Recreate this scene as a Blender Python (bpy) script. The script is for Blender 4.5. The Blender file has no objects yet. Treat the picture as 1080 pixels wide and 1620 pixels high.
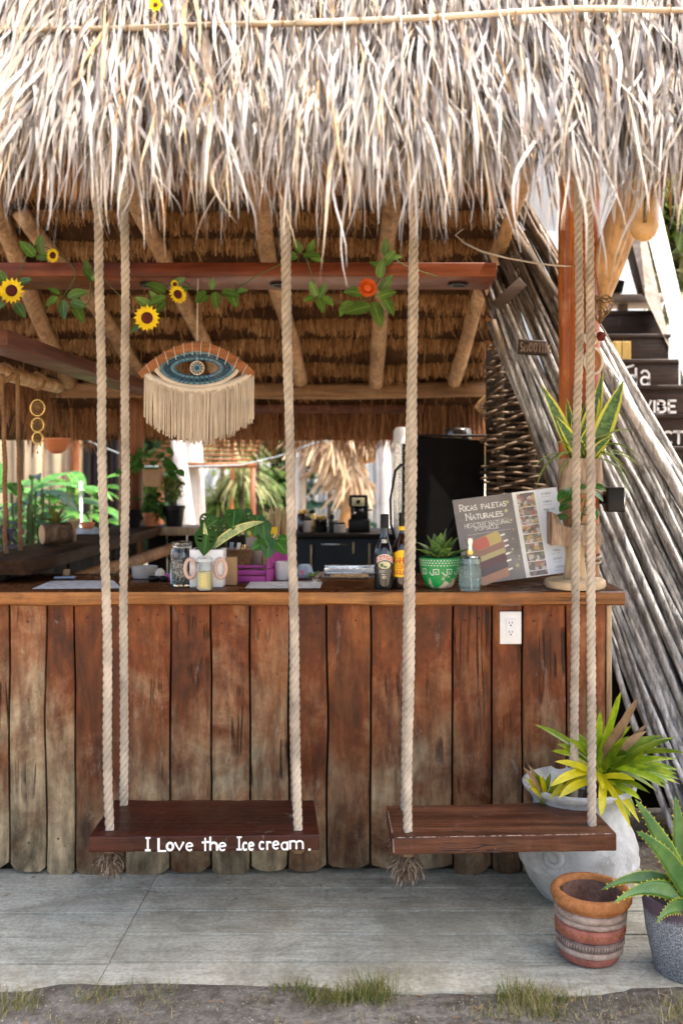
import bpy, math, random
import numpy as np
from mathutils import Vector, Matrix, noise

C = bpy.context.scene.collection
SC = bpy.context.scene
rnd = random.Random(7)
rng = np.random.default_rng(11)

# ------------------------------------------------------------------ camera, sky, sun, exposure
EYE = 1.57
F = 1575.0
cam_d = bpy.data.cameras.new('camera')
cam = bpy.data.objects.new('camera', cam_d)
C.objects.link(cam)
cam.location = (0, 0, EYE)
cam.rotation_euler = (math.radians(90), 0, 0)
cam_d.sensor_fit = 'AUTO'
cam_d.sensor_width = 36
cam_d.lens = 35.0
cam_d.shift_x = -60 / 1620
cam_d.shift_y = -70 / 1620
cam_d.clip_start = 0.05
cam_d.clip_end = 500
cam_d.dof.use_dof = True
cam_d.dof.focus_distance = 3.4
cam_d.dof.aperture_fstop = 2.2
SC.camera = cam

TO_SUN = Vector((0.55, -0.14, 1.05)).normalized()
SUN_EL = math.asin(TO_SUN.z)
SUN_AZ = math.atan2(TO_SUN.x, TO_SUN.y)
world = bpy.data.worlds.new('World')
SC.world = world
world.use_nodes = True
wn = world.node_tree
bg = wn.nodes['Background']
sky = wn.nodes.new('ShaderNodeTexSky')
sky.sky_type = 'NISHITA'
sky.sun_disc = False
sky.sun_elevation = SUN_EL
sky.sun_rotation = SUN_AZ
sky.air_density = 1.0
sky.dust_density = 6.0
sky.ozone_density = 1.0
wn.links.new(sky.outputs[0], bg.inputs[0])
bg.inputs[1].default_value = 0.15
sun_d = bpy.data.lights.new('sun', 'SUN')
sun_d.energy = 2.1
sun_d.angle = math.radians(0.6)
sun_d.color = (1.0, 0.94, 0.85)
sun = bpy.data.objects.new('sun', sun_d)
C.objects.link(sun)
sun.rotation_euler = (-TO_SUN).to_track_quat('-Z', 'Y').to_euler()
sun.location = (4, -2, 9)
SC.view_settings.view_transform = 'Standard'
SC.view_settings.look = 'None'
SC.view_settings.exposure = 2.25
SC.view_settings.gamma = 1
SC.view_settings.use_curve_mapping = False
try:
    SC.cycles.use_denoising = True
    SC.cycles.max_bounces = 8
    SC.cycles.transparent_max_bounces = 10
    SC.cycles.sample_clamp_indirect = 6
except Exception:
    pass

# ------------------------------------------------------------------ helpers
def P(px, py, d):
    """world point seen at photo pixel (px, py) standing d metres in front of the camera"""
    return Vector(((px - 600) / F * d, d, EYE - (py - 740) / F * d))

def X(px, d):
    return (px - 600) / F * d

def Z(py, d):
    return EYE - (py - 740) / F * d

ORG = {}

def thing(name, label, cat, loc=(0, 0, 0), group=None, kind=None):
    o = bpy.data.objects.new(name, None)
    o.empty_display_size = 0.05
    C.objects.link(o)
    o.location = loc
    ORG[o.name] = Vector(loc)
    tag(o, label, cat, group, kind)
    return o

def tag(o, label=None, cat=None, group=None, kind=None):
    if label: o['label'] = label
    if cat: o['category'] = cat
    if group: o['group'] = group
    if kind: o['kind'] = kind
    return o

def link(name, me, parent, loc=None, label=None, kind=None):
    o = bpy.data.objects.new(name, me)
    C.objects.link(o)
    if parent is not None:
        o.parent = parent
        ORG[o.name] = ORG[parent.name]
    else:
        ORG[o.name] = Vector((0, 0, 0))
    if loc is not None: o.location = loc
    if label: o['label'] = label
    if kind: o['kind'] = kind
    return o

class MB:
    def __init__(s):
        s.v = []; s.f = []; s.u = []; s.mi = []; s.cur = 0; s.hasuv = False

    def add(s, vs, fs, uv=None):
        b = len(s.v)
        s.v.extend(Vector(a) for a in vs)
        s.f.extend(tuple(i + b for i in f) for f in fs)
        s.mi.extend([s.cur] * len(fs))
        if uv is None:
            s.u.extend([(0.5, 0.5)] * len(vs))
        else:
            s.hasuv = True
            s.u.extend(uv)
        return s

    def box(s, c, size, rot=None):
        c = Vector(c); h = Vector(size) * 0.5
        vs = []
        for sx in (-1, 1):
            for sy in (-1, 1):
                for sz in (-1, 1):
                    q = Vector((sx * h.x, sy * h.y, sz * h.z))
                    if rot is not None: q = rot @ q
                    vs.append(c + q)
        fs = [(0, 1, 3, 2), (4, 6, 7, 5), (0, 4, 5, 1), (2, 3, 7, 6), (0, 2, 6, 4), (1, 5, 7, 3)]
        return s.add(vs, fs)

    def hexa(s, a):
        """8 points: bottom ring 0-3, top ring 4-7"""
        fs = [(3, 2, 1, 0), (4, 5, 6, 7), (0, 1, 5, 4), (1, 2, 6, 5), (2, 3, 7, 6), (3, 0, 4, 7)]
        return s.add(a, fs)

    def tube(s, pts, r, sides=8, cap=True, phase=0.0):
        pts = [Vector(p) for p in pts]
        n = len(pts)
        rs = r if isinstance(r, (list, tuple)) else [r] * n
        t0 = (pts[1] - pts[0]).normalized()
        ref = Vector((0, 0, 1)) if abs(t0.z) < 0.9 else Vector((1, 0, 0))
        u = t0.cross(ref).normalized()
        vs = []; uv = []
        for i in range(n):
            if i == 0: t = pts[1] - pts[0]
            elif i == n - 1: t = pts[-1] - pts[-2]
            else: t = pts[i + 1] - pts[i - 1]
            t.normalize()
            u = (u - t * u.dot(t))
            if u.length < 1e-6: u = t.orthogonal()
            u.normalize()
            w = t.cross(u)
            for k in range(sides):
                a = phase + 2 * math.pi * k / sides
                vs.append(pts[i] + (u * math.cos(a) + w * math.sin(a)) * rs[i])
        fs = []
        for i in range(n - 1):
            for k in range(sides):
                k2 = (k + 1) % sides
                fs.append((i * sides + k, i * sides + k2, (i + 1) * sides + k2, (i + 1) * sides + k))
        if cap:
            fs.append(tuple(range(sides - 1, -1, -1)))
            fs.append(tuple((n - 1) * sides + k for k in range(sides)))
        return s.add(vs, fs)

    def lathe(s, prof, c=(0, 0, 0), segs=28, wob=0.0, rot=None, cap=False):
        c = Vector(c); n = len(prof); vs = []; uv = []
        for j, (r, z) in enumerate(prof):
            for k in range(segs):
                a = 2 * math.pi * k / segs
                rr = r
                if wob: rr = r * (1 + wob * noise.noise(Vector((math.cos(a) * 2, math.sin(a) * 2, z * 9))))
                q = Vector((rr * math.cos(a), rr * math.sin(a), z))
                if rot is not None: q = rot @ q
                vs.append(c + q); uv.append((k / segs, j / max(1, n - 1)))
        fs = []
        for j in range(n - 1):
            for k in range(segs):
                k2 = (k + 1) % segs
                fs.append((j * segs + k, j * segs + k2, (j + 1) * segs + k2, (j + 1) * segs + k))
        if cap and prof[0][0] > 1e-4: fs.append(tuple(range(segs - 1, -1, -1)))
        if cap and prof[-1][0] > 1e-4: fs.append(tuple((n - 1) * segs + k for k in range(segs)))
        return s.add(vs, fs, uv)

    def blade(s, p0, dr, L, W, nrm=(0, 0, 1), curl=0.6, fold=0.15, segs=7, shape='lance', side_curl=0.0, thick=0.0):
        p = Vector(p0); dr = Vector(dr).normalized(); nr = Vector(nrm)
        vs = []; uv = []
        for i in range(segs + 1):
            t = i / segs
            if shape == 'lance': w = (min(1, t / 0.35) ** 0.5 * 0.55 + 0.45) * (1 - max(0, (t - 0.45) / 0.55) ** 1.8)
            elif shape == 'strap': w = 0.75 + 0.25 * math.sin(math.pi * t) if t < 0.7 else max(0.0, 1 - ((t - 0.7) / 0.3) ** 1.5) * 0.95
            elif shape == 'oval': w = max(0.0, math.sin(math.pi * (0.04 + 0.96 * t) ** 0.75)) ** 0.8
            else: w = (1 - t) ** 0.75
            if i == segs: w = 0.02
            side = dr.cross(nr)
            if side.length < 1e-4: side = dr.orthogonal()
            side.normalize()
            up = side.cross(dr).normalized()
            h = W * 0.5 * w
            vs += [p - side * h + up * (fold * h), p.copy(), p + side * h + up * (fold * h)]
            uv += [(0, t), (0.5, t), (1, t)]
            p = p + dr * (L / segs)
            dr = (dr + Vector((0, 0, -curl / segs)) + side * (side_curl / segs)).normalized()
            nr = up
        fs = []
        for i in range(segs):
            a = i * 3; b = a + 3
            fs += [(a, a + 1, b + 1, b), (a + 1, a + 2, b + 2, b + 1)]
        s.add(vs, fs, uv)
        return s

    def mesh(s, name, mats, off=Vector((0, 0, 0)), smooth=True):
        me = bpy.data.meshes.new(name)
        me.from_pydata([tuple(v - off) for v in s.v], [], s.f)
        for m in (mats if isinstance(mats, (list, tuple)) else [mats]):
            me.materials.append(m)
        if s.cur or any(s.mi):
            me.polygons.foreach_set('material_index', s.mi)
        if s.hasuv:
            uvl = me.uv_layers.new(name='UVMap')
            li = np.empty(len(me.loops), dtype=np.int32)
            me.loops.foreach_get('vertex_index', li)
            arr = np.array(s.u, dtype=np.float32)[li]
            uvl.data.foreach_set('uv', arr.ravel())
        if smooth:
            me.polygons.foreach_set('use_smooth', [True] * len(me.polygons))
        me.update()
        return me

    def build(s, name, mats, parent=None, smooth=True, bevel=0.0, bseg=2, label=None, kind=None, solid=0.0, auto=None):
        off = ORG[parent.name] if parent is not None else Vector((0, 0, 0))
        me = s.mesh(name, mats, off, smooth)
        o = link(name, me, parent, label=label, kind=kind)
        if auto is not None:
            try: me.set_sharp_from_angle(angle=math.radians(auto))
            except Exception: pass
        if solid:
            m = o.modifiers.new('solid', 'SOLIDIFY'); m.thickness = solid; m.offset = 0
        if bevel:
            m = o.modifiers.new('bevel', 'BEVEL'); m.width = bevel; m.segments = bseg
            m.limit_method = 'ANGLE'; m.angle_limit = math.radians(35)
        return o

def crooked(a, b, n=8, amp=0.02, seed=0.0, sag=0.0):
    a = Vector(a); b = Vector(b); out = []
    for i in range(n + 1):
        t = i / n
        p = a.lerp(b, t)
        e = 1.0
        q = Vector((noise.noise(Vector((t * 2.3, seed, 1.7))), noise.noise(Vector((seed, t * 2.3, 9.1))), noise.noise(Vector((5.2, seed, t * 2.3)))))
        p = p + q * amp * e
        p.z -= sag * 4 * t * (1 - t)
        out.append(p)
    return out

def strands(name, Pt, Wd, tone, mat, parent=None, kind=None, label=None):
    """Pt (n,k,3) centre lines, Wd (n,k,3) half widths, tone (n,)"""
    n, k, _ = Pt.shape
    off = np.array(ORG[parent.name]) if parent is not None else np.zeros(3)
    V = np.stack([Pt - Wd, Pt + Wd], axis=2).reshape(-1, 3) - off
    base = (np.arange(n) * k * 2)[:, None] + (np.arange(k - 1) * 2)[None, :]
    Fc = np.stack([base, base + 1, base + 3, base + 2], axis=2).reshape(-1, 4)
    me = bpy.data.meshes.new(name)
    me.vertices.add(len(V)); me.vertices.foreach_set('co', V.astype(np.float32).ravel())
    me.loops.add(Fc.size); me.loops.foreach_set('vertex_index', Fc.astype(np.int32).ravel())
    me.polygons.add(len(Fc))
    me.polygons.foreach_set('loop_start', (np.arange(len(Fc)) * 4).astype(np.int32))
    me.polygons.foreach_set('use_smooth', np.ones(len(Fc), dtype=bool))
    at = me.attributes.new('tone', 'FLOAT', 'POINT')
    at.data.foreach_set('value', np.repeat(tone, k * 2).astype(np.float32))
    me.update(calc_edges=True)
    me.validate()
    me.materials.append(mat)
    return link(name, me, parent, kind=kind, label=label)

# ------------------------------------------------------------------ materials
class NT:
    def __init__(s, name):
        s.m = bpy.data.materials.new(name); s.m.use_nodes = True
        s.t = s.m.node_tree; s.t.nodes.clear()
        s.out = s.t.nodes.new('ShaderNodeOutputMaterial')
    def n(s, ty, ins=None, **pr):
        nd = s.t.nodes.new('ShaderNode' + ty)
        for k, v in pr.items(): setattr(nd, k, v)
        for k, v in (ins or {}).items():
            sock = nd.inputs[k]
            if isinstance(v, bpy.types.NodeSocket): s.t.links.new(v, sock)
            else: sock.default_value = v
        return nd
    def noise(s, vec, scale, detail=6, rough=0.6, dist=0.0):
        return s.n('TexNoise', {'Vector': vec, 'Scale': scale, 'Detail': detail, 'Roughness': rough, 'Distortion': dist}).outputs['Fac']
    def ramp(s, fac, stops, interp='LINEAR'):
        r = s.n('ValToRGB', {'Fac': fac}); cr = r.color_ramp; cr.interpolation = interp
        while len(cr.elements) > 1: cr.elements.remove(cr.elements[-1])
        cr.elements[0].position = stops[0][0]; cr.elements[0].color = (*stops[0][1], 1)
        for p, c in stops[1:]:
            e = cr.elements.new(p); e.color = (*c, 1)
        return r.outputs['Color']
    def val(s, fac, stops):
        return s.ramp(fac, [(p, (v, v, v)) for p, v in stops])
    def mix(s, fac, a, b, blend='MIX'):
        nd = s.n('Mix', data_type='RGBA', blend_type=blend)
        for k, v in ((0, fac), (6, a), (7, b)):
            if isinstance(v, bpy.types.NodeSocket): s.t.links.new(v, nd.inputs[k])
            elif k == 0: nd.inputs[0].default_value = v
            else: nd.inputs[k].default_value = (*v, 1)
        return nd.outputs[2]
    def math(s, op, a, b=0.0, clamp=False):
        nd = s.n('Math', operation=op, use_clamp=clamp)
        for i, v in enumerate((a, b)):
            if isinstance(v, bpy.types.NodeSocket): s.t.links.new(v, nd.inputs[i])
            else: nd.inputs[i].default_value = v
        return nd.outputs[0]
    def coords(s, obj_random=True, scale=(1, 1, 1), which='Object'):
        v = s.n('TexCoord').outputs[which]
        if obj_random:
            r = s.n('ObjectInfo').outputs['Random']
            k = s.math('MULTIPLY', r, 41.0)
            v = s.n('VectorMath', {0: v, 1: k}, operation='ADD').outputs[0]
        if scale != (1, 1, 1):
            v = s.n('Mapping', {'Vector': v, 'Scale': scale}).outputs[0]
        return v
    def bump(s, h, strength=0.3, dist=0.01):
        return s.n('Bump', {'Height': h, 'Strength': strength, 'Distance': dist}).outputs[0]
    def finish(s, color, rough=0.6, normal=None, spec=0.4, metal=0.0, trans=0.0, coat=0.0, sub=None, alpha=None, tcol=None):
        b = s.n('BsdfPrincipled')
        def put(k, v):
            if v is None: return
            if isinstance(v, bpy.types.NodeSocket): s.t.links.new(v, b.inputs[k])
            elif k == 'Base Color': b.inputs[k].default_value = (*v, 1)
            else: b.inputs[k].default_value = v
        put('Base Color', color); put('Roughness', rough); put('Normal', normal)
        put('Specular IOR Level', spec); put('Metallic', metal); put('Coat Weight', coat)
        sh = b.outputs[0]
        if trans:
            tr = s.n('BsdfTranslucent')
            src = tcol if tcol is not None else color
            if isinstance(src, bpy.types.NodeSocket): s.t.links.new(src, tr.inputs[0])
            else: tr.inputs[0].default_value = (*src, 1)
            sh = s.n('MixShader', {0: trans, 1: sh, 2: tr.outputs[0]}).outputs[0]
        s.t.links.new(sh, s.out.inputs[0])
        return s.m

def plain(name, col, rough=0.5, metal=0.0, var=0.12, bump=0.1, bscale=60.0, spec=0.4, coat=0.0, trans=0.0):
    t = NT(name)
    v = t.coords()
    a = t.noise(v, 9.0, 5, 0.6); b = t.noise(v, bscale, 4, 0.6)
    c = t.mix(t.val(a, [(0.3, 0.0), (0.7, 1.0)]), tuple(x * (1 - var) for x in col), tuple(min(1, x * (1 + var)) for x in col))
    rr = t.val(b, [(0.3, max(0.02, rough - 0.08)), (0.7, min(1, rough + 0.08))])
    return t.finish(c, rr, t.bump(b, bump, 0.004) if bump else None, spec, metal, coat=coat, trans=trans)

def wood(name, dark, mid, light, axis=2, scale=7.0, stretch=10.0, rough=0.5, bump=0.35, worn=None, coat=0.0, spec=0.25, vary=0.25, dirt=0.3, cracks=0.0):
    t = NT(name)
    sc = [scale] * 3; sc[axis] = scale / stretch
    v = t.coords(True, tuple(sc))
    vr = t.coords(True)
    big = t.noise(v, 1.0, 10, 0.68, 0.8)
    fs = [scale * 6] * 3; fs[axis] = scale * 6 / (stretch * 2.2)
    fine = t.noise(t.coords(True, tuple(fs)), 1.0, 5, 0.6, 0.2)
    blot = t.noise(vr, scale * 0.55, 10, 0.72, 0.4)
    c = t.ramp(big, [(0.28, dark), (0.5, mid), (0.72, light)])
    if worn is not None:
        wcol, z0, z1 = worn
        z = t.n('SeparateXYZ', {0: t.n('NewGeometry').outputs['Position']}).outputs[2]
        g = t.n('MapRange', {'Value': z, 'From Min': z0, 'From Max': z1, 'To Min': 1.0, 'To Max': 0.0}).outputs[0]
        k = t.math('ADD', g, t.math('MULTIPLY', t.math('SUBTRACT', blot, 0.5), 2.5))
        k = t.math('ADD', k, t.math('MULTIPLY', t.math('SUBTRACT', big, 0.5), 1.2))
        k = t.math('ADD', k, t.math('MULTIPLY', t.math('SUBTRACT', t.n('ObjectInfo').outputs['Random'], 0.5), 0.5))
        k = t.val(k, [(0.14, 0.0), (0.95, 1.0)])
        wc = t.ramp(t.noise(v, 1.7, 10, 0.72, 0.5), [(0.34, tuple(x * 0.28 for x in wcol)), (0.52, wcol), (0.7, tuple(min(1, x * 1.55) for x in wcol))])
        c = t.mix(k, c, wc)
    fm = t.val(fine, [(0.3, 1 - 0.6), (0.6, 1.12)])
    c = t.mix(0.75, c, fm, 'MULTIPLY')
    if dirt:
        dm = t.val(blot, [(0.35, 1 - dirt), (0.6, 1.0)])
        c = t.mix(1.0, c, dm, 'MULTIPLY')
    crk = None
    if cracks:
        cs = [scale * 2.6] * 3; cs[axis] = scale * 0.10
        cn = t.noise(t.coords(True, tuple(cs)), 1.0, 3, 0.5, 0.6)
        ca = t.math('ABSOLUTE', t.math('SUBTRACT', cn, 0.5))
        crk = t.math('MULTIPLY', t.val(ca, [(0.006, 1.0), (0.022, 0.0)]), t.val(t.noise(vr, scale * 0.5, 3, 0.6), [(0.55, 0.0), (0.62, 1.0)]))
        c = t.mix(t.math('MULTIPLY', crk, cracks), c, (0.012, 0.008, 0.006))
        ps = [scale * 7] * 3; ps[axis] = scale * 3.5
        pn = t.noise(t.coords(True, tuple(ps)), 1.0, 4, 0.7)
        c = t.mix(t.val(pn, [(0.66, 0.0), (0.72, 0.75 * cracks)]), c, (0.02, 0.012, 0.008))
        ks = [scale * 0.6] * 3; ks[axis] = scale * 0.28
        kd = t.n('TexVoronoi', {'Vector': t.coords(True, tuple(ks)), 'Scale': 1.0}).outputs['Distance']
        c = t.mix(t.val(kd, [(0.06, 0.8 * cracks), (0.13, 0.0)]), c, (0.03, 0.014, 0.007))
        sn = t.noise(t.coords(True, (scale * 1.6, scale * 1.6, scale * 0.9)), 1.0, 9, 0.75, 1.0)
        c = t.mix(t.val(sn, [(0.56, 0.0), (0.66, 0.55 * cracks)]), c, t.mix(0.5, c, (0.04, 0.025, 0.015)))
        wn = t.noise(t.coords(True, (scale * 2.4, scale * 2.4, scale * 0.7)), 1.0, 9, 0.78, 0.5)
        c = t.mix(t.val(wn, [(0.60, 0.0), (0.70, 0.5 * cracks)]), c, (0.46, 0.42, 0.36))
    if vary:
        r = t.n('ObjectInfo').outputs['Random']
        vv = t.n('MapRange', {'Value': r, 'To Min': 1 - vary, 'To Max': 1 + vary}).outputs[0]
        c = t.n('HueSaturation', {'Color': c, 'Value': vv}).outputs[0]
    h = t.math('ADD', t.math('MULTIPLY', big, 0.5), t.math('MULTIPLY', fine, 0.6))
    if crk is not None: h = t.math('SUBTRACT', h, t.math('MULTIPLY', crk, 0.8))
    rr = t.val(blot, [(0.3, max(0.05, rough - 0.15)), (0.7, min(1, rough + 0.15))])
    return t.finish(c, rr, t.bump(h, bump, 0.012), spec, coat=coat)

def fibre(name, stops, rough=0.7, trans=0.15, spec=0.2):
    t = NT(name)
    a = t.n('Attribute', attribute_name='tone').outputs['Fac']
    v = t.coords(False)
    n1 = t.noise(v, 30.0, 3, 0.6)
    k = t.math('ADD', a, t.math('MULTIPLY', t.math('SUBTRACT', n1, 0.5), 0.35))
    c = t.ramp(k, stops)
    return t.finish(c, rough, None, spec, trans=trans)

def leafmat(name, c1, c2, margin=None, bands=None, rough=0.38, trans=0.3, mw=0.36, vein=0.0, var=0.3):
    t = NT(name)
    uv = t.n('TexCoord').outputs['UV']
    xy = t.n('SeparateXYZ', {0: uv})
    u = xy.outputs[0]; w = xy.outputs[1]
    v = t.coords()
    a = t.noise(v, 14.0, 4, 0.6)
    c = t.mix(t.val(a, [(0.35, 0.0), (0.65, 1.0)]), c1, c2)
    if bands is not None:
        nv = t.n('CombineXYZ', {0: t.math('MULTIPLY', u, 2.5), 1: t.math('MULTIPLY', w, 22.0), 2: t.math('MULTIPLY', t.n('ObjectInfo').outputs['Random'], 30)}).outputs[0]
        bnd = t.noise(nv, 1.0, 3, 0.6, 0.6)
        c = t.mix(t.val(bnd, [(0.45, 0.0), (0.58, 1.0)]), c, bands)
    e = t.math('ABSOLUTE', t.math('SUBTRACT', u, 0.5))
    if margin is not None:
        e2 = t.math('ADD', e, t.math('MULTIPLY', t.math('SUBTRACT', a, 0.5), 0.1))
        c = t.mix(t.val(e2, [(mw - 0.02, 0.0), (mw + 0.02, 1.0)]), c, margin)
    if vein:
        c = t.mix(t.val(e, [(0.01, vein), (0.06, 0.0)]), c, tuple(min(1, x * 2.2 + 0.03) for x in c2))
    tipk = t.math('ADD', w, t.math('MULTIPLY', t.math('SUBTRACT', t.n('ObjectInfo').outputs['Random'], 0.7), 0.14))
    tipk = t.math('ADD', tipk, t.math('MULTIPLY', t.math('SUBTRACT', a, 0.5), 0.12))
    c = t.mix(t.val(tipk, [(0.94, 0.0), (0.985, 0.85)]), c, (0.16, 0.085, 0.035))
    spk = t.noise(v, 75.0, 3, 0.7)
    c = t.mix(t.val(spk, [(0.64, 0.0), (0.72, 0.5)]), c, tuple(min(1, x * 1.8 + 0.03) for x in c2))
    r = t.n('ObjectInfo').outputs['Random']
    vv = t.n('MapRange', {'Value': r, 'To Min': 1 - var, 'To Max': 1 + var}).outputs[0]
    c = t.n('HueSaturation', {'Color': c, 'Value': vv}).outputs[0]
    wav = t.noise(v, 40.0, 2, 0.5)
    return t.finish(c, rough, t.bump(wav, 0.15, 0.004), 0.4, trans=trans)

def glass(name, col=(1, 1, 1), rough=0.02, ior=1.45):
    t = NT(name)
    b = t.n('BsdfPrincipled')
    b.inputs['Base Color'].default_value = (*col, 1)
    b.inputs['Roughness'].default_value = rough
    b.inputs['IOR'].default_value = ior
    b.inputs['Transmission Weight'].default_value = 1.0
    t.t.links.new(b.outputs[0], t.out.inputs[0])
    return t.m

M = {}
M['thatch'] = fibre('sun_bleached_palm', [(0.0, (0.09, 0.055, 0.032)), (0.16, (0.21, 0.155, 0.105)), (0.36, (0.33, 0.29, 0.255)), (0.66, (0.40, 0.37, 0.345)), (0.86, (0.40, 0.30, 0.19)), (1.0, (0.36, 0.21, 0.09))], 0.6, 0.2)
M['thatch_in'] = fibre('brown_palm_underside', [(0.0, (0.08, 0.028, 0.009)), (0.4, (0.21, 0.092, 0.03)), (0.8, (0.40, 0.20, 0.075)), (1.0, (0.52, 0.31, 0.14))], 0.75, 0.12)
M['thatch_red'] = fibre('reddish_palm_fringe', [(0.0, (0.10, 0.04, 0.02)), (0.5, (0.30, 0.13, 0.055)), (1.0, (0.46, 0.24, 0.11))], 0.75, 0.35)
M['thatch_mat'] = plain('packed_palm_mat', (0.055, 0.026, 0.012), 0.9, var=0.4, bump=0.6, bscale=50, spec=0.1)
M['straw_far'] = fibre('pale_straw', [(0.0, (0.22, 0.13, 0.07)), (0.5, (0.5, 0.36, 0.22)), (1.0, (0.7, 0.56, 0.4))], 0.7, 0.25)
M['rope'] = plain('sisal_rope', (0.40, 0.335, 0.26), 0.9, var=0.38, bump=0.7, bscale=260, spec=0.15)
M['rope_dark'] = plain('brown_rope', (0.20, 0.11, 0.05), 0.85, var=0.3, bump=0.6, bscale=200, spec=0.15)
M['rope_frayed'] = fibre('frayed_rope', [(0, (0.03, 0.018, 0.010)), (0.5, (0.10, 0.065, 0.038)), (1, (0.30, 0.24, 0.18))], 0.85, 0.1)
M['plank'] = wood('varnished_bar_plank', (0.035, 0.008, 0.003), (0.24, 0.058, 0.011), (0.47, 0.155, 0.037), 2, 6.0, 3.0, 0.48, 0.9, worn=((0.30, 0.225, 0.13), 0.02, 1.08), vary=0.28, dirt=0.55, cracks=0.9)
M['gap'] = plain('dark_backing_board', (0.02, 0.013, 0.009), 0.9, bump=0)
M['counter'] = wood('counter_slab', (0.035, 0.012, 0.005), (0.085, 0.03, 0.011), (0.15, 0.06, 0.022), 0, 7.0, 12.0, 0.25, 0.12, coat=0.25, vary=0.0, dirt=0.35)
M['counter_edge'] = wood('counter_live_edge', (0.17, 0.055, 0.012), (0.38, 0.15, 0.04), (0.55, 0.26, 0.085), 0, 8.0, 8.0, 0.4, 0.3, vary=0.0, dirt=0.45, cracks=0.45)
M['seat_dark'] = wood('dark_stained_seat', (0.012, 0.003, 0.002), (0.05, 0.011, 0.005), (0.10, 0.026, 0.012), 0, 9.0, 14.0, 0.38, 0.25, vary=0, dirt=0.35, cracks=0.45)
M['seat_brown'] = wood('worn_brown_seat', (0.028, 0.008, 0.004), (0.10, 0.034, 0.015), (0.23, 0.095, 0.045), 0, 9.0, 14.0, 0.45, 0.4, vary=0, dirt=0.4, cracks=0.8)
M['paint_white'] = plain('white_paint', (0.80, 0.79, 0.76), 0.55, var=0.06, bump=0.2)
M['beam'] = wood('red_hardwood_beam', (0.05, 0.011, 0.004), (0.14, 0.032, 0.010), (0.24, 0.068, 0.02), 0, 7.0, 12.0, 0.4, 0.15, vary=0.15, dirt=0.25)
M['beam_dark'] = wood('dark_hardwood_beam', (0.05, 0.016, 0.009), (0.11, 0.036, 0.018), (0.17, 0.062, 0.03), 1, 7.0, 12.0, 0.45, 0.2, vary=0.15)
M['log_x'] = wood('peeled_log_sideways', (0.17, 0.075, 0.03), (0.34, 0.17, 0.07), (0.5, 0.29, 0.14), 0, 8.0, 7.0, 0.6, 0.35, vary=0.2, cracks=0.45)
M['rafter'] = wood('peeled_rafter_pole', (0.20, 0.10, 0.045), (0.40, 0.23, 0.115), (0.54, 0.36, 0.2), 2, 9.0, 3.0, 0.6, 0.4, vary=0.2, cracks=0.45)
M['post'] = wood('varnished_post', (0.16, 0.03, 0.005), (0.42, 0.105, 0.012), (0.58, 0.2, 0.03), 2, 7.0, 9.0, 0.4, 0.2, worn=((0.50, 0.34, 0.18), 0.9, 1.7), coat=0.2, vary=0.0, dirt=0.3, cracks=0.45)
M['post_dark'] = wood('reddish_round_post', (0.10, 0.03, 0.012), (0.24, 0.085, 0.03), (0.36, 0.15, 0.06), 2, 7.0, 8.0, 0.5, 0.25, vary=0.1)
M['brace'] = wood('smooth_tan_log', (0.34, 0.17, 0.06), (0.54, 0.31, 0.13), (0.66, 0.43, 0.22), 2, 5.0, 4.0, 0.45, 0.15, vary=0.1, dirt=0.2, cracks=0.45)
M['pole'] = wood('weathered_pole_shaded_top', (0.05, 0.032, 0.02), (0.14, 0.095, 0.06), (0.26, 0.195, 0.135), 2, 12.0, 14.0, 0.75, 0.8, worn=((0.56, 0.55, 0.54), 1.95, 2.5), vary=0.35, dirt=0.35, cracks=0.5)  # upper parts darker: brown wood plus shade put into the colour
M['pole_brown'] = wood('brown_stick', (0.10, 0.065, 0.04), (0.2, 0.14, 0.09), (0.33, 0.25, 0.17), 2, 12.0, 7.0, 0.7, 0.5, vary=0.35, dirt=0.3)
M['twig'] = wood('woven_twig', (0.06, 0.034, 0.02), (0.16, 0.10, 0.06), (0.28, 0.195, 0.125), 0, 12.0, 8.0, 0.7, 0.5, vary=0.3)
M['stair'] = wood('dark_stair_board', (0.014, 0.008, 0.006), (0.036, 0.022, 0.016), (0.07, 0.045, 0.035), 0, 7.0, 12.0, 0.45, 0.25, vary=0.3, cracks=0.45)
M['stair_pale'] = wood('weathered_stair_board', (0.16, 0.12, 0.09), (0.28, 0.22, 0.17), (0.40, 0.33, 0.27), 0, 7.0, 10.0, 0.6, 0.3, vary=0.2)
M['yellow_wood'] = wood('golden_timber', (0.34, 0.2, 0.05), (0.55, 0.36, 0.10), (0.66, 0.47, 0.17), 2, 7, 10, 0.5, 0.2)
M['sign'] = wood('dark_sign_board', (0.014, 0.008, 0.005), (0.035, 0.02, 0.012), (0.06, 0.035, 0.022), 0, 8, 10, 0.5, 0.3)
M['side_counter'] = wood('dark_side_counter', (0.012, 0.006, 0.003), (0.036, 0.016, 0.007), (0.08, 0.038, 0.017), 1, 7.0, 12.0, 0.6, 0.2, spec=0.08, coat=0.0, vary=0.0)
M['tan_board'] = wood('tan_fence_board', (0.3, 0.21, 0.12), (0.46, 0.35, 0.22), (0.58, 0.47, 0.32), 2, 4.0, 8.0, 0.7, 0.2, vary=0.2)
M['grey_board'] = wood('grey_fence_board', (0.26, 0.27, 0.27), (0.40, 0.42, 0.43), (0.52, 0.54, 0.56), 2, 4.0, 8.0, 0.7, 0.2, vary=0.2)
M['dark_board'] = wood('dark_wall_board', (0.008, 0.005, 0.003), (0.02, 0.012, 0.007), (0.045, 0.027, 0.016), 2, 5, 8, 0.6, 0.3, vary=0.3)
M['sun_white'] = wood('sun_white_trunk', (0.48, 0.44, 0.40), (0.66, 0.62, 0.58), (0.78, 0.76, 0.73), 2, 6, 6, 0.7, 0.4, vary=0.1, dirt=0.2, cracks=0.45)  # blown-out sun on posts and stringer put into this white
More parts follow.
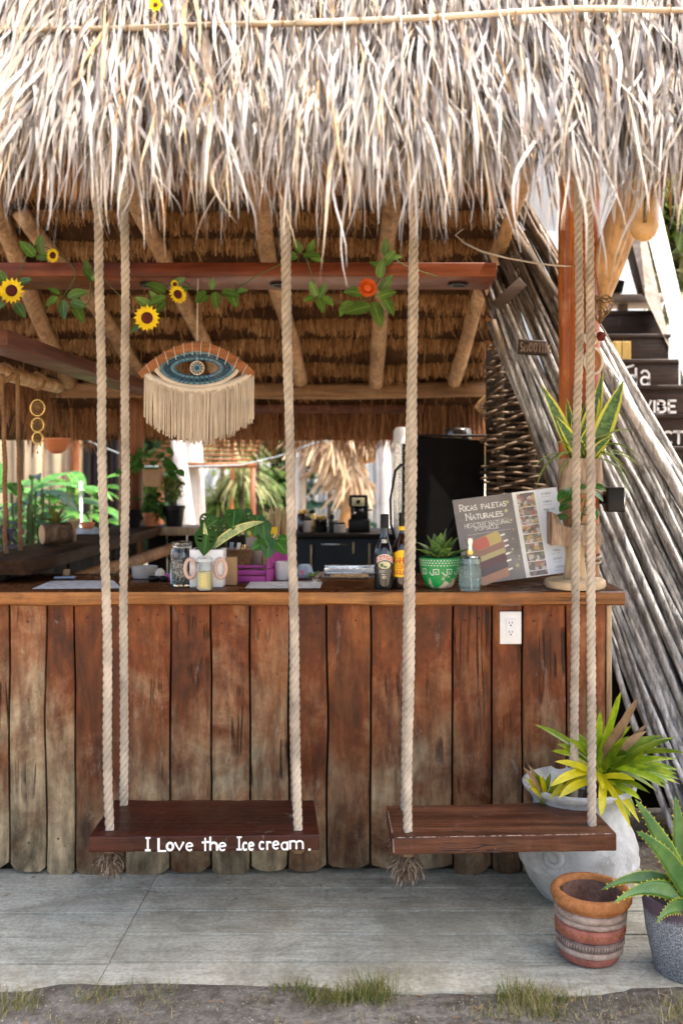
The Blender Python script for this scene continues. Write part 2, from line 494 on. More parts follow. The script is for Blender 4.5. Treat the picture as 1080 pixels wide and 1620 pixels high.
M['terracotta'] = plain('terracotta', (0.36, 0.145, 0.06), 0.8, var=0.35, bump=0.5, bscale=90)
M['clay_orange'] = plain('orange_clay', (0.50, 0.16, 0.06), 0.6, var=0.15, bump=0.2)
M['black'] = plain('black_plastic', (0.005, 0.005, 0.005), 0.4, spec=0.25, bump=0.1)
M['black_matte'] = plain('black_chalk_panel', (0.006, 0.005, 0.0045), 0.8, var=0.3, bump=0.1, spec=0.12)
M['steel'] = plain('brushed_steel', (0.62, 0.62, 0.6), 0.28, metal=1.0, bump=0.05)
M['paper'] = plain('paper', (0.72, 0.72, 0.70), 0.7, var=0.08, bump=0.05)
M['white_ceramic'] = plain('white_ceramic', (0.74, 0.73, 0.70), 0.3, var=0.05, bump=0.05)
M['magenta'] = plain('magenta_paint', (0.36, 0.045, 0.24), 0.5, var=0.25, bump=0.3)
M['soil'] = plain('potting_soil', (0.012, 0.008, 0.005), 0.95, var=0.5, bump=1.0, bscale=120)
M['glass'] = glass('clear_glass', (0.95, 0.98, 0.97))
M['pale_wood'] = wood('pale_cut_wood', (0.30, 0.18, 0.08), (0.48, 0.33, 0.18), (0.6, 0.46, 0.29), 2, 10, 6, 0.6, 0.3, vary=0.1)
M['bark'] = wood('rough_bark', (0.15, 0.09, 0.055), (0.36, 0.25, 0.165), (0.55, 0.42, 0.30), 2, 16, 4, 0.85, 1.0, vary=0.1)
M['pale_pole'] = wood('pale_straw_pole', (0.30, 0.20, 0.11), (0.50, 0.38, 0.24), (0.62, 0.51, 0.37), 0, 14, 9, 0.6, 0.4)
M['bark_dark'] = wood('dark_brown_bark', (0.05, 0.028, 0.016), (0.14, 0.08, 0.045), (0.24, 0.15, 0.09), 2, 16, 4, 0.85, 1.0, vary=0.1)
M['cut_end'] = plain('sawn_end_grain', (0.48, 0.36, 0.22), 0.7, var=0.25, bump=0.4, bscale=90)
# ------------------------------------------------------------------ ground and pavement
def ground_mat():
    t = NT('dirt_and_bounce_sand')
    v = t.coords(False)
    a = t.noise(v, 2.2, 6, 0.65); b = t.noise(v, 45, 5, 0.7); g = t.noise(v, 9, 6, 0.7)
    c = t.ramp(a, [(0.3, (0.10, 0.088, 0.07)), (0.55, (0.19, 0.172, 0.145)), (0.75, (0.30, 0.28, 0.25))])
    c = t.mix(t.val(g, [(0.45, 0.0), (0.62, 0.75)]), c, (0.085, 0.065, 0.045))
    c = t.mix(0.8, c, t.val(b, [(0.32, 0.45), (0.62, 1.2)]), 'MULTIPLY')
    y = t.n('SeparateXYZ', {0: t.n('NewGeometry').outputs['Position']}).outputs[1]
    near = t.math('MULTIPLY', t.val(t.math('ADD', y, t.math('MULTIPLY', t.math('SUBTRACT', g, 0.5), 0.3)), [(2.55 / 10, 0.0), (2.7 / 10, 1.0)]) if False else t.n('MapRange', {'Value': t.math('ADD', y, t.math('MULTIPLY', t.math('SUBTRACT', g, 0.5), 0.4)), 'From Min': 2.45, 'From Max': 2.7}).outputs[0], t.n('MapRange', {'Value': y, 'From Min': 6.5, 'From Max': 7.5, 'To Min': 1.0, 'To Max': 0.0}).outputs[0])
    bounce_sand = t.mix(a, (0.42, 0.34, 0.24), (0.58, 0.49, 0.37))  # pale sand added out of view to bounce warm light into the hut
    c = t.mix(near, bounce_sand, c)
    return t.finish(c, 0.95, t.bump(t.math('ADD', b, t.math('MULTIPLY', g, 1.5)), 0.9, 0.02), 0.15)

def pave_mat():
    t = NT('grey_weathered_decking')
    v = t.coords(True, (1.0, 7.0, 1.0)); w = t.coords(False)
    big = t.noise(w, 1.6, 6, 0.65, 0.4); grain = t.noise(v, 5.0, 7, 0.65, 0.5); fine = t.noise(w, 70, 4, 0.6); mid = t.noise(w, 7, 6, 0.7, 0.3)
    c = t.ramp(grain, [(0.28, (0.22, 0.22, 0.19)), (0.5, (0.36, 0.36, 0.315)), (0.72, (0.45, 0.445, 0.39))])
    c = t.mix(t.val(big, [(0.42, 0.0), (0.62, 0.8)]), c, (0.44, 0.41, 0.34))
    c = t.mix(t.val(mid, [(0.5, 0.0), (0.7, 0.7)]), c, (0.20, 0.19, 0.155))
    c = t.mix(t.val(t.noise(w, 3.1, 7, 0.7, 1.2), [(0.52, 0.0), (0.66, 0.55)]), c, (0.19, 0.185, 0.155))
    c = t.mix(t.val(t.noise(w, 19, 5, 0.7, 0.6), [(0.62, 0.0), (0.74, 0.6)]), c, (0.13, 0.125, 0.115))
    pos = t.n('SeparateXYZ', {0: t.n('NewGeometry').outputs['Position']})
    k = t.math('ADD', t.n('MapRange', {'Value': pos.outputs[1], 'From Min': 3.0, 'From Max': 3.35, 'To Min': 1.0, 'To Max': 0.0}).outputs[0], t.math('MULTIPLY', t.math('SUBTRACT', mid, 0.62), 5.0))
    c = t.mix(t.val(k, [(0.3, 0.0), (0.9, 0.5)]), c, (0.28, 0.25, 0.20))
    c = t.mix(0.7, c, t.val(fine, [(0.3, 0.6), (0.6, 1.15)]), 'MULTIPLY')
    st = t.noise(w, 2.4, 9, 0.75, 0.8)
    c = t.mix(t.val(st, [(0.46, 0.0), (0.58, 0.75)]), c, t.mix(0.55, c, (0.20, 0.18, 0.125)))
    st2 = t.noise(t.coords(True, (1.3, 5, 1)), 3.0, 9, 0.75, 0.8)
    c = t.mix(t.val(st2, [(0.55, 0.0), (0.68, 0.6)]), c, (0.12, 0.115, 0.095))
    c = t.mix(1.0, c, (1.0, 0.985, 0.92), 'MULTIPLY')
    return t.finish(c, t.val(big, [(0.3, 0.6), (0.7, 0.85)]), t.bump(t.math('ADD', grain, t.math('MULTIPLY', fine, 0.4)), 0.35, 0.012), 0.25)

M['ground'] = ground_mat(); M['pave'] = pave_mat()

def gz(x, y):
    if y > 3.4 or y < -2 or abs(x) > 5: return -0.035
    q = noise.noise(Vector((x * 2.1, y * 2.1, 0))) * 0.022 + noise.noise(Vector((x * 7, y * 7, 3))) * 0.012
    return q + (0.004 if y < 3.02 else -0.04)

m = MB()
xs = [-150, -60, -20, -5] + [-3 + 0.06 * i for i in range(101)] + [5, 20, 60, 150]
ys = [-60, -20, -5, 0, 1.2, 1.8] + [2.1 + 0.05 * i for i in range(29)] + [4, 6, 10, 20, 60, 200]
for y in ys:
    for x in xs: m.v.append(Vector((x, y, gz(x, y)))); m.u.append((0, 0))
nx = len(xs)
for j in range(len(ys) - 1):
    for i in range(nx - 1):
        m.f.append((j * nx + i, j * nx + i + 1, (j + 1) * nx + i + 1, (j + 1) * nx + i)); m.mi.append(0)
o = m.build('ground', M['ground']); o['kind'] = 'structure'

pav = bpy.data.objects.new('pavement', None); C.objects.link(pav); ORG['pavement'] = Vector((0, 0, 0)); pav['kind'] = 'structure'
rows_l = [2.985, 3.15, 3.333, 3.507, 3.707, 3.95, 4.2, 4.5, 4.9, 5.4, 6.0, 6.8]
rows_r = [2.975, 3.165, 3.35, 3.53, 3.72, 3.95, 4.2, 4.5, 4.9, 5.4, 6.0, 6.8]
def slab(x0, x1, y0, y1, seed):
    mb = MB(); n = 14; g = 0.0008; gy = 0.0046 if x1 < 0 else 0.0034
    dz = 0.0012 * (3.8 - y0)
    def edge(x, y, s): return y + 0.006 * noise.noise(Vector((x * 1.7, y * 3, 2)))
    top = []
    for i in range(n + 1):
        x = x0 + g + (x1 - x0 - 2 * g) * i / n
        ya = edge(x, y0, 0) + gy; yb = edge(x, y1, 1) - gy
        if y0 < 3.0: ya = y0 + 0.03 * noise.noise(Vector((x * 3, 7, 2))) + 0.012 * noise.noise(Vector((x * 13, 7, 2)))
        for (y, z) in ((ya, -0.05), (ya, dz - 0.0008), (ya + 0.0008, dz), (yb - 0.006, dz), (yb, dz - 0.005), (yb, -0.05)):
            mb.v.append(Vector((x, y, z))); mb.u.append((0, 0))
    for i in range(n):
        for k in range(5):
            a = i * 6 + k; mb.f.append((a, a + 6, a + 7, a + 1)); mb.mi.append(0)
    mb.f.append(tuple(range(6))); mb.mi.append(0)
    mb.f.append(tuple(n * 6 + k for k in range(5, -1, -1))); mb.mi.append(0)
    return mb.build('board', M['pave'], pav, smooth=False)
for k in range(11):
    slab(-2.6, -0.8568, rows_l[k], rows_l[k + 1], k)
    slab(-0.8555, 1.02 - 0.03 * (k == 0) - 0.1 * (k == 1), rows_r[k], rows_r[k + 1], k + 20)

def lerp_(a, b, t): return a + (b - a) * t
# ------------------------------------------------------------------ bar counter
bar = thing('bar_counter', 'long wooden bar counter with live edge top and worn reddish vertical planks', 'bar counter', (-0.3, 3.9, 0))
edges = [-170, -75, 14, 72, 118, 198, 269, 334, 395, 456, 517, 586, 717, 778, 826, 895, 958]
dB = 3.84
for i in range(len(edges) - 1):
    x0 = X(edges[i], dB) + 0.0042; x1 = X(edges[i + 1], dB) - 0.0042
    mb = MB(); nxp, nzp = 8, 18
    zb = 0.0 + rnd.uniform(-0.012, 0.02) + 0.006; zt = 1.046
    th = 0.045 + rnd.uniform(-0.008, 0.012); sd = i * 3.7
    for j in range(nzp + 1):
        tz = j / nzp; z = zb + (zt - zb) * tz
        l = x0 + 0.007 * noise.noise(Vector((sd, z * 2.5, 0)))
        r = x1 + 0.007 * noise.noise(Vector((sd + 3.7, z * 2.5, 0)))
        for k in range(nxp + 1):
            tx = k / nxp
            rx = 0.008 * (abs(2 * tx - 1) ** 5)
            y = dB + rx + 0.004 * noise.noise(Vector((sd + tx * 2, z * 4, 5))) + 0.003 * noise.noise(Vector((sd + tx * 5, z * 12, 8)))
            if i == 4: y -= 0.02 * math.exp(-(((tx - 0.62) * (x1 - x0)) ** 2 + (z - 0.9) ** 2) / 0.0009)
            zz = z
            if j == 0: zz += 0.016 * abs(2 * tx - 1 + 0.6 * noise.noise(Vector((sd, 1, 1)))) ** 3 + 0.006 * noise.noise(Vector((sd + tx * 6, 3, 3)))
            mb.v.append(Vector((l + (r - l) * tx, y, zz))); mb.u.append((tx, tz))
    w = nxp + 1
    for j in range(nzp):
        for k in range(nxp):
            a = j * w + k; mb.f.append((a, a + 1, a + w + 1, a + w)); mb.mi.append(0)
    # side skirts
    for col in (0, nxp):
        b = len(mb.v)
        for j in range(nzp + 1):
            q = mb.v[j * w + col]; mb.v.append(Vector((q.x, dB + th, q.z))); mb.u.append((0, 0))
        for j in range(nzp):
            a0 = j * w + col; a1 = (j + 1) * w + col
            mb.f.append((a0, a1, b + j + 1, b + j) if col == 0 else (a1, a0, b + j, b + j + 1)); mb.mi.append(0)
    b = len(mb.v)
    for k in range(nxp + 1):
        q = mb.v[k]; mb.v.append(Vector((q.x, dB + th, q.z))); mb.u.append((0, 0))
    for k in range(nxp):
        mb.f.append((k + 1, k, b + k, b + k + 1)); mb.mi.append(0)
    pl = mb.build('plank', M['plank'], bar, auto=50)
mb = MB(); mb.box((-0.36, 3.915, 0.52), (2.4, 0.03, 1.05)); mb.build('backing_board', M['gap'], bar)
mb = MB(); mb.box((X(958, 3.86) + 0.014, 3.99, 0.52), (0.022, 0.24, 1.03)); mb.build('end_board', M['pale_wood'], bar, bevel=0.004)
# countertop with a live front edge
mb = MB(); n = 60
x0, x1 = -1.9, X(988, 3.74)
top, bot = 1.107, 1.049
for i in range(n + 1):
    x = x0 + (x1 - x0) * i / n
    e = 0.012 * noise.noise(Vector((x * 1.6, 3, 0))) + 0.006 * noise.noise(Vector((x * 6, 1, 0)))
    zb = bot + 0.006 * noise.noise(Vector((x * 3, 8, 0)))
    f = 3.742 + e
    ring = [(f + 0.02, zb), (f + 0.004, zb + 0.008), (f, zb + 0.028), (f + 0.004, top - 0.006), (f + 0.012, top), (4.36, top), (4.36, top - 0.05)]
    for (y, z) in ring: mb.v.append(Vector((x, y, z))); mb.u.append((0, 0))
for i in range(n):
    for k in range(7):
        k2 = (k + 1) % 7; a = i * 7
        mb.f.append((a + k, a + k2, a + 7 + k2, a + 7 + k)); mb.mi.append(1 if k in (0, 1, 2) else 0)
mb.f.append(tuple(range(6, -1, -1))); mb.mi.append(0)
mb.f.append(tuple(n * 7 + k for k in range(7))); mb.mi.append(1)
mb.cur = 1
ct = mb.build('countertop', [M['counter'], M['counter_edge']], bar, auto=40)
mb = MB()
for i in range(len(edges) - 1):
    for zz in (0.985, 0.14):
        for f in ((0.3, 0.7) if edges[i + 1] - edges[i] > 60 else (0.5,)):
            q = Vector((X(lerp_(edges[i], edges[i + 1], f), dB) + rnd.uniform(-0.008, 0.008), dB, zz + rnd.uniform(-0.02, 0.02)))
            mb.lathe([(0, -0.0045), (0.003, -0.004), (0.0036, 0.004)], q, 8, rot=Matrix.Rotation(math.radians(90), 3, 'X') @ Matrix.Rotation(math.pi, 3, 'X'))
mb.build('nail', M['gap'], bar, kind='stuff')
# socket
oc = P(807, 993, 3.832)
mb = MB(); mb.box(oc, (0.083, 0.008, 0.126)); ol = mb.build('power_outlet', M['white_ceramic'], bar, bevel=0.003, label='white double power outlet near the right end of the bar')
mb = MB(); mb.box(oc + Vector((0, -0.0055, 0)), (0.036, 0.004, 0.072)); mb.build('outlet_insert', M['paper'], ol, bevel=0.001)
for s in (-1, 1):
    mb = MB()
    for dx, hh in ((-0.0062, 0.009), (0.0062, 0.0075)): mb.box(oc + Vector((dx, -0.0078, s * 0.0175 + 0.003)), (0.0022, 0.001, hh))
    mb.tube([oc + Vector((0, -0.0073, s * 0.0175 - 0.0075)), oc + Vector((0, -0.0083, s * 0.0175 - 0.0075))], 0.003, 8)
    mb.build('socket_slot', M['black'], ol)

# ------------------------------------------------------------------ thatched hut
hut = thing('thatched_hut', 'palm thatched open bar hut with shaggy sun bleached eave above the swings', 'hut', (0, 4.5, 0))
EV_Y, EV_Z = 2.40, 2.33
SL1 = math.tan(math.radians(60))
KN_Y = 2.95; KN_Z = EV_Z + SL1 * (KN_Y - EV_Y)
RG_Y, RG_Z = 3.95, 3.80
def zsurf(y):
    return np.where(y < KN_Y, EV_Z + SL1 * (y - EV_Y), KN_Z + (RG_Z - KN_Z) * (y - KN_Y) / (RG_Y - KN_Y))
XR = 4.2; XL = -1.9  # right end lengthened out of view to keep sun off the ground
# packed mat under the front thatch
mb = MB()
mb.hexa([(XL, EV_Y + 0.12, EV_Z + 0.06), (XR, EV_Y + 0.12, EV_Z + 0.06), (XR, KN_Y + 0.12, KN_Z), (XL, KN_Y + 0.12, KN_Z),
         (XL, EV_Y + 0.045, EV_Z + 0.10), (XR, EV_Y + 0.045, EV_Z + 0.10), (XR, KN_Y + 0.03, KN_Z + 0.03), (XL, KN_Y + 0.03, KN_Z + 0.03)])
mb.hexa([(XL, KN_Y + 0.10, KN_Z - 0.02), (XR, KN_Y + 0.10, KN_Z - 0.02), (XR, RG_Y, RG_Z - 0.06), (XL, RG_Y, RG_Z - 0.06),
         (XL, KN_Y + 0.02, KN_Z + 0.02), (XR, KN_Y + 0.02, KN_Z + 0.02), (XR, RG_Y, RG_Z + 0.02), (XL, RG_Y, RG_Z + 0.02)])
mb.build('front_roof_mat', M['thatch_mat'], hut, smooth=False)

def front_strands(n, xr, sr, Lr, wr, lift, hang=0.12, spread=1.0, k=10, tuft=12, dark=0.0, ymax=9):
    nt = max(1, n // tuft)
    tx = rng.uniform(*xr, nt); tlean = (0.16 * np.sin(tx * 5.3 + 1) * np.sin(tx * 2.1) + rng.normal(0, 0.12, nt)) * spread; ttone = rng.uniform(0, 1, nt); tlen = rng.uniform(0.55, 1.3, nt)
    idx = np.arange(n) % nt
    x = tx[idx] + rng.normal(0, 0.016, n); s = rng.uniform(*sr, n)
    L = rng.uniform(*Lr, n) * tlen[idx]
    lay = rng.uniform(0.003, 0.10, n)
    y = EV_Y + s * 0.5; z = zsurf(y)
    nrm = np.array([0, -math.sin(math.radians(60)), 0.5]); dn = np.array([0, -0.5, -math.sin(math.radians(60))])
    p = np.stack([x, y, z], 1) + nrm * lay[:, None]
    d = dn[None, :] + nrm[None, :] * rng.uniform(*lift, n)[:, None]
    d[:, 0] += tlean[idx] + rng.normal(0, 0.07, n) * spread
    d /= np.linalg.norm(d, axis=1)[:, None]
    ph = rng.uniform(0, 6.28, n); fq = rng.uniform(4, 11, n); am = rng.uniform(0.03, 0.34, n) ** 1.2 * spread
    ph2 = rng.uniform(0, 6.28, n); tw0 = rng.uniform(-1.3, 1.3, n); tw1 = rng.normal(0, 1.6, n)
    w = rng.uniform(*wr, n) * 0.5
    Pt = np.zeros((n, k, 3)); Wd = np.zeros((n, k, 3))
    for i in range(k):
        t = i / (k - 1)
        Pt[:, i] = p
        prof = (0.55 + 0.45 * min(1, t / 0.25)) * (1.0 if t < 0.45 else max(0.06, 1 - ((t - 0.45) / 0.55) ** 1.3))
        a = tw0 + tw1 * t
        side = np.cross(d, np.array([0, -1.0, 0.25])); side /= np.linalg.norm(side, axis=1)[:, None] + 1e-9
        up = np.cross(side, d)
        Wd[:, i] = (side * np.cos(a)[:, None] + up * np.sin(a)[:, None]) * (w * prof)[:, None]
        d = d.copy()
        d[:, 2] -= hang
        d[:, 0] += am * np.sin(ph + fq * t) * 0.55
        d[:, 1] += am * np.sin(ph2 + fq * t * 0.8) * 0.35
        d /= np.linalg.norm(d, axis=1)[:, None]
        p = p + d * (L / (k - 1))[:, None]
        zs = zsurf(p[:, 1]) + lay * 1.2
        over = (p[:, 1] > EV_Y - 0.01) & (p[:, 2] < zs)
        p[over, 2] = zs[over]
    tone = np.clip(ttone[idx] * 0.55 + rng.uniform(0, 0.5, n) - dark, 0, 1)
    return Pt, Wd, tone
def cat(*gs):
    return [np.concatenate([g[i] for g in gs], 0) for i in range(3)]
VX = (-1.15, 0.95)
gs = []
for s0, s1, L0, L1, cnt in ((0.0, 0.08, 0.04, 0.13, 1100), (0.06, 0.20, 0.10, 0.32, 2000), (0.2, 0.36, 0.22, 0.42, 2500), (0.34, 0.5, 0.22, 0.44, 2600), (0.48, 0.66, 0.2, 0.40, 2500)):
    gs.append(front_strands(cnt, VX, (s0, s1), (L0, L1), (0.003, 0.0125), (0.02, 0.36), 0.10, 1.1))
gs.append(front_strands(2600, VX, (0.62, 1.05), (0.10, 0.26), (0.004, 0.009), (0.1, 0.7), 0.04, 1.8, k=6))if False else None
G = cat(*gs)
strands('eave_thatch', *G, M['thatch'], hut, kind='stuff')
g6 = front_strands(3200, VX, (0.62, 1.05), (0.10, 0.24), (0.004, 0.009), (0.15, 0.8), 0.05, 2.2, k=6)
strands('upper_thatch', *g6, M['thatch'], hut, kind='stuff')
ge = front_strands(600, VX, (-0.02, 0.10), (0.14, 0.30), (0.0018, 0.004), (-0.1, 0.35), 0.16, 2.0, k=10, tuft=3)
strands('stray_fibre', *ge, M['thatch'], hut, kind='stuff')
gr = cat(front_strands(2400, (0.95, XR), (0.0, 0.4), (0.25, 0.55), (0.012, 0.03), (0.02, 0.3), 0.1), front_strands(900, (XL, -1.15), (0.0, 0.4), (0.25, 0.55), (0.012, 0.03), (0.02, 0.3), 0.1))
strands('side_thatch', *gr, M['thatch'], hut, kind='stuff')
# inner, browner hem with its shade put into the strand tone
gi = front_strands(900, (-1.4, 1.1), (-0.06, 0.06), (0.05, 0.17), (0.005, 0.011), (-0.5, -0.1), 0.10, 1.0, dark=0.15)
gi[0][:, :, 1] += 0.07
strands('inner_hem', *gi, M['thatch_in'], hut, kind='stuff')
# the longest single palm strips of the hem
g = front_strands(300, (-1.02, 0.86), (0.05, 0.24), (0.2, 0.44), (0.006, 0.012), (0.06, 0.42), 0.12, 1.9, k=11, tuft=4)
for i in range(300):
    strands('palm_strip', g[0][i:i + 1], g[1][i:i + 1], g[2][i:i + 1], M['thatch'], hut)
# binding pole lying on the thatch (two lengths, lashed)
def pole_on_thatch(a, b, seed, r):
    mb = MB(); pts = crooked(a, b, 16, 0.012, seed); mb.tube(pts, [r * (0.9 + 0.15 * noise.noise(Vector((i * 0.4, seed, 0)))) for i in range(17)], 8)
    return mb.build('binding_pole', M['pale_pole'], hut)
pole_on_thatch(P(-80, 51, 2.475), P(560, 33, 2.475), 1.0, 0.0085)
pole_on_thatch(P(-80, 47, 2.485), P(480, 38, 2.48), 4.0, 0.006)
pole_on_thatch(P(470, 34, 2.47), P(1140, 14, 2.48), 7.0, 0.009)
mb = MB()
for q in range(9):
    px = 80 + q * 122; c = P(px, 48 - (px / 1080) * 32, 2.476)
    mb.tube([c + Vector((0.013 * math.cos(a) * 0.3, -0.013 * math.cos(a), 0.013 * math.sin(a))) for a in np.linspace(0, 6.283, 13)], 0.0015, 5)
mb.build('pole_lashing', M['rope_dark'], hut, kind='stuff')

# back roof slope: plane z = 2.06 + .7 (6.4 - y)
BS = 0.70; BY, BZ = 6.42, 2.06
def zback(y): return BZ + BS * (BY - y)
BXL, BXR = -3.2, 0.74
mb = MB()
mb.hexa([(BXL, RG_Y - 0.05, zback(RG_Y - 0.05)), (BXR, RG_Y - 0.05, zback(RG_Y - 0.05)), (BXR, 6.85, zback(6.85)), (BXL, 6.85, zback(6.85)),
         (BXL, RG_Y - 0.05, zback(RG_Y - 0.05) + 0.14), (BXR, RG_Y - 0.05, zback(RG_Y - 0.05) + 0.14), (BXR, 6.85, zback(6.85) + 0.14), (BXL, 6.85, zback(6.85) + 0.14)])
mb.build('back_roof_mat', M['thatch_mat'], hut, smooth=False)
def curtain(n, x0, x1, y, z, L, w, mat, name, lean=0.1, dy=0.05, tone0=0.2, ypush=0.0, k=4, jz=0.01, parent=None, axis='x', tip=0.5):
    a = rng.uniform(x0, x1, n)
    Lr = L * rng.uniform(0.55, 1.15, n) * (1 + 0.22 * np.sin(a * 9 + y * 31) * np.sin(a * 4.3 + y * 17))
    p = np.zeros((n, 3))
    wav = 0.014 * np.sin(a * 3.1 + y * 17) + 0.010 * np.sin(a * 7.7 + y * 23)
    if axis == 'x': p[:, 0] = a; p[:, 1] = y + rng.uniform(-dy, dy, n); p[:, 2] = z + wav + rng.uniform(-jz, jz, n)
    else: p[:, 1] = a; p[:, 0] = y + rng.uniform(-dy, dy, n); p[:, 2] = z + wav + rng.uniform(-jz, jz, n)
    d = np.stack([rng.normal(0, lean, n), rng.normal(ypush, lean, n), -np.ones(n)], 1)
    Pt = np.zeros((n, k, 3)); Wd = np.zeros((n, k, 3))
    ww = rng.uniform(0.6, 1.3, n) * w * 0.5
    for i in range(k):
        t = i / (k - 1)
        Pt[:, i] = p + d * (Lr * t)[:, None] + (np.array([0, -0.012, 0])[None, :] * math.sin(math.pi * t) if axis == 'x' else 0)
        Wd[:, i] = (np.array([1, 0.3, 0]) if axis == 'x' else np.array([0.3, 1, 0]))[None, :] * (ww * (1 - (1 - tip) * t))[:, None]
    return strands(name, Pt, Wd, np.clip(rng.uniform(tone0, 1, n), 0, 1), mat, parent or hut, kind='stuff')
for r in range(11):
    y = 6.36 - 0.165 * r - rnd.uniform(-0.012, 0.012)
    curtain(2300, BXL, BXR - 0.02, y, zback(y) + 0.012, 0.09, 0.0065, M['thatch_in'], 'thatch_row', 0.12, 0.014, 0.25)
    curtain(160, BXL, BXR - 0.02, y, zback(y) + 0.012, 0.19, 0.005, M['thatch_in'], 'stray_bristle', 0.35, 0.014, 0.1, tip=0.2)
    mb = MB(); mb.tube(crooked((BXL, y + 0.03, zback(y) - 0.008), (BXR + 0.02, y + 0.03, zback(y) - 0.008), 14, 0.012, r * 1.3), 0.011, 6)
    mb.build('batten', M['log_x'], hut)
# rafters under the back slope, placed along it
def on_back(px, py, off):
    # intersection of the view line with the back slope lowered by off
    e = (740 - py) / F
    d = (BZ - off + BS * BY - EYE) / (e + BS)
    return P(px, py, d)
for (ax, ay, bx, by, w) in ((-70, 180, 112, 612, 29), (40, 330, 232, 605, 28), (195, 270, 345, 600, 27), (395, 280, 478, 604, 29), (613, 300, 597, 606, 29), (815, 300, 722, 606, 27)):
    a = on_back(ax, ay, 0.085); b = on_back(bx, by, 0.085)
    r = w / F * b.y * 0.42
    pts = crooked(a, b, 12, 0.045, ax * 0.13)
    mb = MB(); mb.tube(pts, [r * (0.95 + 0.12 * noise.noise(Vector((i * 0.5, ax, 0)))) for i in range(13)], 10)
    mb.build('rafter', M['rafter'], hut)
# wall plate log at the back and dark board below it
mb = MB(); mb.tube(crooked(P(62, 616, 6.3), P(772, 616, 6.3), 18, 0.018, 2.0), [0.052 + 0.005 * noise.noise(Vector((i * 0.5, 2, 0))) for i in range(19)], 10)
mb.build('wall_plate', M['log_x'], hut)
mb = MB(); mb.box((X(535, 6.5), 6.5, Z(647, 6.5)), (1.12, 0.05, 0.055)); mb.build('back_board', M['beam_dark'], hut, bevel=0.004)
curtain(2600, X(60, 6.8), X(772, 6.8), 6.62, zback(6.6) + 0.16, 0.33, 0.012, M['thatch_red'], 'back_fringe', 0.10, 0.05, 0.1, k=4, jz=0.04, tip=0.25)
curtain(900, X(395, 6.8), X(700, 6.8), 6.66, zback(6.6) + 0.1, 0.36, 0.009, M['thatch_red'], 'back_fringe', 0.14, 0.05, 0.1, k=4, jz=0.05, tip=0.2)
curtain(700, X(640, 6.8), X(772, 6.8), 6.58, zback(6.6) + 0.12, 0.40, 0.012, M['thatch_red'], 'back_fringe', 0.10, 0.04, 0.2, k=4, jz=0.04, tip=0.3)
curtain(1700, 3.9, 6.6, -2.15, 2.13, 0.26, 0.012, M['thatch_red'], 'left_fringe', 0.10, 0.06, 0.0, k=4, jz=0.05, axis='y', tip=0.3)
mb = MB(); mb.hexa([(-2.3, 3.6, 2.02), (-2.1, 3.6, 2.1), (-2.1, 6.7, 2.1), (-2.3, 6.7, 2.02), (-2.3, 3.6, 2.16), (-2.1, 3.6, 2.24), (-2.1, 6.7, 2.24), (-2.3, 6.7, 2.16)])
mb.build('left_roof_mat', M['thatch_mat'], hut, smooth=False)
# red beam board with two downlights
bz0, bz1 = Z(437, 4.2), Z(415, 4.2)
mb = MB(); mb.box(((X(785, 4.2) - 2.3) / 2, 4.36, (bz0 + bz1) / 2), (X(785, 4.2) + 2.3, 0.32, bz1 - bz0)); bm_ = mb.build('cross_beam', M['beam'], hut, bevel=0.004)
for px in (444, 724, 238):
    c = Vector((X(px, 4.36), 4.36, bz0))
    mb = MB(); mb.lathe([(0.0, -0.003), (0.026, -0.003), (0.028, -0.012), (0.046, -0.012), (0.046, 0.002)], c, 20); dl = mb.build('downlight', M['black'], bm_, auto=40)
# left beam board in depth, round log beside it
mb = MB(); mb.box((-1.46, 5.0, 2.055), (0.16, 2.6, 0.06)); mb.build('side_beam', M['beam_dark'], hut, bevel=0.004)
mb = MB(); mb.tube(crooked((-1.63, 3.7, 1.985), (-1.63, 5.05, 1.98), 10, 0.012, 3), [0.034] * 11, 10); mb.build('side_log', M['brace'], hut)
mb = MB()
for yy in (4.33, 4.75): mb.tube([(-1.63 + 0.037 * math.cos(a), yy + 0.006 * math.sin(3 * a), 1.983 + 0.037 * math.sin(a)) for a in np.linspace(0, 6.28, 15)], 0.009, 6)
mb.build('log_lashing', M['rope_dark'], hut, kind='stuff')
# posts
def post(name, px, d, w, z1, mat, seed, z0=0.0, lean=0.0, label=None):
    x = X(px, d); r = w / F * d / 2
    mb = MB(); pts = [Vector((x + lean * (z / 2.5) + 0.012 * noise.noise(Vector((seed, z * 1.3, 0))), d, z)) for z in np.linspace(z0, z1, 14)]
    mb.tube(pts, [r * (1.0 + 0.05 * noise.noise(Vector((seed + 4, i * 0.6, 0)))) for i in range(14)], 16)
    return mb.build(name, mat, hut, label=label)
post('post', 915, 4.12, 66, 3.0, M['post'], 1.0, label='varnished orange brown post rising through the right end of the counter')
post('post', 208, 6.42, 38, 2.08, M['post_dark'], 2.0)
post('post', 208, 4.0, 0.1, 0.02, M['post_dark'], 3.0) if False else None
# diagonal brace log on the right and the beam that carries the swings
a = P(925, 500, 4.22); b = P(1030, 255, 3.85)
mb = MB(); mb.tube(crooked(a, b, 10, 0.015, 6), [0.078, 0.075, 0.072, 0.07, 0.069, 0.068, 0.067, 0.066, 0.066, 0.065, 0.064], 14); mb.build('brace', M['brace'], hut)
mb = MB(); mb.tube(crooked((-1.9, 3.42, 2.84), (1.35, 3.42, 2.84), 12, 0.02, 8), [0.06] * 13, 10); mb.build('swing_beam', M['log_x'], hut)
mb = MB(); mb.tube(crooked(P(790, 395, 4.75), P(838, 250, 4.2), 8, 0.015, 4), [0.032] * 9, 10); mb.build('rafter', M['brace'], hut)

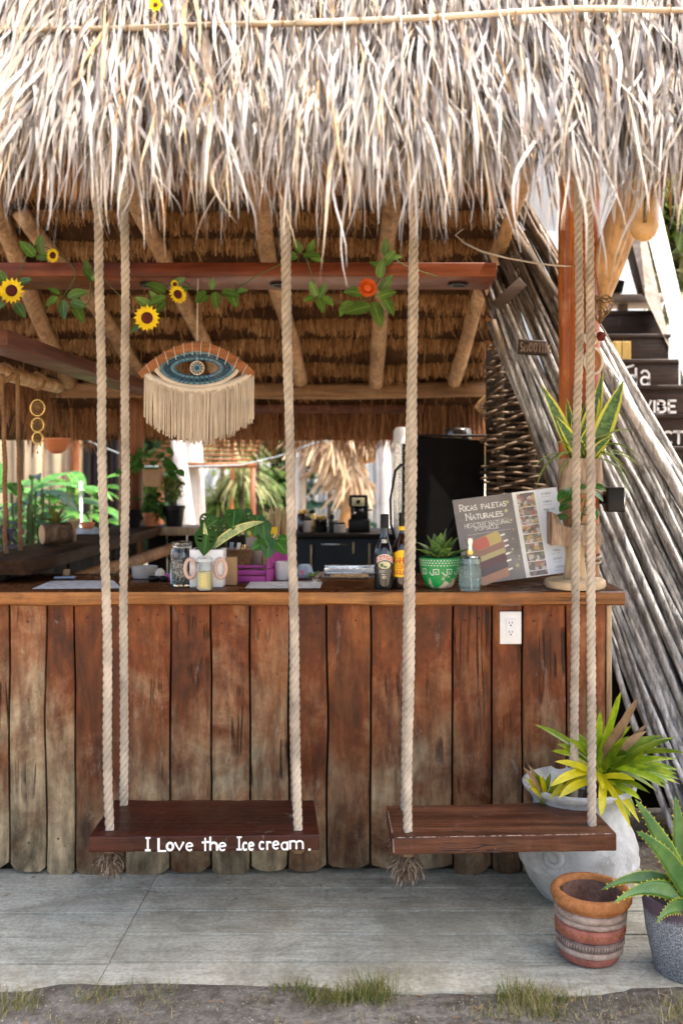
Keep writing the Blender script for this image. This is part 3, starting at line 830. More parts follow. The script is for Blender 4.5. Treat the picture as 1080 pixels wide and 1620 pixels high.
# ------------------------------------------------------------------ slanted pole screen on the right
screen = thing('pole_screen', 'leaning screen of grey weathered poles closing the right side of the hut', 'screen', (1.1, 4.5, 0))
def lerp(a, b, t): return a + (b - a) * t
NP_ = 120
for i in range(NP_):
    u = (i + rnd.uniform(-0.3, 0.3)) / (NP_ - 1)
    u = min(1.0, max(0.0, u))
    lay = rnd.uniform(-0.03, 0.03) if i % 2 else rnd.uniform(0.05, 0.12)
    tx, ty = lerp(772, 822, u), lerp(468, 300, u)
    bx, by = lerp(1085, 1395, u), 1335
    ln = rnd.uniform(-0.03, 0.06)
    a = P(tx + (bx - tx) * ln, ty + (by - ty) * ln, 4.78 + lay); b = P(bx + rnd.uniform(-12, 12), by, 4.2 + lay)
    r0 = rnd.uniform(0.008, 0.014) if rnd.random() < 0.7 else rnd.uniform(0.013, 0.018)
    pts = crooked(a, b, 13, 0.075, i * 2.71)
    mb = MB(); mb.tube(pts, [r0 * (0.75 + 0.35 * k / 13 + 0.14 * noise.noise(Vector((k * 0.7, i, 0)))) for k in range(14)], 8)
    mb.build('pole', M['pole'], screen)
# heavy top pole
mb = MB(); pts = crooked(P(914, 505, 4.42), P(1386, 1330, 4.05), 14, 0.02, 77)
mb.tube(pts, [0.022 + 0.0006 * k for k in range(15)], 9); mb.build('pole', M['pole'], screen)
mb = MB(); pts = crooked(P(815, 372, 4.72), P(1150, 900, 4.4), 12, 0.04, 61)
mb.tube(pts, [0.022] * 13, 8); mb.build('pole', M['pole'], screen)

twigs = thing('twig_wall', 'wall of wavy woven brown twigs behind the menu and post', 'wall', (X(825, 5.2), 5.2, 0))
for i in range(58):
    py = 538 + i * 6.2 + rnd.uniform(-2, 2)
    xa = 770 + 8 * math.sin(i * 0.7) + rnd.uniform(-6, 4); xb = min(905, 792 + (py - 505) * 0.36) + rnd.uniform(2, 12)
    if py < 600: xa += (600 - py) * 0.15
    slope = lerp(22, -6, i / 58)
    pts = [P(lerp(xa, xb, t), py + slope * (0.5 - t) * (1 if i < 8 else 1.6) + 3 * math.sin(t * 8 + i * 1.9), 5.02 + 0.03 * math.sin(t * 14 + i * 3.1)) for t in np.linspace(0, 1, 15)]
    mb = MB(); mb.tube(pts, [0.0065 * (0.8 + 0.35 * noise.noise(Vector((k * 0.8, i, 4)))) + 0.002 for k in range(15)], 7)
    mb.build('twig', M['twig'], twigs)
mb = MB(); mb.add([P(768, 555, 5.12), P(810, 545, 5.12), P(925, 880, 5.12), P(925, 1000, 5.12), P(768, 1000, 5.12)], [(0, 1, 2, 3, 4)]); mb.build('shade_backing', M['dark_board'], twigs, smooth=False, solid=0.02)  # added dark sheet for the shade behind the twigs, hides the sky
for px in (790, 838, 880):
    mb = MB(); mb.tube(crooked(P(px, 560, 5.07), P(px + 4, 1050, 5.07), 8, 0.02, px), 0.02, 7); mb.build('upright', M['pole_brown'], twigs)
mb = MB(); mb.tube(crooked(P(782, 505, 4.72), P(893, 830, 4.62), 10, 0.02, 3), 0.017, 8); mb.build('cross_stick', M['pole_brown'], twigs)
mb = MB(); mb.tube(crooked(P(757, 648, 5.2), P(800, 612, 5.15), 6, 0.012, 3), [0.03, 0.034, 0.036, 0.036, 0.034, 0.03, 0.026], 10); mb.build('stub_log', M['brace'], twigs)
# ------------------------------------------------------------------ lettering drawn as strokes
def arc(cx, cy, rx, ry, a0, a1, n=10):
    return [(cx + rx * math.cos(math.radians(a0 + (a1 - a0) * i / n)), cy + ry * math.sin(math.radians(a0 + (a1 - a0) * i / n))) for i in range(n + 1)]
GL = {
 'A': (0.7, [[(0, 0), (0.35, 1), (0.7, 0)], [(0.13, 0.36), (0.57, 0.36)]]),
 'B': (0.6, [[(0, 0), (0, 1)], [(0, 1)] + arc(0.25, 0.76, 0.27, 0.24, 90, -90) + [(0, 0.52)], [(0, 0.52)] + arc(0.28, 0.26, 0.32, 0.26, 90, -90) + [(0, 0)]]),
 'C': (0.65, [arc(0.38, 0.5, 0.38, 0.5, 50, 310, 14)]),
 'D': (0.65, [[(0, 0), (0, 1)], [(0, 1)] + arc(0.2, 0.5, 0.45, 0.5, 90, -90) + [(0, 0)]]),
 'E': (0.55, [[(0, 0), (0, 1)], [(0, 1), (0.55, 1)], [(0, 0.52), (0.45, 0.52)], [(0, 0), (0.55, 0)]]),
 'F': (0.55, [[(0, 0), (0, 1)], [(0, 1), (0.55, 1)], [(0, 0.52), (0.45, 0.52)]]),
 'H': (0.65, [[(0, 0), (0, 1)], [(0.65, 0), (0.65, 1)], [(0, 0.52), (0.65, 0.52)]]),
 'I': (0.12, [[(0.06, 0), (0.06, 1)]]),
 'K': (0.62, [[(0, 0), (0, 1)], [(0.6, 1), (0.02, 0.45)], [(0.2, 0.6), (0.62, 0)]]),
 'L': (0.52, [[(0, 1), (0, 0)], [(0, 0), (0.52, 0)]]),
 'M': (0.8, [[(0, 0), (0.05, 1)], [(0.05, 1), (0.4, 0.25)], [(0.4, 0.25), (0.75, 1)], [(0.75, 1), (0.8, 0)]]),
 'N': (0.68, [[(0, 0), (0, 1)], [(0, 1), (0.68, 0)], [(0.68, 0), (0.68, 1)]]),
 'O': (0.76, [arc(0.38, 0.5, 0.38, 0.5, 0, 360, 18)]),
 'P': (0.58, [[(0, 0), (0, 1)], [(0, 1)] + arc(0.25, 0.74, 0.32, 0.26, 90, -90) + [(0, 0.48)]]),
 'Q': (0.76, [arc(0.38, 0.5, 0.38, 0.5, 0, 360, 18), [(0.45, 0.25), (0.78, -0.12)]]),
 'R': (0.62, [[(0, 0), (0, 1)], [(0, 1)] + arc(0.25, 0.74, 0.32, 0.26, 90, -90) + [(0, 0.48)], [(0.25, 0.48), (0.64, 0)]]),
 'S': (0.55, [arc(0.28, 0.74, 0.26, 0.26, 40, 270, 9) + arc(0.27, 0.25, 0.28, 0.25, 90, -140, 9)]),
 'T': (0.64, [[(0.32, 0), (0.32, 1)], [(0, 1), (0.64, 1)]]),
 'U': (0.65, [[(0, 1)] + arc(0.325, 0.33, 0.325, 0.33, 180, 360, 10) + [(0.65, 1)]]),
 'V': (0.68, [[(0, 1), (0.34, 0), (0.68, 1)]]),
 'Y': (0.66, [[(0, 1), (0.33, 0.5), (0.66, 1)], [(0.33, 0.5), (0.33, 0)]]),
 ' ': (0.4, []), '.': (0.1, [[(0.02, 0.0), (0.08, 0.0)]]),
 'l': (0.15, [[(0.07, 0), (0.07, 1)]]),
 'a': (0.55, [arc(0.27, 0.3, 0.26, 0.3, 60, 400, 12), [(0.52, 0.62), (0.52, 0)]]),
 'd': (0.58, [arc(0.27, 0.3, 0.27, 0.3, 60, 400, 12), [(0.54, 1.05), (0.54, 0)]]),
 'i': (0.15, [[(0.07, 0), (0.07, 0.6)], [(0.07, 0.85), (0.07, 0.9)]]),
 'v': (0.5, [[(0, 0.6), (0.26, 0.0), (0.5, 0.62)]]),
 'o': (0.52, [arc(0.26, 0.3, 0.25, 0.3, 80, 440, 14)]),
 'e': (0.5, [[(0.03, 0.3), (0.47, 0.36)] + arc(0.26, 0.3, 0.23, 0.31, 10, 310, 12)]),
 't': (0.45, [[(0.2, 1.0), (0.2, 0.0)], [(0.0, 0.66), (0.45, 0.7)]]),
 'h': (0.5, [[(0.02, 1.05), (0.02, 0)], [(0.02, 0.35)] + arc(0.24, 0.38, 0.22, 0.22, 170, 0, 8) + [(0.47, 0)]]),
 'c': (0.46, [arc(0.27, 0.31, 0.25, 0.31, 50, 310, 12)]),
 'r': (0.42, [[(0.05, 0.62), (0.06, 0)], [(0.05, 0.32)] + arc(0.27, 0.4, 0.18, 0.2, 170, 40, 7)]),
 'm': (0.8, [[(0.03, 0.62), (0.03, 0)], [(0.03, 0.35)] + arc(0.21, 0.42, 0.18, 0.2, 170, 0, 7) + [(0.39, 0)], [(0.39, 0.35)] + arc(0.58, 0.42, 0.18, 0.2, 170, 0, 7) + [(0.77, 0)]]),
 '\u00ed': (0.12, [[(0.06, 0), (0.06, 0.6)]]),
}
GL['a2'] = (0.55, [arc(0.25, 0.2, 0.24, 0.2, 0, 360, 14), [(0.04, 0.6), (0.14, 0.7), (0.34, 0.7), (0.5, 0.56), (0.5, 0)]])
GL['J1'] = (0.55, [[(0.28, 0), (0.28, 1)], [(0.08, 1), (0.5, 1)], [(0.05, 0), (0.52, 0)]])   # hand painted capital I with bars
def ribbon(mb, pts, w, fn, closed=False):
    """flat ribbon of width w along 2D pts, mapped to space by fn(x, y)"""
    n = len(pts)
    L = []; R = []
    for i in range(n):
        a = Vector(pts[max(0, i - 1)]); b = Vector(pts[min(n - 1, i + 1)])
        t = (b - a)
        if t.length < 1e-9: t = Vector((1, 0))
        t.normalize(); q = Vector((-t.y, t.x)) * w * 0.5
        p = Vector(pts[i])
        if i == 0: p = p - t * w * 0.3
        if i == n - 1: p = p + t * w * 0.3
        L.append(p + q); R.append(p - q)
    vs = [fn(p.x, p.y) for p in L] + [fn(p.x, p.y) for p in R]
    fs = [(i, n + i, n + i + 1, i + 1) for i in range(n - 1)]
    mb.add(vs, fs)
def write(mb, text, fn, x, y, h, w=0.13, gap=0.16, wide=1.0, serif=False, small=1.0, jitter=0.0, width=None):
    def size(tx):
        tot = 0
        for ch in tx:
            k = h * (small if (ch.islower() and small != 1.0) else 1.0)
            g = GL[ch.upper() if (ch.islower() and small != 1.0) else ch]
            tot += (g[0] * wide + gap) * k
        return tot
    if width is not None: wide = wide * width / max(1e-6, size(text)); 
    for ch in text:
        k = h * (small if (ch.islower() and small != 1.0) else 1.0)
        key = ch.upper() if (ch.islower() and small != 1.0) else ch
        g = GL[key]
        jy = rnd.uniform(-jitter, jitter) * h; js = 1 + rnd.uniform(-jitter, jitter)
        for st in g[1]:
            pts = [(x + a * k * wide, y + jy + b * k * js) for a, b in st]
            ribbon(mb, pts, w * h * rnd.uniform(1 - jitter * 2, 1 + jitter * 2), fn)
            if serif:
                for q in (pts[0], pts[-1]):
                    if len(st) <= 3: ribbon(mb, [(q[0] - 0.12 * k, q[1]), (q[0] + 0.12 * k, q[1])], w * h * 0.55, fn)
        x += (g[0] * wide + gap) * k
    return x

# ------------------------------------------------------------------ the two swings
M['knot'] = plain('grimy_rope_knot', (0.16, 0.10, 0.055), 0.9, var=0.4, bump=0.8, bscale=200)
def rope_path(a, b, n): return [a.lerp(b, i / n) for i in range(n + 1)]
def twisted(mb, a, b, R=0.0155, pitch=0.08, r=0.0092, wig=0.004, seed=0.0):
    a = Vector(a); b = Vector(b); L = (b - a).length
    n = int(L / pitch * 9)
    t = (b - a).normalized(); u = t.cross(Vector((0, 1, 0))).normalized(); w = t.cross(u)
    for s in range(3):
        pts = []
        for i in range(n + 1):
            f = i / n; ang = 2 * math.pi * (f * L / pitch + s / 3)
            c = a.lerp(b, f) + u * wig * noise.noise(Vector((f * 5, seed, 0))) * 2
            pts.append(c + (u * math.cos(ang) + w * math.sin(ang)) * (R - r) * 1.12)
        mb.tube(pts, r, 6)
def fuzz(n, a, b, R, parent, nm='rope_fibre'):
    a = np.array(a); b = np.array(b)
    f = rng.uniform(0, 1, n); ang = rng.uniform(0, 6.28, n)
    p = a + (b - a) * f[:, None] + np.stack([np.cos(ang), np.sin(ang), np.zeros(n)], 1) * R * 0.95
    d = np.stack([np.cos(ang), np.sin(ang), rng.normal(0, 1.2, n)], 1) * 0.004
    Pt = np.stack([p, p + d * 0.6, p + d + rng.normal(0, 0.001, (n, 3))], 1)
    Wd = np.zeros((n, 3, 3)); Wd[:, :, 0] = 0.0003
    strands(nm, Pt, Wd, rng.uniform(0.5, 1, n), M['rope_frayed'], parent, kind='stuff')
def swing(label, mat, fl, fr, bl, br, ropes, zt, th, group, knots, seed):
    c = (Vector(fl) + Vector(br)) / 2
    t = thing('swing', label, 'swing', (c.x, c.y, zt - th), group)
    # seat: subdivided slab with slightly worn, uneven edges
    mb = MB(); nx, ny = 24, 6
    def Q(i, j, z):
        s = i / nx; q = j / ny
        p = Vector(fl).lerp(Vector(fr), s).lerp(Vector(bl).lerp(Vector(br), s), q)
        return p + Vector((0, 0, z))
    for z, bias in ((zt, 1), (zt - th, 0)):
        for j in range(ny + 1):
            for i in range(nx + 1):
                p = Q(i, j, z)
                e = 0.0025 * noise.noise(Vector((i * 0.9, j * 0.9 + seed, z * 9)))
                p.z += e
                if j in (0, ny): p.y += 0.0035 * noise.noise(Vector((i * 0.8, seed, z * 40)))
                mb.v.append(p); mb.u.append((i / nx, j / ny))
    w = nx + 1; o2 = w * (ny + 1)
    for j in range(ny):
        for i in range(nx):
            a = j * w + i
            mb.f.append((a, a + 1, a + w + 1, a + w)); mb.mi.append(0)
            mb.f.append((o2 + a, o2 + a + w, o2 + a + w + 1, o2 + a + 1)); mb.mi.append(0)
    for i in range(nx):
        mb.f.append((i, o2 + i, o2 + i + 1, i + 1)); mb.mi.append(0)
        a = ny * w + i; mb.f.append((a + 1, o2 + a + 1, o2 + a, a)); mb.mi.append(0)
    for j in range(ny):
        a = j * w; mb.f.append((a + w, o2 + a + w, o2 + a, a)); mb.mi.append(0)
        a = j * w + nx; mb.f.append((a, o2 + a, o2 + a + w, a + w)); mb.mi.append(0)
    seat = mb.build('seat', mat, t, smooth=False, bevel=0.005)
    for k, (bx, by, tx_, ty_) in enumerate(ropes):
        a = Vector((bx, by, zt - th - 0.01)); tp = Vector((tx_, ty_, 2.80))
        mb = MB(); twisted(mb, a, tp, seed=seed + k)
        rp = mb.build('rope', M['rope'], t)
        fuzz(500, (bx, by, zt), (tx_, ty_, 2.8), 0.017, rp)
        mb = MB(); mb.lathe([(0.0, -0.026), (0.014, -0.025), (0.022, -0.018), (0.023, -0.010), (0.019, -0.003), (0.014, 0.0)], (bx, by, zt - th), 12, wob=0.25)
        kn = mb.build('knot', M['knot'], rp)
        if k in knots:
            n = 420; ang = rng.uniform(0, 6.28, n); el = rng.uniform(-1.3, 0.2, n); L = rng.uniform(0.02, knots[k], n)
            p = np.tile(np.array([bx, by, zt - th - 0.03]), (n, 1)) + rng.normal(0, 0.01, (n, 3))
            d = np.stack([np.cos(ang) * np.cos(el), np.sin(ang) * np.cos(el) * 0.6, np.sin(el)], 1)
            Pt = np.stack([p + d * (L * f)[:, None] + rng.normal(0, 0.003 * (f > 0), (n, 3)) + np.array([0, 0, -0.02 * f * f]) for f in (0, 0.35, 0.7, 1.0)], 1)
            Wd = np.zeros((n, 4, 3)); Wd[:, :, 0] = 0.0011
            strands('frayed_end', Pt, Wd, rng.uniform(0, 1, n), M['rope_frayed'], kn, kind='stuff')
        # shadowed hole rim in the seat
    return t, seat
ZT = 0.369
swL, seatL = swing('dark stained plank swing with I Love the Ice cream painted on its front edge', M['seat_dark'],
    (X(140, 3.24), 3.24, 0), (X(505, 3.26), 3.26, 0), (X(180, 3.6), 3.6, 0), (X(497, 3.6), 3.6, 0),
    [(X(175, 3.307), 3.307, X(152, 3.31), 3.31), (X(196, 3.55), 3.55, X(199, 3.53), 3.53), (X(472, 3.307), 3.307, X(446, 3.31), 3.31), (X(468, 3.55), 3.55, X(450, 3.53), 3.53)],
    ZT, 0.052, 'rope swings hanging in front of the bar', {0: 0.06}, 1.0)
swR, seatR = swing('plain worn brown plank swing with scuffed pale edges in front of the pots', M['seat_brown'],
    (X(621, 3.235), 3.235, 0), (X(975, 3.27), 3.27, 0), (X(611, 3.535), 3.535, 0), (X(927, 3.585), 3.585, 0),
    [(X(645, 3.287), 3.287, X(657, 3.33), 3.33), (X(639, 3.50), 3.50, X(656, 3.50), 3.50), (X(936, 3.345), 3.345, X(931, 3.36), 3.36), (X(906, 3.54), 3.54, X(917, 3.53), 3.53)],
    ZT, 0.058, 'rope swings hanging in front of the bar', {0: 0.075, 1: 0.06}, 5.0)
# painted words on the front of the left seat
A0 = Vector((X(140, 3.24), 3.24 - 0.0036, ZT - 0.052)); A1 = Vector((X(505, 3.26), 3.26 - 0.0036, ZT - 0.052))
def onseat(px, h, off=0.0): # px in photo pixels along the face, h metres above its bottom edge
    f = (px - 140) / 365.0; p = A0.lerp(A1, f); return Vector((p.x, p.y - off, p.z + h))
words = [('J1', 230, 8), ('L', 251, 11), ('o', 264, 10), ('v', 277, 13), ('e', 294, 11), ('t', 320, 10), ('h', 332, 12), ('e', 346, 11), ('J1', 374, 8), ('c', 384, 6), ('e', 393, 8), ('c', 410, 7), ('r', 421.5, 7), ('e', 431, 10), ('a', 445, 10), ('m', 458, 22), ('.', 488, 3)]
pxm = 365.0 / (A1 - A0).length
for ch, px, wpx in words:
    mb = MB(); g = GL[ch]; sx = wpx / g[0]
    H = 0.040 if ch in ('J1', 'L', 't', 'h') else 0.040
    y0 = 0.0065 + rnd.uniform(-0.002, 0.002)
    for st in g[1]:
        ribbon(mb, [(px + a * sx, (y0 + b * H) * pxm) for a, b in st], 3.1 * rnd.uniform(0.85, 1.2), lambda x, y: onseat(x, y / pxm))
    mb.build('painted_letter', M['paint_white'], seatL, smooth=False)
# scuffed pale paint along the right seat edges
mb = MB()
B0 = Vector((X(621, 3.235), 3.235, ZT)); B1 = Vector((X(975, 3.27), 3.27, ZT))
for i in range(60):
    f = rnd.random() ** 0.8 * 0.97; l = rnd.uniform(0.004, 0.035)
    a = B0.lerp(B1, f); b = B0.lerp(B1, min(1, f + l))
    mb.tube([a + Vector((0, 0.0018, -0.0016)), a.lerp(b, 0.5) + Vector((0, 0.001, -0.0012)), b + Vector((0, 0.0018, -0.0018))], [0.0006, 0.0022 * rnd.uniform(0.5, 1.0), 0.0005], 5)
D1 = Vector((X(611, 3.535), 3.535, ZT))
for i in range(14):
    f = rnd.uniform(0.0, 0.9); a = B0.lerp(D1, f); b = B0.lerp(D1, min(1, f + 0.08)); a, b = a + Vector((0.0018, 0, -0.0014)), b + Vector((0.0018, 0, -0.0014))
    mb.tube([a, a.lerp(b, 0.5), b], [0.0006, 0.0022, 0.0005], 5)
for i in range(9):
    f = rnd.uniform(0, 0.9); mb.tube([B0.lerp(B1, 0) + Vector((0.001 + 0.0005 * i, 0.0012, -0.005 - 0.005 * i)), B0 + Vector((0.0012, 0.001, -0.01 - 0.005 * i))], 0.0014, 5)
M['scuff'] = plain('pale_scuffed_wood', (0.33, 0.25, 0.19), 0.8, var=0.3)
mb.build('scuffed_edge', M['scuff'], seatR, kind='stuff')

# ------------------------------------------------------------------ woven eye hanging
def eye():
    d = 4.27
    s = d / F
    c0 = P(312, 583, d)
    t = thing('macrame_eye', 'hanging macrame eye with blue woven iris, wooden lid and long cream fringe', 'wall hanging', (c0.x, c0.y, c0.z))
    def E(px, py, off=0.0): return P(px, py, d + off)
    def lens(f, up):  # lens outline point at fraction f in [0,1]
        x = 250 + (378 - 250) * f
        return x
    M['lid'] = wood('eye_lid_wood', (0.30, 0.10, 0.03), (0.45, 0.17, 0.055), (0.55, 0.24, 0.09), 0, 10, 8, 0.4, 0.15)
    M['cord_cream'] = plain('cream_cotton_cord', (0.66, 0.57, 0.45), 0.85, var=0.12, bump=0.5, bscale=300)
    M['bead_light'] = plain('pale_blue_yarn', (0.14, 0.29, 0.36), 0.8, var=0.2, bump=0.6, bscale=300)
    M['bead_dark'] = plain('deep_blue_yarn', (0.03, 0.095, 0.155), 0.8, var=0.25, bump=0.6, bscale=300)
    # lid arch
    mb = MB(); top = []; bot = []
    n = 22
    for i in range(n + 1):
        f = i / n; px = 218 + (405 - 218) * f
        yt = 590 - 50 * (1 - abs(2 * f - 1) ** 1.75) ** 0.92
        fx = min(1, max(0, (px - 226) / (396 - 226)))
        yb = 596 - 41 * (1 - abs(2 * fx - 1) ** 1.9)
        if f < 0.08 or f > 0.92: yb = yt + 7 + 2
        top.append((px, yt)); bot.append((226 + (396 - 226) * f, max(yb, yt + 6)))
    vs = []; fs = []
    for i in range(n + 1):
        vs += [E(*top[i], -0.012), E(*bot[i], -0.012), E(*bot[i], 0.012), E(*top[i], 0.012)]
    for i in range(n):
        a = 4 * i
        for k in range(4): fs.append((a + k, a + (k + 1) % 4, a + 4 + (k + 1) % 4, a + 4 + k))
    fs += [(3, 2, 1, 0), (4 * n, 4 * n + 1, 4 * n + 2, 4 * n + 3)]
    mb.add(vs, fs); mb.build('lid', M['lid'], t, smooth=False, bevel=0.003)
    mb = MB()
    for i in range(12):
        f = (i + 0.9) / 12.8; k = f * n; a = int(k); q = k - a
        tp = Vector(top[a]).lerp(Vector(top[min(n, a + 1)]), q); bt = Vector(bot[a]).lerp(Vector(bot[min(n, a + 1)]), q)
        bt.y += 5; bt.x += (312 - bt.x) * 0.03
        mb.tube([E(tp.x, tp.y - 1, 0), E(tp.x, tp.y - 1, -0.0145), E(bt.x, bt.y, -0.0145), E(bt.x, bt.y + 1, 0)], 0.0016, 5)
    mb.build('lid_binding', M['cord_cream'], t)
    # lens outline and yarn rings
    def ringpt(k, a):  # k: 0 outer .. 1 inner
        rx = lerp(63, 34, k); ry = lerp(27, 12.5, k)
        x = math.cos(a); y = math.sin(a)
        sh = lerp(1.35, 1.0, k)
        yy = (abs(y) ** sh) * (1 if y > 0 else -1)
        return (312 + rx * (abs(x) ** 0.92) * (1 if x > 0 else -1), 583 - 1 + ry * yy)
    mb = MB()
    for off, r in ((0, 0.0062), (0.055, 0.004)):
        mb.tube([E(*[(lambda q: (312 + (q[0] - 312) * (1.06 - off), 582 + (q[1] - 582) * (1.08 - off)))(ringpt(0, a))][0], -0.004) for a in np.linspace(0, 2 * math.pi, 50)], r, 6, cap=False)
    mb.build('outline_cord', M['cord_cream'], t)
    for (k0, k1, cnt, mt) in ((0.06, 0.34, 46, 'bead_light'), (0.38, 0.66, 40, 'bead_dark'), (0.70, 0.95, 34, 'bead_light')):
        for i in range(cnt):
            a0 = 2 * math.pi * (i + 0.07) / cnt; a1 = 2 * math.pi * (i + 0.93) / cnt
            q = [ringpt(k0, a0), ringpt(k0, a1), ringpt(k1, a1), ringpt(k1, a0)]
            cx = sum(p[0] for p in q) / 4; cy = sum(p[1] for p in q) / 4
            mb = MB()
            o = [E(cx + (p[0] - cx) * 0.98, cy + (p[1] - cy) * 0.98, 0.004) for p in q]; ii = [E(cx + (p[0] - cx) * 0.66, cy + (p[1] - cy) * 0.7, -0.006) for p in q]
            mb.add(o + ii, [(0, 1, 5, 4), (1, 2, 6, 5), (2, 3, 7, 6), (3, 0, 4, 7), (4, 5, 6, 7)])
            mb.build('yarn_knot', M[mt], t)
    mb = MB(); mb.tube([E(*ringpt(1.0, a), -0.002) for a in np.linspace(0, 2 * math.pi, 40)], 0.0022, 5, cap=False)
    mb.tube([E(*ringpt(0.36, a), -0.001) for a in np.linspace(0, 2 * math.pi, 40)], 0.0016, 5, cap=False)
    mb.tube([E(*ringpt(0.68, a), -0.001) for a in np.linspace(0, 2 * math.pi, 40)], 0.0016, 5, cap=False)
    mb.build('ring_cord', M['bead_dark'], t)
    # pupil
    pc = E(312, 582, -0.008)
    rot = Matrix.Rotation(math.radians(90), 3, 'X')
    mb = MB(); mb.tube([pc + Vector((10.5 * s * math.cos(a), 0, 10.5 * s * math.sin(a))) for a in np.linspace(0, 6.2832, 25)], 0.0026, 6, cap=False)
    for i in range(12):
        a = i / 12 * 6.283; mb.tube([pc + Vector((6.3 * s * math.cos(a), 0, 6.3 * s * math.sin(a))), pc + Vector((10.2 * s * math.cos(a), 0, 10.2 * s * math.sin(a)))], 0.0022, 5)
    pp = mb.build('pupil_ring', M['cord_cream'], t)
    mb = MB(); mb.lathe([(0, -0.004), (2.6 * s, -0.004), (2.8 * s, 0.0)], pc, 12, rot=rot); mb.build('pupil', M['bead_dark'], t)
    mb = MB(); mb.tube([pc + Vector((4.6 * s * math.cos(a), 0, 4.6 * s * math.sin(a))) for a in np.linspace(0, 6.2832, 21)], 0.0042, 6, cap=False); mb.build('iris_ring', M['bead_light'], t)
    mb = MB(); mb.tube([E(312, 572, -0.006), E(312, 556, -0.004)], 0.001, 4); mb.build('pupil_cord', M['cord_cream'], t)
    # woven band and fringe
    n = 30; vs = []; fs = []
    def bandx(f): return lerp(230, 398, f)
    def bt(f): return 588 + 24 * (1 - abs(2 * f - 1) ** 2.0) - 2
    def bb(f): return 600 + 25 * (1 - abs(2 * f - 1) ** 2.0)
    for i in range(n + 1):
        f = i / n; vs += [E(bandx(f), bt(f), -0.004), E(bandx(f), (bt(f) + bb(f)) / 2, -0.012), E(bandx(f), bb(f), -0.004)]
    for i in range(n):
        a = 3 * i; fs += [(a, a + 1, a + 4, a + 3), (a + 1, a + 2, a + 5, a + 4)]
    mb = MB(); mb.add(vs, fs); mb.build('woven_band', M['cord_cream'], t, solid=0.004)
    mb = MB(); ns = 170
    for i in range(ns):
        f = (i + rnd.uniform(-0.3, 0.3)) / (ns - 1); f = min(1, max(0, f)); px = lerp(229, 401, f)
        yb = 664 + 37 * (1 - abs(2 * f - 1) ** 1.9) + rnd.uniform(-6, 5)
        yt = bb(f) - 10; oy = rnd.uniform(-0.008, 0.006)
        px2 = px + rnd.uniform(-1.5, 1.5)
        mb.tube([E(px, yt, oy * 0.3 - 0.008), E(px + rnd.uniform(-0.6, 0.6), yt + 12, oy - 0.009), E((px + px2) / 2, (yt + yb) / 2, oy), E(px2, yb, oy)], [0.0016, 0.0019, 0.0019, 0.0022], 5)
    mb.build('fringe', M['cord_cream'], t, kind='stuff')
    mb = MB(); mb.tube([E(313, 541, -0.002), P(313, 470, 4.27), P(314, 437, 4.26)], 0.0014, 5); mb.tube([E(311, 556, -0.002), P(312, 480, 4.27), P(313, 437, 4.26)], 0.0011, 5)
    mb.build('hanging_cord', M['cord_cream'], t)
eye()

# ------------------------------------------------------------------ flower garland along the beam
M['leaf_garland'] = leafmat('garland_leaf', (0.05, 0.11, 0.014), (0.12, 0.21, 0.03), rough=0.45, vein=0.5)
M['petal_yellow'] = plain('yellow_petal', (0.92, 0.66, 0.006), 0.6, var=0.12, bump=0.1, trans=0.25)
M['petal_orange'] = plain('orange_petal', (0.62, 0.10, 0.008), 0.6, var=0.2, bump=0.1, trans=0.2)
M['flower_core'] = plain('brown_flower_core', (0.10, 0.012, 0.008), 0.9, var=0.4, bump=1.0, bscale=400)
M['vine'] = plain('green_vine', (0.07, 0.10, 0.025), 0.7)
gar = thing('flower_garland', 'artificial leaf garland with sunflowers and one orange bloom draped on the red beam', 'garland', tuple(P(400, 430, 4.17)))
mb = MB()
vp = [(-40, 470), (10, 470), (45, 400), (75, 392), (120, 430), (100, 475), (140, 480), (150, 430), (215, 490), (255, 465), (280, 440), (320, 465), (360, 465), (400, 440), (450, 415), (480, 402), (505, 465), (545, 478), (580, 470), (605, 430), (610, 400), (640, 420), (700, 440)]
pts = [P(px, py, 4.17 + 0.02 * math.sin(i * 2.1)) for i, (px, py) in enumerate(vp)]
sm = []
for i in range(len(pts) - 1):
    for k in range(5):
        t_ = k / 5; a = pts[max(0, i - 1)]; b = pts[i]; c = pts[i + 1]; d_ = pts[min(len(pts) - 1, i + 2)]
        sm.append(0.5 * ((2 * b) + (c - a) * t_ + (2 * a - 5 * b + 4 * c - d_) * t_ ** 2 + (3 * b - a - 3 * c + d_) * t_ ** 3))
mb.tube(sm, 0.0022, 5); mb.build('vine', M['vine'], gar)
def gleaf(px, py, ang, L, W=None, tilt=0.0):
    a = math.radians(ang); s = 4.14 / F
    mb = MB(); W = W or L * 0.52
    mb.blade(P(px, py, 4.14 + rnd.uniform(-0.02, 0.02)), (math.cos(a), rnd.uniform(-0.35, 0.1), math.sin(a)), L * s, W * s, (rnd.uniform(-0.3, 0.3), -1, rnd.uniform(0.0, 0.5)), curl=rnd.uniform(0.1, 0.6), fold=0.25, segs=7, shape='oval')
    mb.build('leaf', M['leaf_garland'], gar)
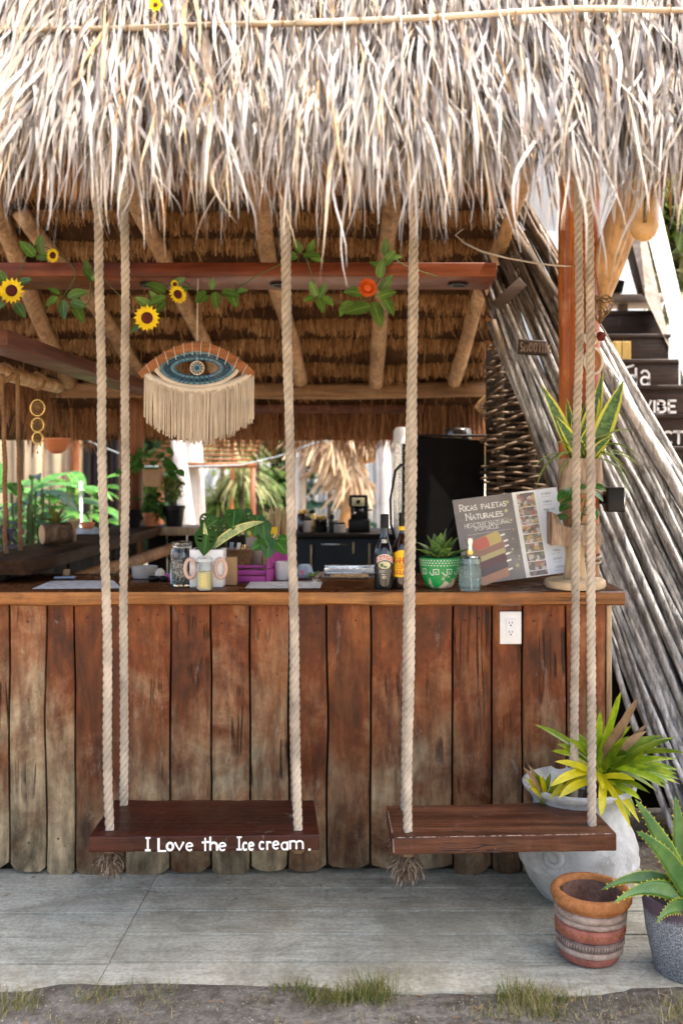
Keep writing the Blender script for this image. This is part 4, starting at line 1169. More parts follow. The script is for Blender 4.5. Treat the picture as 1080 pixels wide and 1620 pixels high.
for q in [(55, 406, 130, 34), (62, 400, 85, 30), (58, 408, 10, 30), (68, 402, 100, 22), (10, 450, 115, 30), (30, 448, 15, 26), (8, 480, 215, 26), (25, 480, -50, 32), (140, 440, 95, 30), (145, 440, 10, 22), (148, 445, 120, 26),
          (92, 470, 215, 24), (100, 475, -80, 34), (112, 478, -15, 30), (118, 482, -60, 34), (95, 465, 150, 20), (108, 470, 25, 34), (130, 480, 190, 20),
          (262, 462, 150, 34), (272, 460, 50, 32), (262, 470, 200, 30), (262, 478, 230, 28), (240, 485, 150, 30), (250, 480, 120, 24), (222, 515, 210, 20), (280, 462, 20, 24),
          (330, 470, 200, 24), (340, 462, -80, 30), (352, 462, -10, 30), (362, 460, -60, 34), (325, 460, 230, 26), (375, 462, 10, 20), (335, 458, 80, 20),
          (470, 408, 160, 26), (480, 405, 10, 28), (488, 402, 70, 26), (475, 400, 110, 24), (492, 408, -10, 22), (465, 405, 220, 18),
          (500, 468, 110, 26), (505, 470, 60, 26), (503, 468, -70, 30), (510, 470, -30, 24), (497, 470, 200, 20),
          (575, 465, 165, 34), (560, 480, 200, 30), (548, 482, 240, 24), (590, 478, -70, 44), (598, 470, 20, 32), (602, 462, 60, 34), (606, 472, -55, 34), (585, 485, 190, 44), (600, 440, 80, 32), (608, 420, 60, 30), (610, 405, 90, 28), (605, 425, 150, 24), (615, 410, 20, 22)]:
    gleaf(*q)
def flower(px, py, R, tiltx=0.0, tilty=0.0, kind='sun'):
    s = 4.05 / F; c = P(px, py, 4.08); R *= s
    rot = Matrix.Rotation(math.radians(90) + tiltx, 3, 'X') @ Matrix.Rotation(0, 3, 'Z')
    rot = Matrix.Rotation(tilty, 3, 'Z') @ rot
    nm = 'sunflower' if kind == 'sun' else 'orange_flower'
    core = MB(); core.lathe([(R * 0.46, -0.002), (R * 0.44, 0.006), (R * 0.3, 0.011), (0.0, 0.009)], c, 14, rot=rot)
    fo = core.build(nm, M['flower_core'] if kind == 'sun' else M['petal_orange'], gar)
    cnt = 16 if kind == 'sun' else 22
    for lay in (0, 1) if kind == 'sun' else (0, 1, 2):
        for i in range(cnt):
            a = 2 * math.pi * (i + 0.5 * lay + rnd.uniform(-0.15, 0.15)) / cnt
            e = (0.10 + 0.25 * lay) if kind == 'sun' else (0.1 + 0.5 * lay)
            dr = rot @ Vector((math.cos(a) * math.cos(e), math.sin(a) * math.cos(e), math.sin(e)))
            nr = rot @ Vector((0, 0, 1))
            mb = MB(); mb.blade(c + rot @ Vector((math.cos(a), math.sin(a), 0)) * R * 0.36, dr, R * (0.66 - 0.1 * lay), R * 0.27, nr, curl=0.15, fold=0.2, segs=4, shape='lance')
            mb.build('petal', M['petal_yellow'] if kind == 'sun' else M['petal_orange'], fo)
flower(19, 460, 21); flower(233, 503, 21, 0.15); flower(83, 404, 12, 0.2, 1.0); flower(281, 466, 16, -0.2, 0.7); flower(276, 450, 8, 0, 0.9); flower(581, 455, 16, 0.1, 0.1, 'zin')

fl = P(247, 9, 2.5)
yf = thing('yellow_flower', 'tiny yellow artificial flower lying high on the thatch above the binding pole', 'flower', tuple(fl))
for i in range(7):
    a = i * 0.898; mb = MB(); mb.blade(fl, (math.cos(a), -0.5, math.sin(a)), 0.022, 0.014, (0, -1, 0.3), curl=0.3, segs=4, shape='oval'); mb.build('petal', M['petal_yellow'], yf)
mb = MB(); mb.lathe([(0.006, 0), (0.005, 0.004), (0, 0.006)], fl + Vector((0, -0.004, 0)), 8, rot=Matrix.Rotation(math.radians(90), 3, 'X')); mb.build('core', M['flower_core'], yf)
# ------------------------------------------------------------------ objects standing on the bar
CT = 1.1085
def dof_d(py): return 0.4625 * F / (py - 740.0)
def base(px, py):
    d = dof_d(py); p = P(px, py, d); p.z = CT; return p
def label_map(c, r):
    """wrap flat x,y (metres, y up from base) round a cylinder of radius r facing the camera"""
    def fn(x, y):
        a = x / r
        return Vector((c.x + r * math.sin(a), c.y - r * math.cos(a), c.z + y))
    return fn
def wrap_patch(mb, fn, x0, x1, y0, y1, n=10, round_=False, m=6):
    vs = []; fs = []
    for i in range(n + 1):
        t = i / n; x = lerp(x0, x1, t)
        if round_:
            h = math.sqrt(max(0, 1 - (2 * t - 1) ** 2)); a = lerp((y0 + y1) / 2, y0, h); b = lerp((y0 + y1) / 2, y1, h)
        else: a, b = y0, y1
        vs += [fn(x, a), fn(x, b)]
    for i in range(n): fs.append((2 * i, 2 * i + 2, 2 * i + 3, 2 * i + 1))
    mb.add(vs, fs)
M['bottle_dark'] = plain('dark_bottle_glass', (0.006, 0.006, 0.005), 0.06, bump=0, spec=0.6, coat=0.4)
M['bottle_brown'] = plain('brown_bottle_glass', (0.022, 0.008, 0.004), 0.06, bump=0, spec=0.6, coat=0.4)
M['label_gold'] = plain('pale_gold_label', (0.60, 0.54, 0.32), 0.5, var=0.25, bump=0)
M['label_red'] = plain('red_label', (0.50, 0.075, 0.03), 0.5, bump=0)
M['label_yellow'] = plain('yellow_label', (0.85, 0.52, 0.01), 0.5, var=0.05, bump=0)
M['label_green'] = plain('green_print', (0.07, 0.15, 0.04), 0.5, bump=0)
M['ink_white'] = plain('white_ink', (0.75, 0.73, 0.66), 0.5, bump=0)
M['ink_red'] = plain('red_ink', (0.55, 0.05, 0.02), 0.5, bump=0)
M['ink_dark'] = plain('dark_ink', (0.04, 0.05, 0.09), 0.6, bump=0)
c = base(608, 931)
bt = thing('bottle', 'black liqueur bottle with red arched BAILEYS label beside the rope', 'bottle', tuple(c))
mb = MB(); R = 0.040
mb.lathe([(0.0, 0.0), (R * 0.92, 0.0), (R, 0.006), (R, 0.125), (R * 0.97, 0.14), (R * 0.8, 0.163), (R * 0.5, 0.188), (R * 0.38, 0.205), (R * 0.36, 0.262), (0.0, 0.262)], c, 28); mb.build('glass_body', M['bottle_dark'], bt, auto=50)
mb = MB(); mb.lathe([(R * 0.40, 0.232), (R * 0.41, 0.236), (R * 0.41, 0.281), (R * 0.38, 0.284), (0, 0.284)], c, 20); mb.build('cap', M['black'], bt, auto=40)
fn = label_map(c, R + 0.0008)
def arch(x, y): return fn(x, y + 0.012 - 6.5 * x * x * 1.9)
mb = MB(); wrap_patch(mb, arch, -0.034, 0.034, 0.100, 0.122, 14); lb = mb.build('label_band', M['ink_white'], bt, smooth=False)
mb = MB(); fn2 = label_map(c, R + 0.0012); arch2 = lambda x, y: fn2(x, y + 0.012 - 12.35 * x * x); wrap_patch(mb, arch2, -0.0325, 0.0325, 0.1025, 0.1195, 14); mb.build('label_red_arch', M['label_red'], lb, smooth=False)
mb = MB(); fn3 = label_map(c, R + 0.0016); write(mb, 'BAILEYS', lambda x, y: fn3(x, y + 0.012 - 12.35 * x * x), -0.027, 0.106, 0.0105, 0.2, 0.2, serif=True, width=0.055); mb.build('lettering', M['ink_white'], lb, smooth=False)
mb = MB(); wrap_patch(mb, fn, -0.024, 0.024, 0.078, 0.107, 14, True); ov = mb.build('label_oval', M['label_gold'], bt, smooth=False)
mb = MB(); wrap_patch(mb, fn2, -0.018, -0.004, 0.085, 0.099, 8, True); wrap_patch(mb, fn2, -0.006, 0.01, 0.082, 0.09, 8, True); mb.build('label_print', M['label_green'], ov, smooth=False)
mb = MB()
for y, w in ((0.070, 0.016), (0.064, 0.021), (0.056, 0.012), (0.048, 0.009), (0.042, 0.010)):
    write(mb, 'ORIGINAL'.replace('G', 'C') if y < 0 else 'IIOIIIOI', fn2, -w, y, 0.0035, 0.2, 0.3, width=2 * w)
neck = label_map(c, R * 0.56); sp = lambda x, y: Vector((neck(x, y).x, neck(x, y).y - 0.006, neck(x, y).z))
write(mb, 'BB', sp, -0.009, 0.176, 0.012, 0.16, 0.1, width=0.02)
mb.build('small_print', M['ink_white'], bt, smooth=False)

c = base(637, 930)
bt = thing('bottle', 'brown coffee liqueur bottle with yellow label half hidden by the rope', 'bottle', tuple(c))
R = 0.041
mb = MB(); mb.lathe([(0.0, 0.0), (R * 0.92, 0.0), (R, 0.006), (R * 0.97, 0.03), (R, 0.036), (R, 0.13), (R * 0.95, 0.15), (R * 0.72, 0.18), (R * 0.42, 0.205), (R * 0.34, 0.215), (R * 0.34, 0.26), (0.0, 0.26)], c, 28); mb.build('glass_body', M['bottle_brown'], bt, auto=50)
mb = MB(); mb.lathe([(R * 0.37, 0.24), (R * 0.39, 0.243), (R * 0.39, 0.288), (0, 0.29)], c, 18); mb.build('cap', M['black'], bt, auto=40)
mb = MB(); mb.lathe([(R * 0.36, 0.221), (R * 0.42, 0.223), (R * 0.42, 0.235), (R * 0.36, 0.237)], c, 18); mb.build('neck_band', M['label_yellow'], bt)
fn = label_map(c, R + 0.0008); fn2 = label_map(c, R + 0.0013)
mb = MB()
n = 16; vs = []; fs = []
for i in range(n + 1):
    x = lerp(-0.045, 0.045, i / n); vs += [fn(x, 0.045), fn(x, 0.118 + 0.03 * math.sqrt(max(0, 1 - (x / 0.0452) ** 2)))]
for i in range(n): fs.append((2 * i, 2 * i + 2, 2 * i + 3, 2 * i + 1))
mb.add(vs, fs); lb = mb.build('front_label', M['label_yellow'], bt, smooth=False)
mb = MB(); write(mb, 'KAHLUA', fn2, -0.04, 0.098, 0.021, 0.2, 0.12, width=0.08)
ribbon(mb, [(0.024, 0.122), (0.03, 0.128)], 0.004, fn2)
write(mb, 'COFFEE', fn2, -0.025, 0.076, 0.013, 0.18, 0.14, width=0.052); write(mb, 'LIQUEUR', fn2, -0.036, 0.056, 0.014, 0.2, 0.12, width=0.072); mb.build('lettering', M['ink_red'], lb, smooth=False)
mb = MB(); write(mb, 'THE ORICINAL', fn2, -0.03, 0.0925, 0.003, 0.2, 0.3, width=0.05); mb.build('small_print', M['ink_dark'], lb, smooth=False)

# green painted bowl pot with a dwarf snake plant
M['green_pot'] = None
def green_mat():
    t = NT('chipped_green_glaze'); v = t.coords(False)
    a = t.noise(v, 18, 6, 0.7); z = t.n('SeparateXYZ', {0: t.n('TexCoord').outputs['Object']}).outputs[2]
    k = t.math('SUBTRACT', a, t.math('MULTIPLY', z, 3.2))
    c_ = t.mix(t.val(k, [(0.45, 0.0), (0.5, 1.0)]), (0.006, 0.25, 0.06), (0.52, 0.43, 0.33))
    return t.finish(c_, 0.35, t.bump(a, 0.2, 0.005), 0.5)
M['green_pot'] = green_mat()
c = base(695, 930)
gp = thing('flower_pot', 'green bowl shaped pot with white painted pattern and chipped base', 'flower pot', tuple(c))
prof = [(0.0, 0.0), (0.044, 0.0), (0.054, 0.012), (0.068, 0.045), (0.076, 0.085), (0.0785, 0.112), (0.078, 0.118), (0.073, 0.118), (0.070, 0.09), (0.0, 0.09)]
mb = MB(); mb.lathe(prof, c, 36, wob=0.01); mb.build('bowl', M['green_pot'], gp, auto=60)
def potr(z):
    for (r0, z0), (r1, z1) in zip(prof[1:6], prof[2:7]):
        if z0 <= z <= z1: return lerp(r0, r1, (z - z0) / (z1 - z0))
    return prof[5][0]
def onpot(x, z):
    r = potr(z) + 0.0016; a = x / 0.075
    return Vector((c.x + r * math.sin(a), c.y - r * math.cos(a), c.z + z))
mb = MB()
for row, z in ((0, 0.110), (1, 0.101), (2, 0.0915)):
    for i in range(40):
        x = (i + 0.5 * (row % 2)) / 40 * 2 * math.pi * 0.075 - math.pi * 0.075
        h = 0.003
        mb.add([onpot(x - h, z), onpot(x, z - h), onpot(x + h, z), onpot(x, z + h)], [(0, 1, 2, 3)])
for i in range(9):
    x = -math.pi * 0.075 + i * 2 * math.pi * 0.075 / 9; w = 0.02
    ribbon(mb, [(x - w, 0.066), (x - w * 0.5, 0.055), (x - w * 0.1, 0.055), (x - w * 0.1, 0.077), (x + w * 0.9, 0.077), (x + w * 0.9, 0.058), (x + w * 0.35, 0.058), (x + w * 0.35, 0.068)], 0.0032, onpot)
mb.build('painted_pattern', M['ink_white'], gp, smooth=False)
mb = MB(); mb.lathe([(0.0, 0.103), (0.0715, 0.101)], c, 20, wob=0.1); mb.build('soil', M['soil'], gp)
M['leaf_snake_dwarf'] = leafmat('dwarf_snake_leaf', (0.03, 0.09, 0.025), (0.07, 0.17, 0.035), margin=(0.20, 0.30, 0.06), bands=(0.16, 0.27, 0.06), mw=0.40, trans=0.12, rough=0.35)
sp_ = thing('snake_plant', 'dwarf banded snake plant rosette in the green pot', 'plant', tuple(c + Vector((0, 0, 0.1))))
for i in range(17):
    a = i * 2.4; k = i / 17; e = lerp(1.35, 0.35, k)
    L = lerp(0.11, 0.135, rnd.random()) * (1 - 0.15 * k)
    dr = Vector((math.cos(a) * math.cos(e), math.sin(a) * math.cos(e), math.sin(e)))
    nr = Vector((-math.cos(a) * math.sin(e), -math.sin(a) * math.sin(e), math.cos(e)))
    mb = MB(); mb.blade(c + Vector((0.02 * math.cos(a) * k, 0.02 * math.sin(a) * k, 0.1)), dr, L, 0.045, nr, curl=-0.2 if k < 0.5 else 0.35, fold=0.5, segs=8, shape='lance')
    mb.build('leaf', M['leaf_snake_dwarf'], sp_)

# pale glass spray bottle
M['frost'] = glass('pale_blue_textured_glass', (0.80, 0.93, 0.93), 0.12)
M['liquid'] = glass('clear_liquid', (0.86, 0.96, 0.96), 0.02, 1.33)
c = base(743, 935)
sb = thing('spray_bottle', 'pale blue textured glass spray bottle standing before the menu', 'bottle', tuple(c))
mb = MB(); mb.lathe([(0.0, 0.0), (0.038, 0.0), (0.0405, 0.004), (0.0405, 0.122), (0.036, 0.131), (0.015, 0.135), (0.013, 0.139), (0.011, 0.139), (0.012, 0.133), (0.034, 0.126), (0.0375, 0.12), (0.0375, 0.006), (0.0, 0.005)], c, 40); mb.build('glass_body', M['frost'], sb, auto=50)
mb = MB()
for i in range(30):
    for s in (-1, 1):
        pts = []
        for k in range(9):
            f = k / 8; a = i / 30 * 6.283 + s * (abs((f * 4) % 1 - 0.5)) * 0.25; pts.append(c + Vector((0.0405 * math.cos(a), 0.0405 * math.sin(a), 0.012 + f * 0.09)))
        if s > 0: mb.tube(pts, 0.0012, 4)
mb.build('glass_relief', M['frost'], sb)
mb = MB(); mb.lathe([(0.0, 0.007), (0.0372, 0.007), (0.0372, 0.05), (0.0, 0.05)], c, 28); mb.build('liquid', M['liquid'], sb, auto=40)
M['brass'] = plain('brass', (0.65, 0.45, 0.15), 0.3, metal=1.0, bump=0.05)
mb = MB(); mb.lathe([(0.014, 0.136), (0.0145, 0.152), (0.0, 0.153)], c, 18); mb.build('collar', M['brass'], sb, auto=40)
mb = MB(); mb.lathe([(0.009, 0.152), (0.009, 0.172), (0.012, 0.174), (0.012, 0.197), (0.0, 0.199)], c, 18); mb.tube([c + Vector((0, 0, 0.187)), c + Vector((-0.017, -0.006, 0.187))], 0.004, 8); mb.build('spray_head', M['steel'], sb, auto=40)
mb = MB(); mb.tube([c + Vector((0, 0, 0.14)), c + Vector((0.004, 0, 0.01))], 0.002, 6); mb.build('dip_tube', M['paper'], sb)

# menu card leaning back
M['print_taupe'] = None
def taupe():
    t = NT('printed_dark_photo'); v = t.coords(False)
    a = t.noise(v, 7.0, 5, 0.6, 0.5); b = t.noise(v, 22, 4, 0.6)
    c_ = t.ramp(a, [(0.3, (0.16, 0.14, 0.125)), (0.6, (0.24, 0.215, 0.195)), (0.8, (0.31, 0.29, 0.26))])
    return t.finish(c_, 0.35, None, 0.4)
def foodprint():
    t = NT('printed_fruit_photo'); v = t.coords(True)
    a = t.n('TexVoronoi', {'Vector': v, 'Scale': 75.0}).outputs['Color']; b = t.noise(v, 60, 3, 0.6)
    sep = t.n('SeparateColor', {0: a})
    c_ = t.ramp(sep.outputs[0], [(0.0, (0.16, 0.13, 0.12)), (0.3, (0.30, 0.24, 0.19)), (0.52, (0.6, 0.56, 0.5)), (0.7, (0.45, 0.16, 0.11)), (0.8, (0.55, 0.40, 0.17)), (0.9, (0.22, 0.25, 0.14))], 'CONSTANT')
    c_ = t.mix(t.val(b, [(0.4, 0.5), (0.6, 0.0)]), c_, (0.25, 0.22, 0.2))
    return t.finish(c_, 0.35, None, 0.4)
M['print_taupe'] = taupe(); M['print_fruit'] = foodprint()
M['print_list'] = plain('pale_blue_white_print', (0.62, 0.66, 0.72), 0.35, var=0.04, bump=0)
BL = Vector((X(737, 3.86), 3.86, CT + 0.003))
ang = math.radians(7.0)
ux = Vector((math.cos(ang), 0.10, math.sin(ang))).normalized()
uy = Vector((-math.sin(ang), 0.22, math.cos(ang))); uy = (uy - ux * uy.dot(ux)).normalized()
un = uy.cross(ux).normalized()
if un.y > 0: un = -un
s = 3.87 / F
MW, MH = 172 * s, 139 * s
def mn(x, y, o=0.0): return BL + ux * (x * MW) + uy * (y * MH) + un * o
mnu = thing('menu_board', 'laminated popsicle menu RICAS PALETAS NATURALES leaning beside the post', 'menu', tuple(BL))
mb = MB(); mb.hexa([mn(0, 0, 0), mn(1, 0, 0), mn(1, 0, -0.004), mn(0, 0, -0.004), mn(0, 1, 0), mn(1, 1, 0), mn(1, 1, -0.004), mn(0, 1, -0.004)]); card = mb.build('card', M['paper'], mnu, smooth=False)
def panel(name, mat, x0, y0, x1, y1, o, par=None, label=None):
    mb = MB(); mb.add([mn(x0, y0, o), mn(x1, y0, o), mn(x1, y1, o), mn(x0, y1, o)], [(0, 1, 2, 3)]); return mb.build(name, mat, par or mnu, smooth=False, label=label)
ph = panel('cover_photo', M['print_taupe'], 0.0, 0.0, 0.565, 1.0, 0.0006)
panel('list_page', M['print_list'], 0.79, 0.0, 1.0, 1.0, 0.0006)
for i in range(9):
    y1 = 0.975 - i * 0.106 - (0.06 if i else 0); hh = 0.16 if i == 0 else 0.098
    panel('fruit_photo', M['print_fruit'], 0.605, max(0.012, y1 - hh), 0.775, y1, 0.0007)
def P2(x, y, o=0.0012): return mn(x, y, o)
def asp(x, y): return P2(x / MW, y / MH)
mb = MB()
write(mb, 'Ricas paletas', asp, 0.055 * MW, 0.855 * MH, 0.026, 0.14, 0.2, serif=True, small=0.72, width=0.44 * MW)
write(mb, 'Naturales', asp, 0.10 * MW, 0.745 * MH, 0.026, 0.14, 0.2, serif=True, small=0.72, width=0.36 * MW)
write(mb, 'HEALTHY NATURAL', asp, 0.075 * MW, 0.655 * MH, 0.0145, 0.13, 0.2, serif=True, width=0.45 * MW)
write(mb, 'POPSICLE', asp, 0.17 * MW, 0.612 * MH, 0.0135, 0.13, 0.2, serif=True, width=0.24 * MW)
for yy in (0.70, 0.57): ribbon(mb, [(0.09 * MW, yy * MH), (0.5 * MW, (yy + 0.012) * MH)], 0.0008, asp)
mb.build('lettering', M['ink_white'], ph, smooth=False)
pop = {'p1': (0.46, 0.36, 0.13), 'p1b': (0.48, 0.13, 0.08), 'p2': (0.30, 0.17, 0.12), 'p3': (0.42, 0.36, 0.17), 'p4': (0.14, 0.075, 0.065), 'p5': (0.12, 0.09, 0.085), 'p6': (0.42, 0.22, 0.13)}
for k_, col in pop.items(): M[k_] = plain('printed_popsicle', col, 0.35, var=0.1, bump=0)
def popsicle(x0, y0, x1, y1, w, mat, o, stick=True):
    d_ = Vector((x1 - x0, y1 - y0)); L = d_.length; d_.normalize(); q = Vector((-d_.y, d_.x))
    pts = []
    for a in np.linspace(90, 270, 9): pts.append(Vector((x0, y0)) + d_ * (w * 0.5 * math.cos(math.radians(a)) * 0.8 + w * 0.4) + q * (w * 0.5 * math.sin(math.radians(a))))
    for a in np.linspace(-90, 90, 5): pts.append(Vector((x1, y1)) + d_ * (w * 0.12 * math.cos(math.radians(a))) + q * (w * 0.5 * math.sin(math.radians(a))))
    mb = MB(); mb.add([mn(p.x / MW, p.y / MH, o) for p in pts], [tuple(range(len(pts)))]); r_ = mb.build('popsicle_print', M[mat], ph, smooth=False)
    if stick:
        mb = MB(); ribbon(mb, [(x1, y1), (x1 + d_.x * 0.022, y1 + d_.y * 0.022)], 0.007, lambda x, y: mn(x / MW, y / MH, o - 0.0001)); mb.build('stick_print', M['ink_white'], r_, smooth=False)
for i, (mt, y) in enumerate((('p6', 0.03), ('p5', 0.13), ('p4', 0.21), ('p3', 0.30), ('p2', 0.36), ('p1', 0.43))):
    popsicle(0.12 * MW, y * MH, (0.40 if i < 5 else 0.38) * MW, (y + 0.085) * MH, 0.046, mt, 0.0010 + 0.0001 * i)
popsicle(0.12 * MW, 0.43 * MH, 0.26 * MW, 0.475 * MH, 0.044, 'p1b', 0.0017, False)
M['bokeh'] = plain('printed_blur_light', (0.42, 0.42, 0.22), 0.35, var=0.3, bump=0)
mb = MB()
for i in range(12):
    x, y, r_ = rnd.uniform(0.46, 0.545), rnd.uniform(0.15, 0.9), rnd.uniform(0.008, 0.022)
    mb.add([mn(x + r_ * math.cos(a) * MH / MW, y + r_ * math.sin(a), 0.0009 + i * 0.00002) for a in np.linspace(0, 5.8, 12)], [tuple(range(12))])
mb.build('blurred_light_print', M['bokeh'], ph, smooth=False, kind='stuff')
mb = MB()
names = ['FRESA', 'CREMA', 'PINA COLADA', 'NUTELLA', 'MANCO', 'COCO', 'SANDIA', 'PIEDRA', 'KIUI', 'COCO']
names = ['IIOIIOI', 'OIIIOI', 'PINA CO', 'IIOIII', 'OIIOIIO', 'IOI', 'IOIIOIIOI', 'PINA', 'IIOIIO', 'COCO']
for i, nm in enumerate(names):
    y = 0.93 - i * 0.096; w = 0.012 * len(nm) + 0.03
    write(mb, nm, asp, (0.9 - w / 2) * MW, y * MH, 0.0075, 0.14, 0.22, serif=True, width=w * MW)
    write(mb, 'IOIIIOIIOI', asp, (0.9 - 0.06) * MW, (y - 0.03) * MH, 0.0032, 0.14, 0.4, width=0.12 * MW)
mb.build('menu_text', M['ink_dark'], card, smooth=False)

# wooden stand with small planter, log planter on the post
c = base(913, 932) + Vector((0, 0.05, 0))
st = thing('wooden_stand', 'rough wooden stand with notched block on a stem and round base', 'stand', tuple(c))
mb = MB(); mb.lathe([(0.0, 0.0), (0.112, 0.0), (0.118, 0.01), (0.116, 0.028), (0.108, 0.034), (0.0, 0.034)], c, 26, wob=0.04); mb.build('base_disc', M['cut_end'], st, auto=40)
mb = MB(); mb.lathe([(0.046, 0.034), (0.042, 0.06), (0.036, 0.12), (0.037, 0.165), (0.0, 0.165)], c, 18, wob=0.08); mb.build('stem', M['pale_wood'], st, auto=50)
mb = MB(); o_ = c + Vector((-0.005, 0, 0.165)); nn = 14; vs = []; fs = []
for i in range(nn + 1):
    f = i / nn; x = lerp(-0.095, 0.095, f)
    h0 = 0.004 * noise.noise(Vector((f * 5, 1, 0))); h1 = 0.078 + 0.006 * noise.noise(Vector((f * 6, 2, 0)))
    if f < 0.22: h1 += 0.05 * (1 - (f / 0.22) ** 2)
    elif f < 0.45: h1 -= 0.008
    for (yy, zz) in ((-0.05, h0), (-0.058, (h0 + h1) / 2), (-0.05, h1), (0.05, h1), (0.058, (h0 + h1) / 2), (0.05, h0)): vs.append(o_ + Vector((x + 0.006 * noise.noise(Vector((f * 4, zz * 30, yy * 9))), yy, zz)))
for i in range(nn):
    for k in range(6): a = 6 * i; fs.append((a + k, a + 6 + k, a + 6 + (k + 1) % 6, a + (k + 1) % 6))
fs += [tuple(range(6)), tuple(6 * nn + k for k in range(5, -1, -1))]
mb.add(vs, fs); mb.build('notched_block', M['bark'], st, auto=50)
M['leaf_pothos'] = leafmat('pothos_leaf', (0.025, 0.10, 0.015), (0.07, 0.20, 0.03), rough=0.3, vein=0.6)
po = thing('pothos_plant', 'small green pothos growing from the notched wooden block', 'plant', tuple(o_ + Vector((0.02, 0, 0.07))))
for i in range(15):
    b_ = o_ + Vector((0.02, 0, 0.065)); a = rnd.uniform(0, 6.28); hgt = rnd.uniform(0.03, 0.17)
    tip = b_ + Vector((math.cos(a) * 0.045, math.sin(a) * 0.04 - 0.01, hgt))
    mb = MB(); mb.tube([b_, b_.lerp(tip, 0.6) + Vector((0, 0, 0.02)), tip], 0.0016, 5); sm_ = mb.build('stem', M['vine'], po)
    mb = MB(); mb.blade(tip, (math.cos(a), math.sin(a) * 0.6 - 0.3, rnd.uniform(-0.4, 0.4)), rnd.uniform(0.05, 0.075), 0.042, (0, -0.6, 1), curl=1.0, fold=0.25, segs=6, shape='oval'); mb.build('leaf', M['leaf_pothos'], po)
c = P(918, 778, 3.99); c.z = Z(782, 3.95)
lp = thing('log_planter', 'hollow bark log planter tied to the front of the post', 'planter', tuple(c))
mb = MB(); mb.lathe([(0.0, 0.0), (0.080, 0.0), (0.090, 0.01), (0.086, 0.07), (0.084, 0.142), (0.070, 0.144), (0.064, 0.12), (0.0, 0.118)], c, 24, wob=0.1); mb.build('bark_log', M['bark'], lp, auto=50)
mb = MB(); mb.tube([P(918, 0, 4.12) * 0 + Vector((c.x + 0.096 * math.cos(a), 4.08 + 0.105 * math.sin(a), Z(890, 4.0) + 0.004 * math.sin(2 * a))) for a in np.linspace(0, 6.3, 30)], 0.006, 6)
mb.tube([Vector((c.x + 0.096 * math.cos(a), 4.08 + 0.105 * math.sin(a), Z(882, 4.0) + 0.006 * math.sin(2 * a + 1))) for a in np.linspace(0, 6.3, 30)], 0.006, 6)
mb.build('rope_tie', M['rope'], lp)
M['leaf_snake'] = leafmat('snake_plant_leaf', (0.02, 0.075, 0.02), (0.05, 0.13, 0.03), margin=(0.55, 0.55, 0.06), bands=(0.10, 0.20, 0.05), mw=0.33, trans=0.15, rough=0.35, var=0.15)
sn = thing('snake_plant', 'tall yellow edged snake plant in the bark log planter', 'plant', tuple(c + Vector((0, 0, 0.12))))
for (tx, ty, w, yo, cu) in ((856, 612, 26, -0.04, 0.5), (952, 592, 22, 0.02, -0.1), (985, 606, 30, -0.03, 0.25), (948, 612, 26, 0.03, 0.0), (878, 660, 20, -0.06, 0.6), (896, 632, 16, 0.03, 0.1), (905, 655, 14, 0.0, 0.0), (972, 650, 24, 0.02, 0.5), (925, 640, 18, 0.05, 0.0), (886, 690, 14, -0.02, 0.6), (912, 690, 16, -0.05, 0.3), (968, 690, 14, -0.06, 1.3), (940, 660, 16, -0.05, 0.1)):
    b_ = c + Vector((rnd.uniform(-0.03, 0.03), rnd.uniform(-0.03, 0.02), 0.115)); tip = P(tx, ty, 3.95 + yo)
    d_ = tip - b_; L = d_.length * 1.03; d_.normalize()
    st_ = (d_ + Vector((0, 0, 0.30 * cu))).normalized()
    mb = MB(); mb.blade(b_, st_, L, w * 3.95 / F, (rnd.uniform(-0.35, 0.35) - d_.x * 0.2, -1, 0.15), curl=0.55 * cu, fold=0.35, segs=9, shape='lance'); mb.build('leaf', M['leaf_snake'], sn)
M['grassy'] = leafmat('spider_plant_leaf', (0.07, 0.14, 0.03), (0.14, 0.22, 0.05), margin=(0.3, 0.32, 0.1), mw=0.3)
for i in range(16):
    a = rnd.uniform(-0.6, 3.7); b_ = c + Vector((rnd.uniform(-0.03, 0.03), -0.02, 0.12))
    d_ = Vector((math.cos(a), -0.4, abs(math.sin(a)) * 1.2 + 0.5))
    mb = MB(); mb.blade(b_, d_, rnd.uniform(0.12, 0.30), 0.008, (0, -0.5, 1), curl=rnd.uniform(1.8, 3.2), fold=0.3, segs=12, shape='strap'); mb.build('trailing_leaf', M['grassy'], sn)
# small spotlight box on the post, ornaments
c = P(971, 790, 4.06)
bx = thing('box_light', 'small black box shaped light fixed to the side of the post', 'lamp', tuple(c))
mb = MB(); mb.box(c, (0.075, 0.08, 0.1)); mb.build('housing', M['black'], bx, bevel=0.006)
mb = MB(); mb.box(c + Vector((0.031, -0.0415, 0)), (0.006, 0.005, 0.088)); mb.build('rim', M['steel'], bx)
mb = MB(); mb.tube([c + Vector((-0.03, 0.03, 0)), c + Vector((-0.065, 0.045, 0))], 0.02, 8); mb.build('bracket', M['black'], bx)
c = P(948, 486, 3.98)
wh = thing('wicker_heart', 'woven wicker heart hanging on the orange post', 'ornament', tuple(c))
M['wicker'] = wood('dark_wicker', (0.10, 0.05, 0.015), (0.25, 0.14, 0.05), (0.38, 0.24, 0.09), 0, 20, 6, 0.6, 0.3)
mb = MB()
def heart(a): 
    x = 16 * math.sin(a) ** 3; y = 13 * math.cos(a) - 5 * math.cos(2 * a) - 2 * math.cos(3 * a) - math.cos(4 * a)
    return x / 17, y / 17
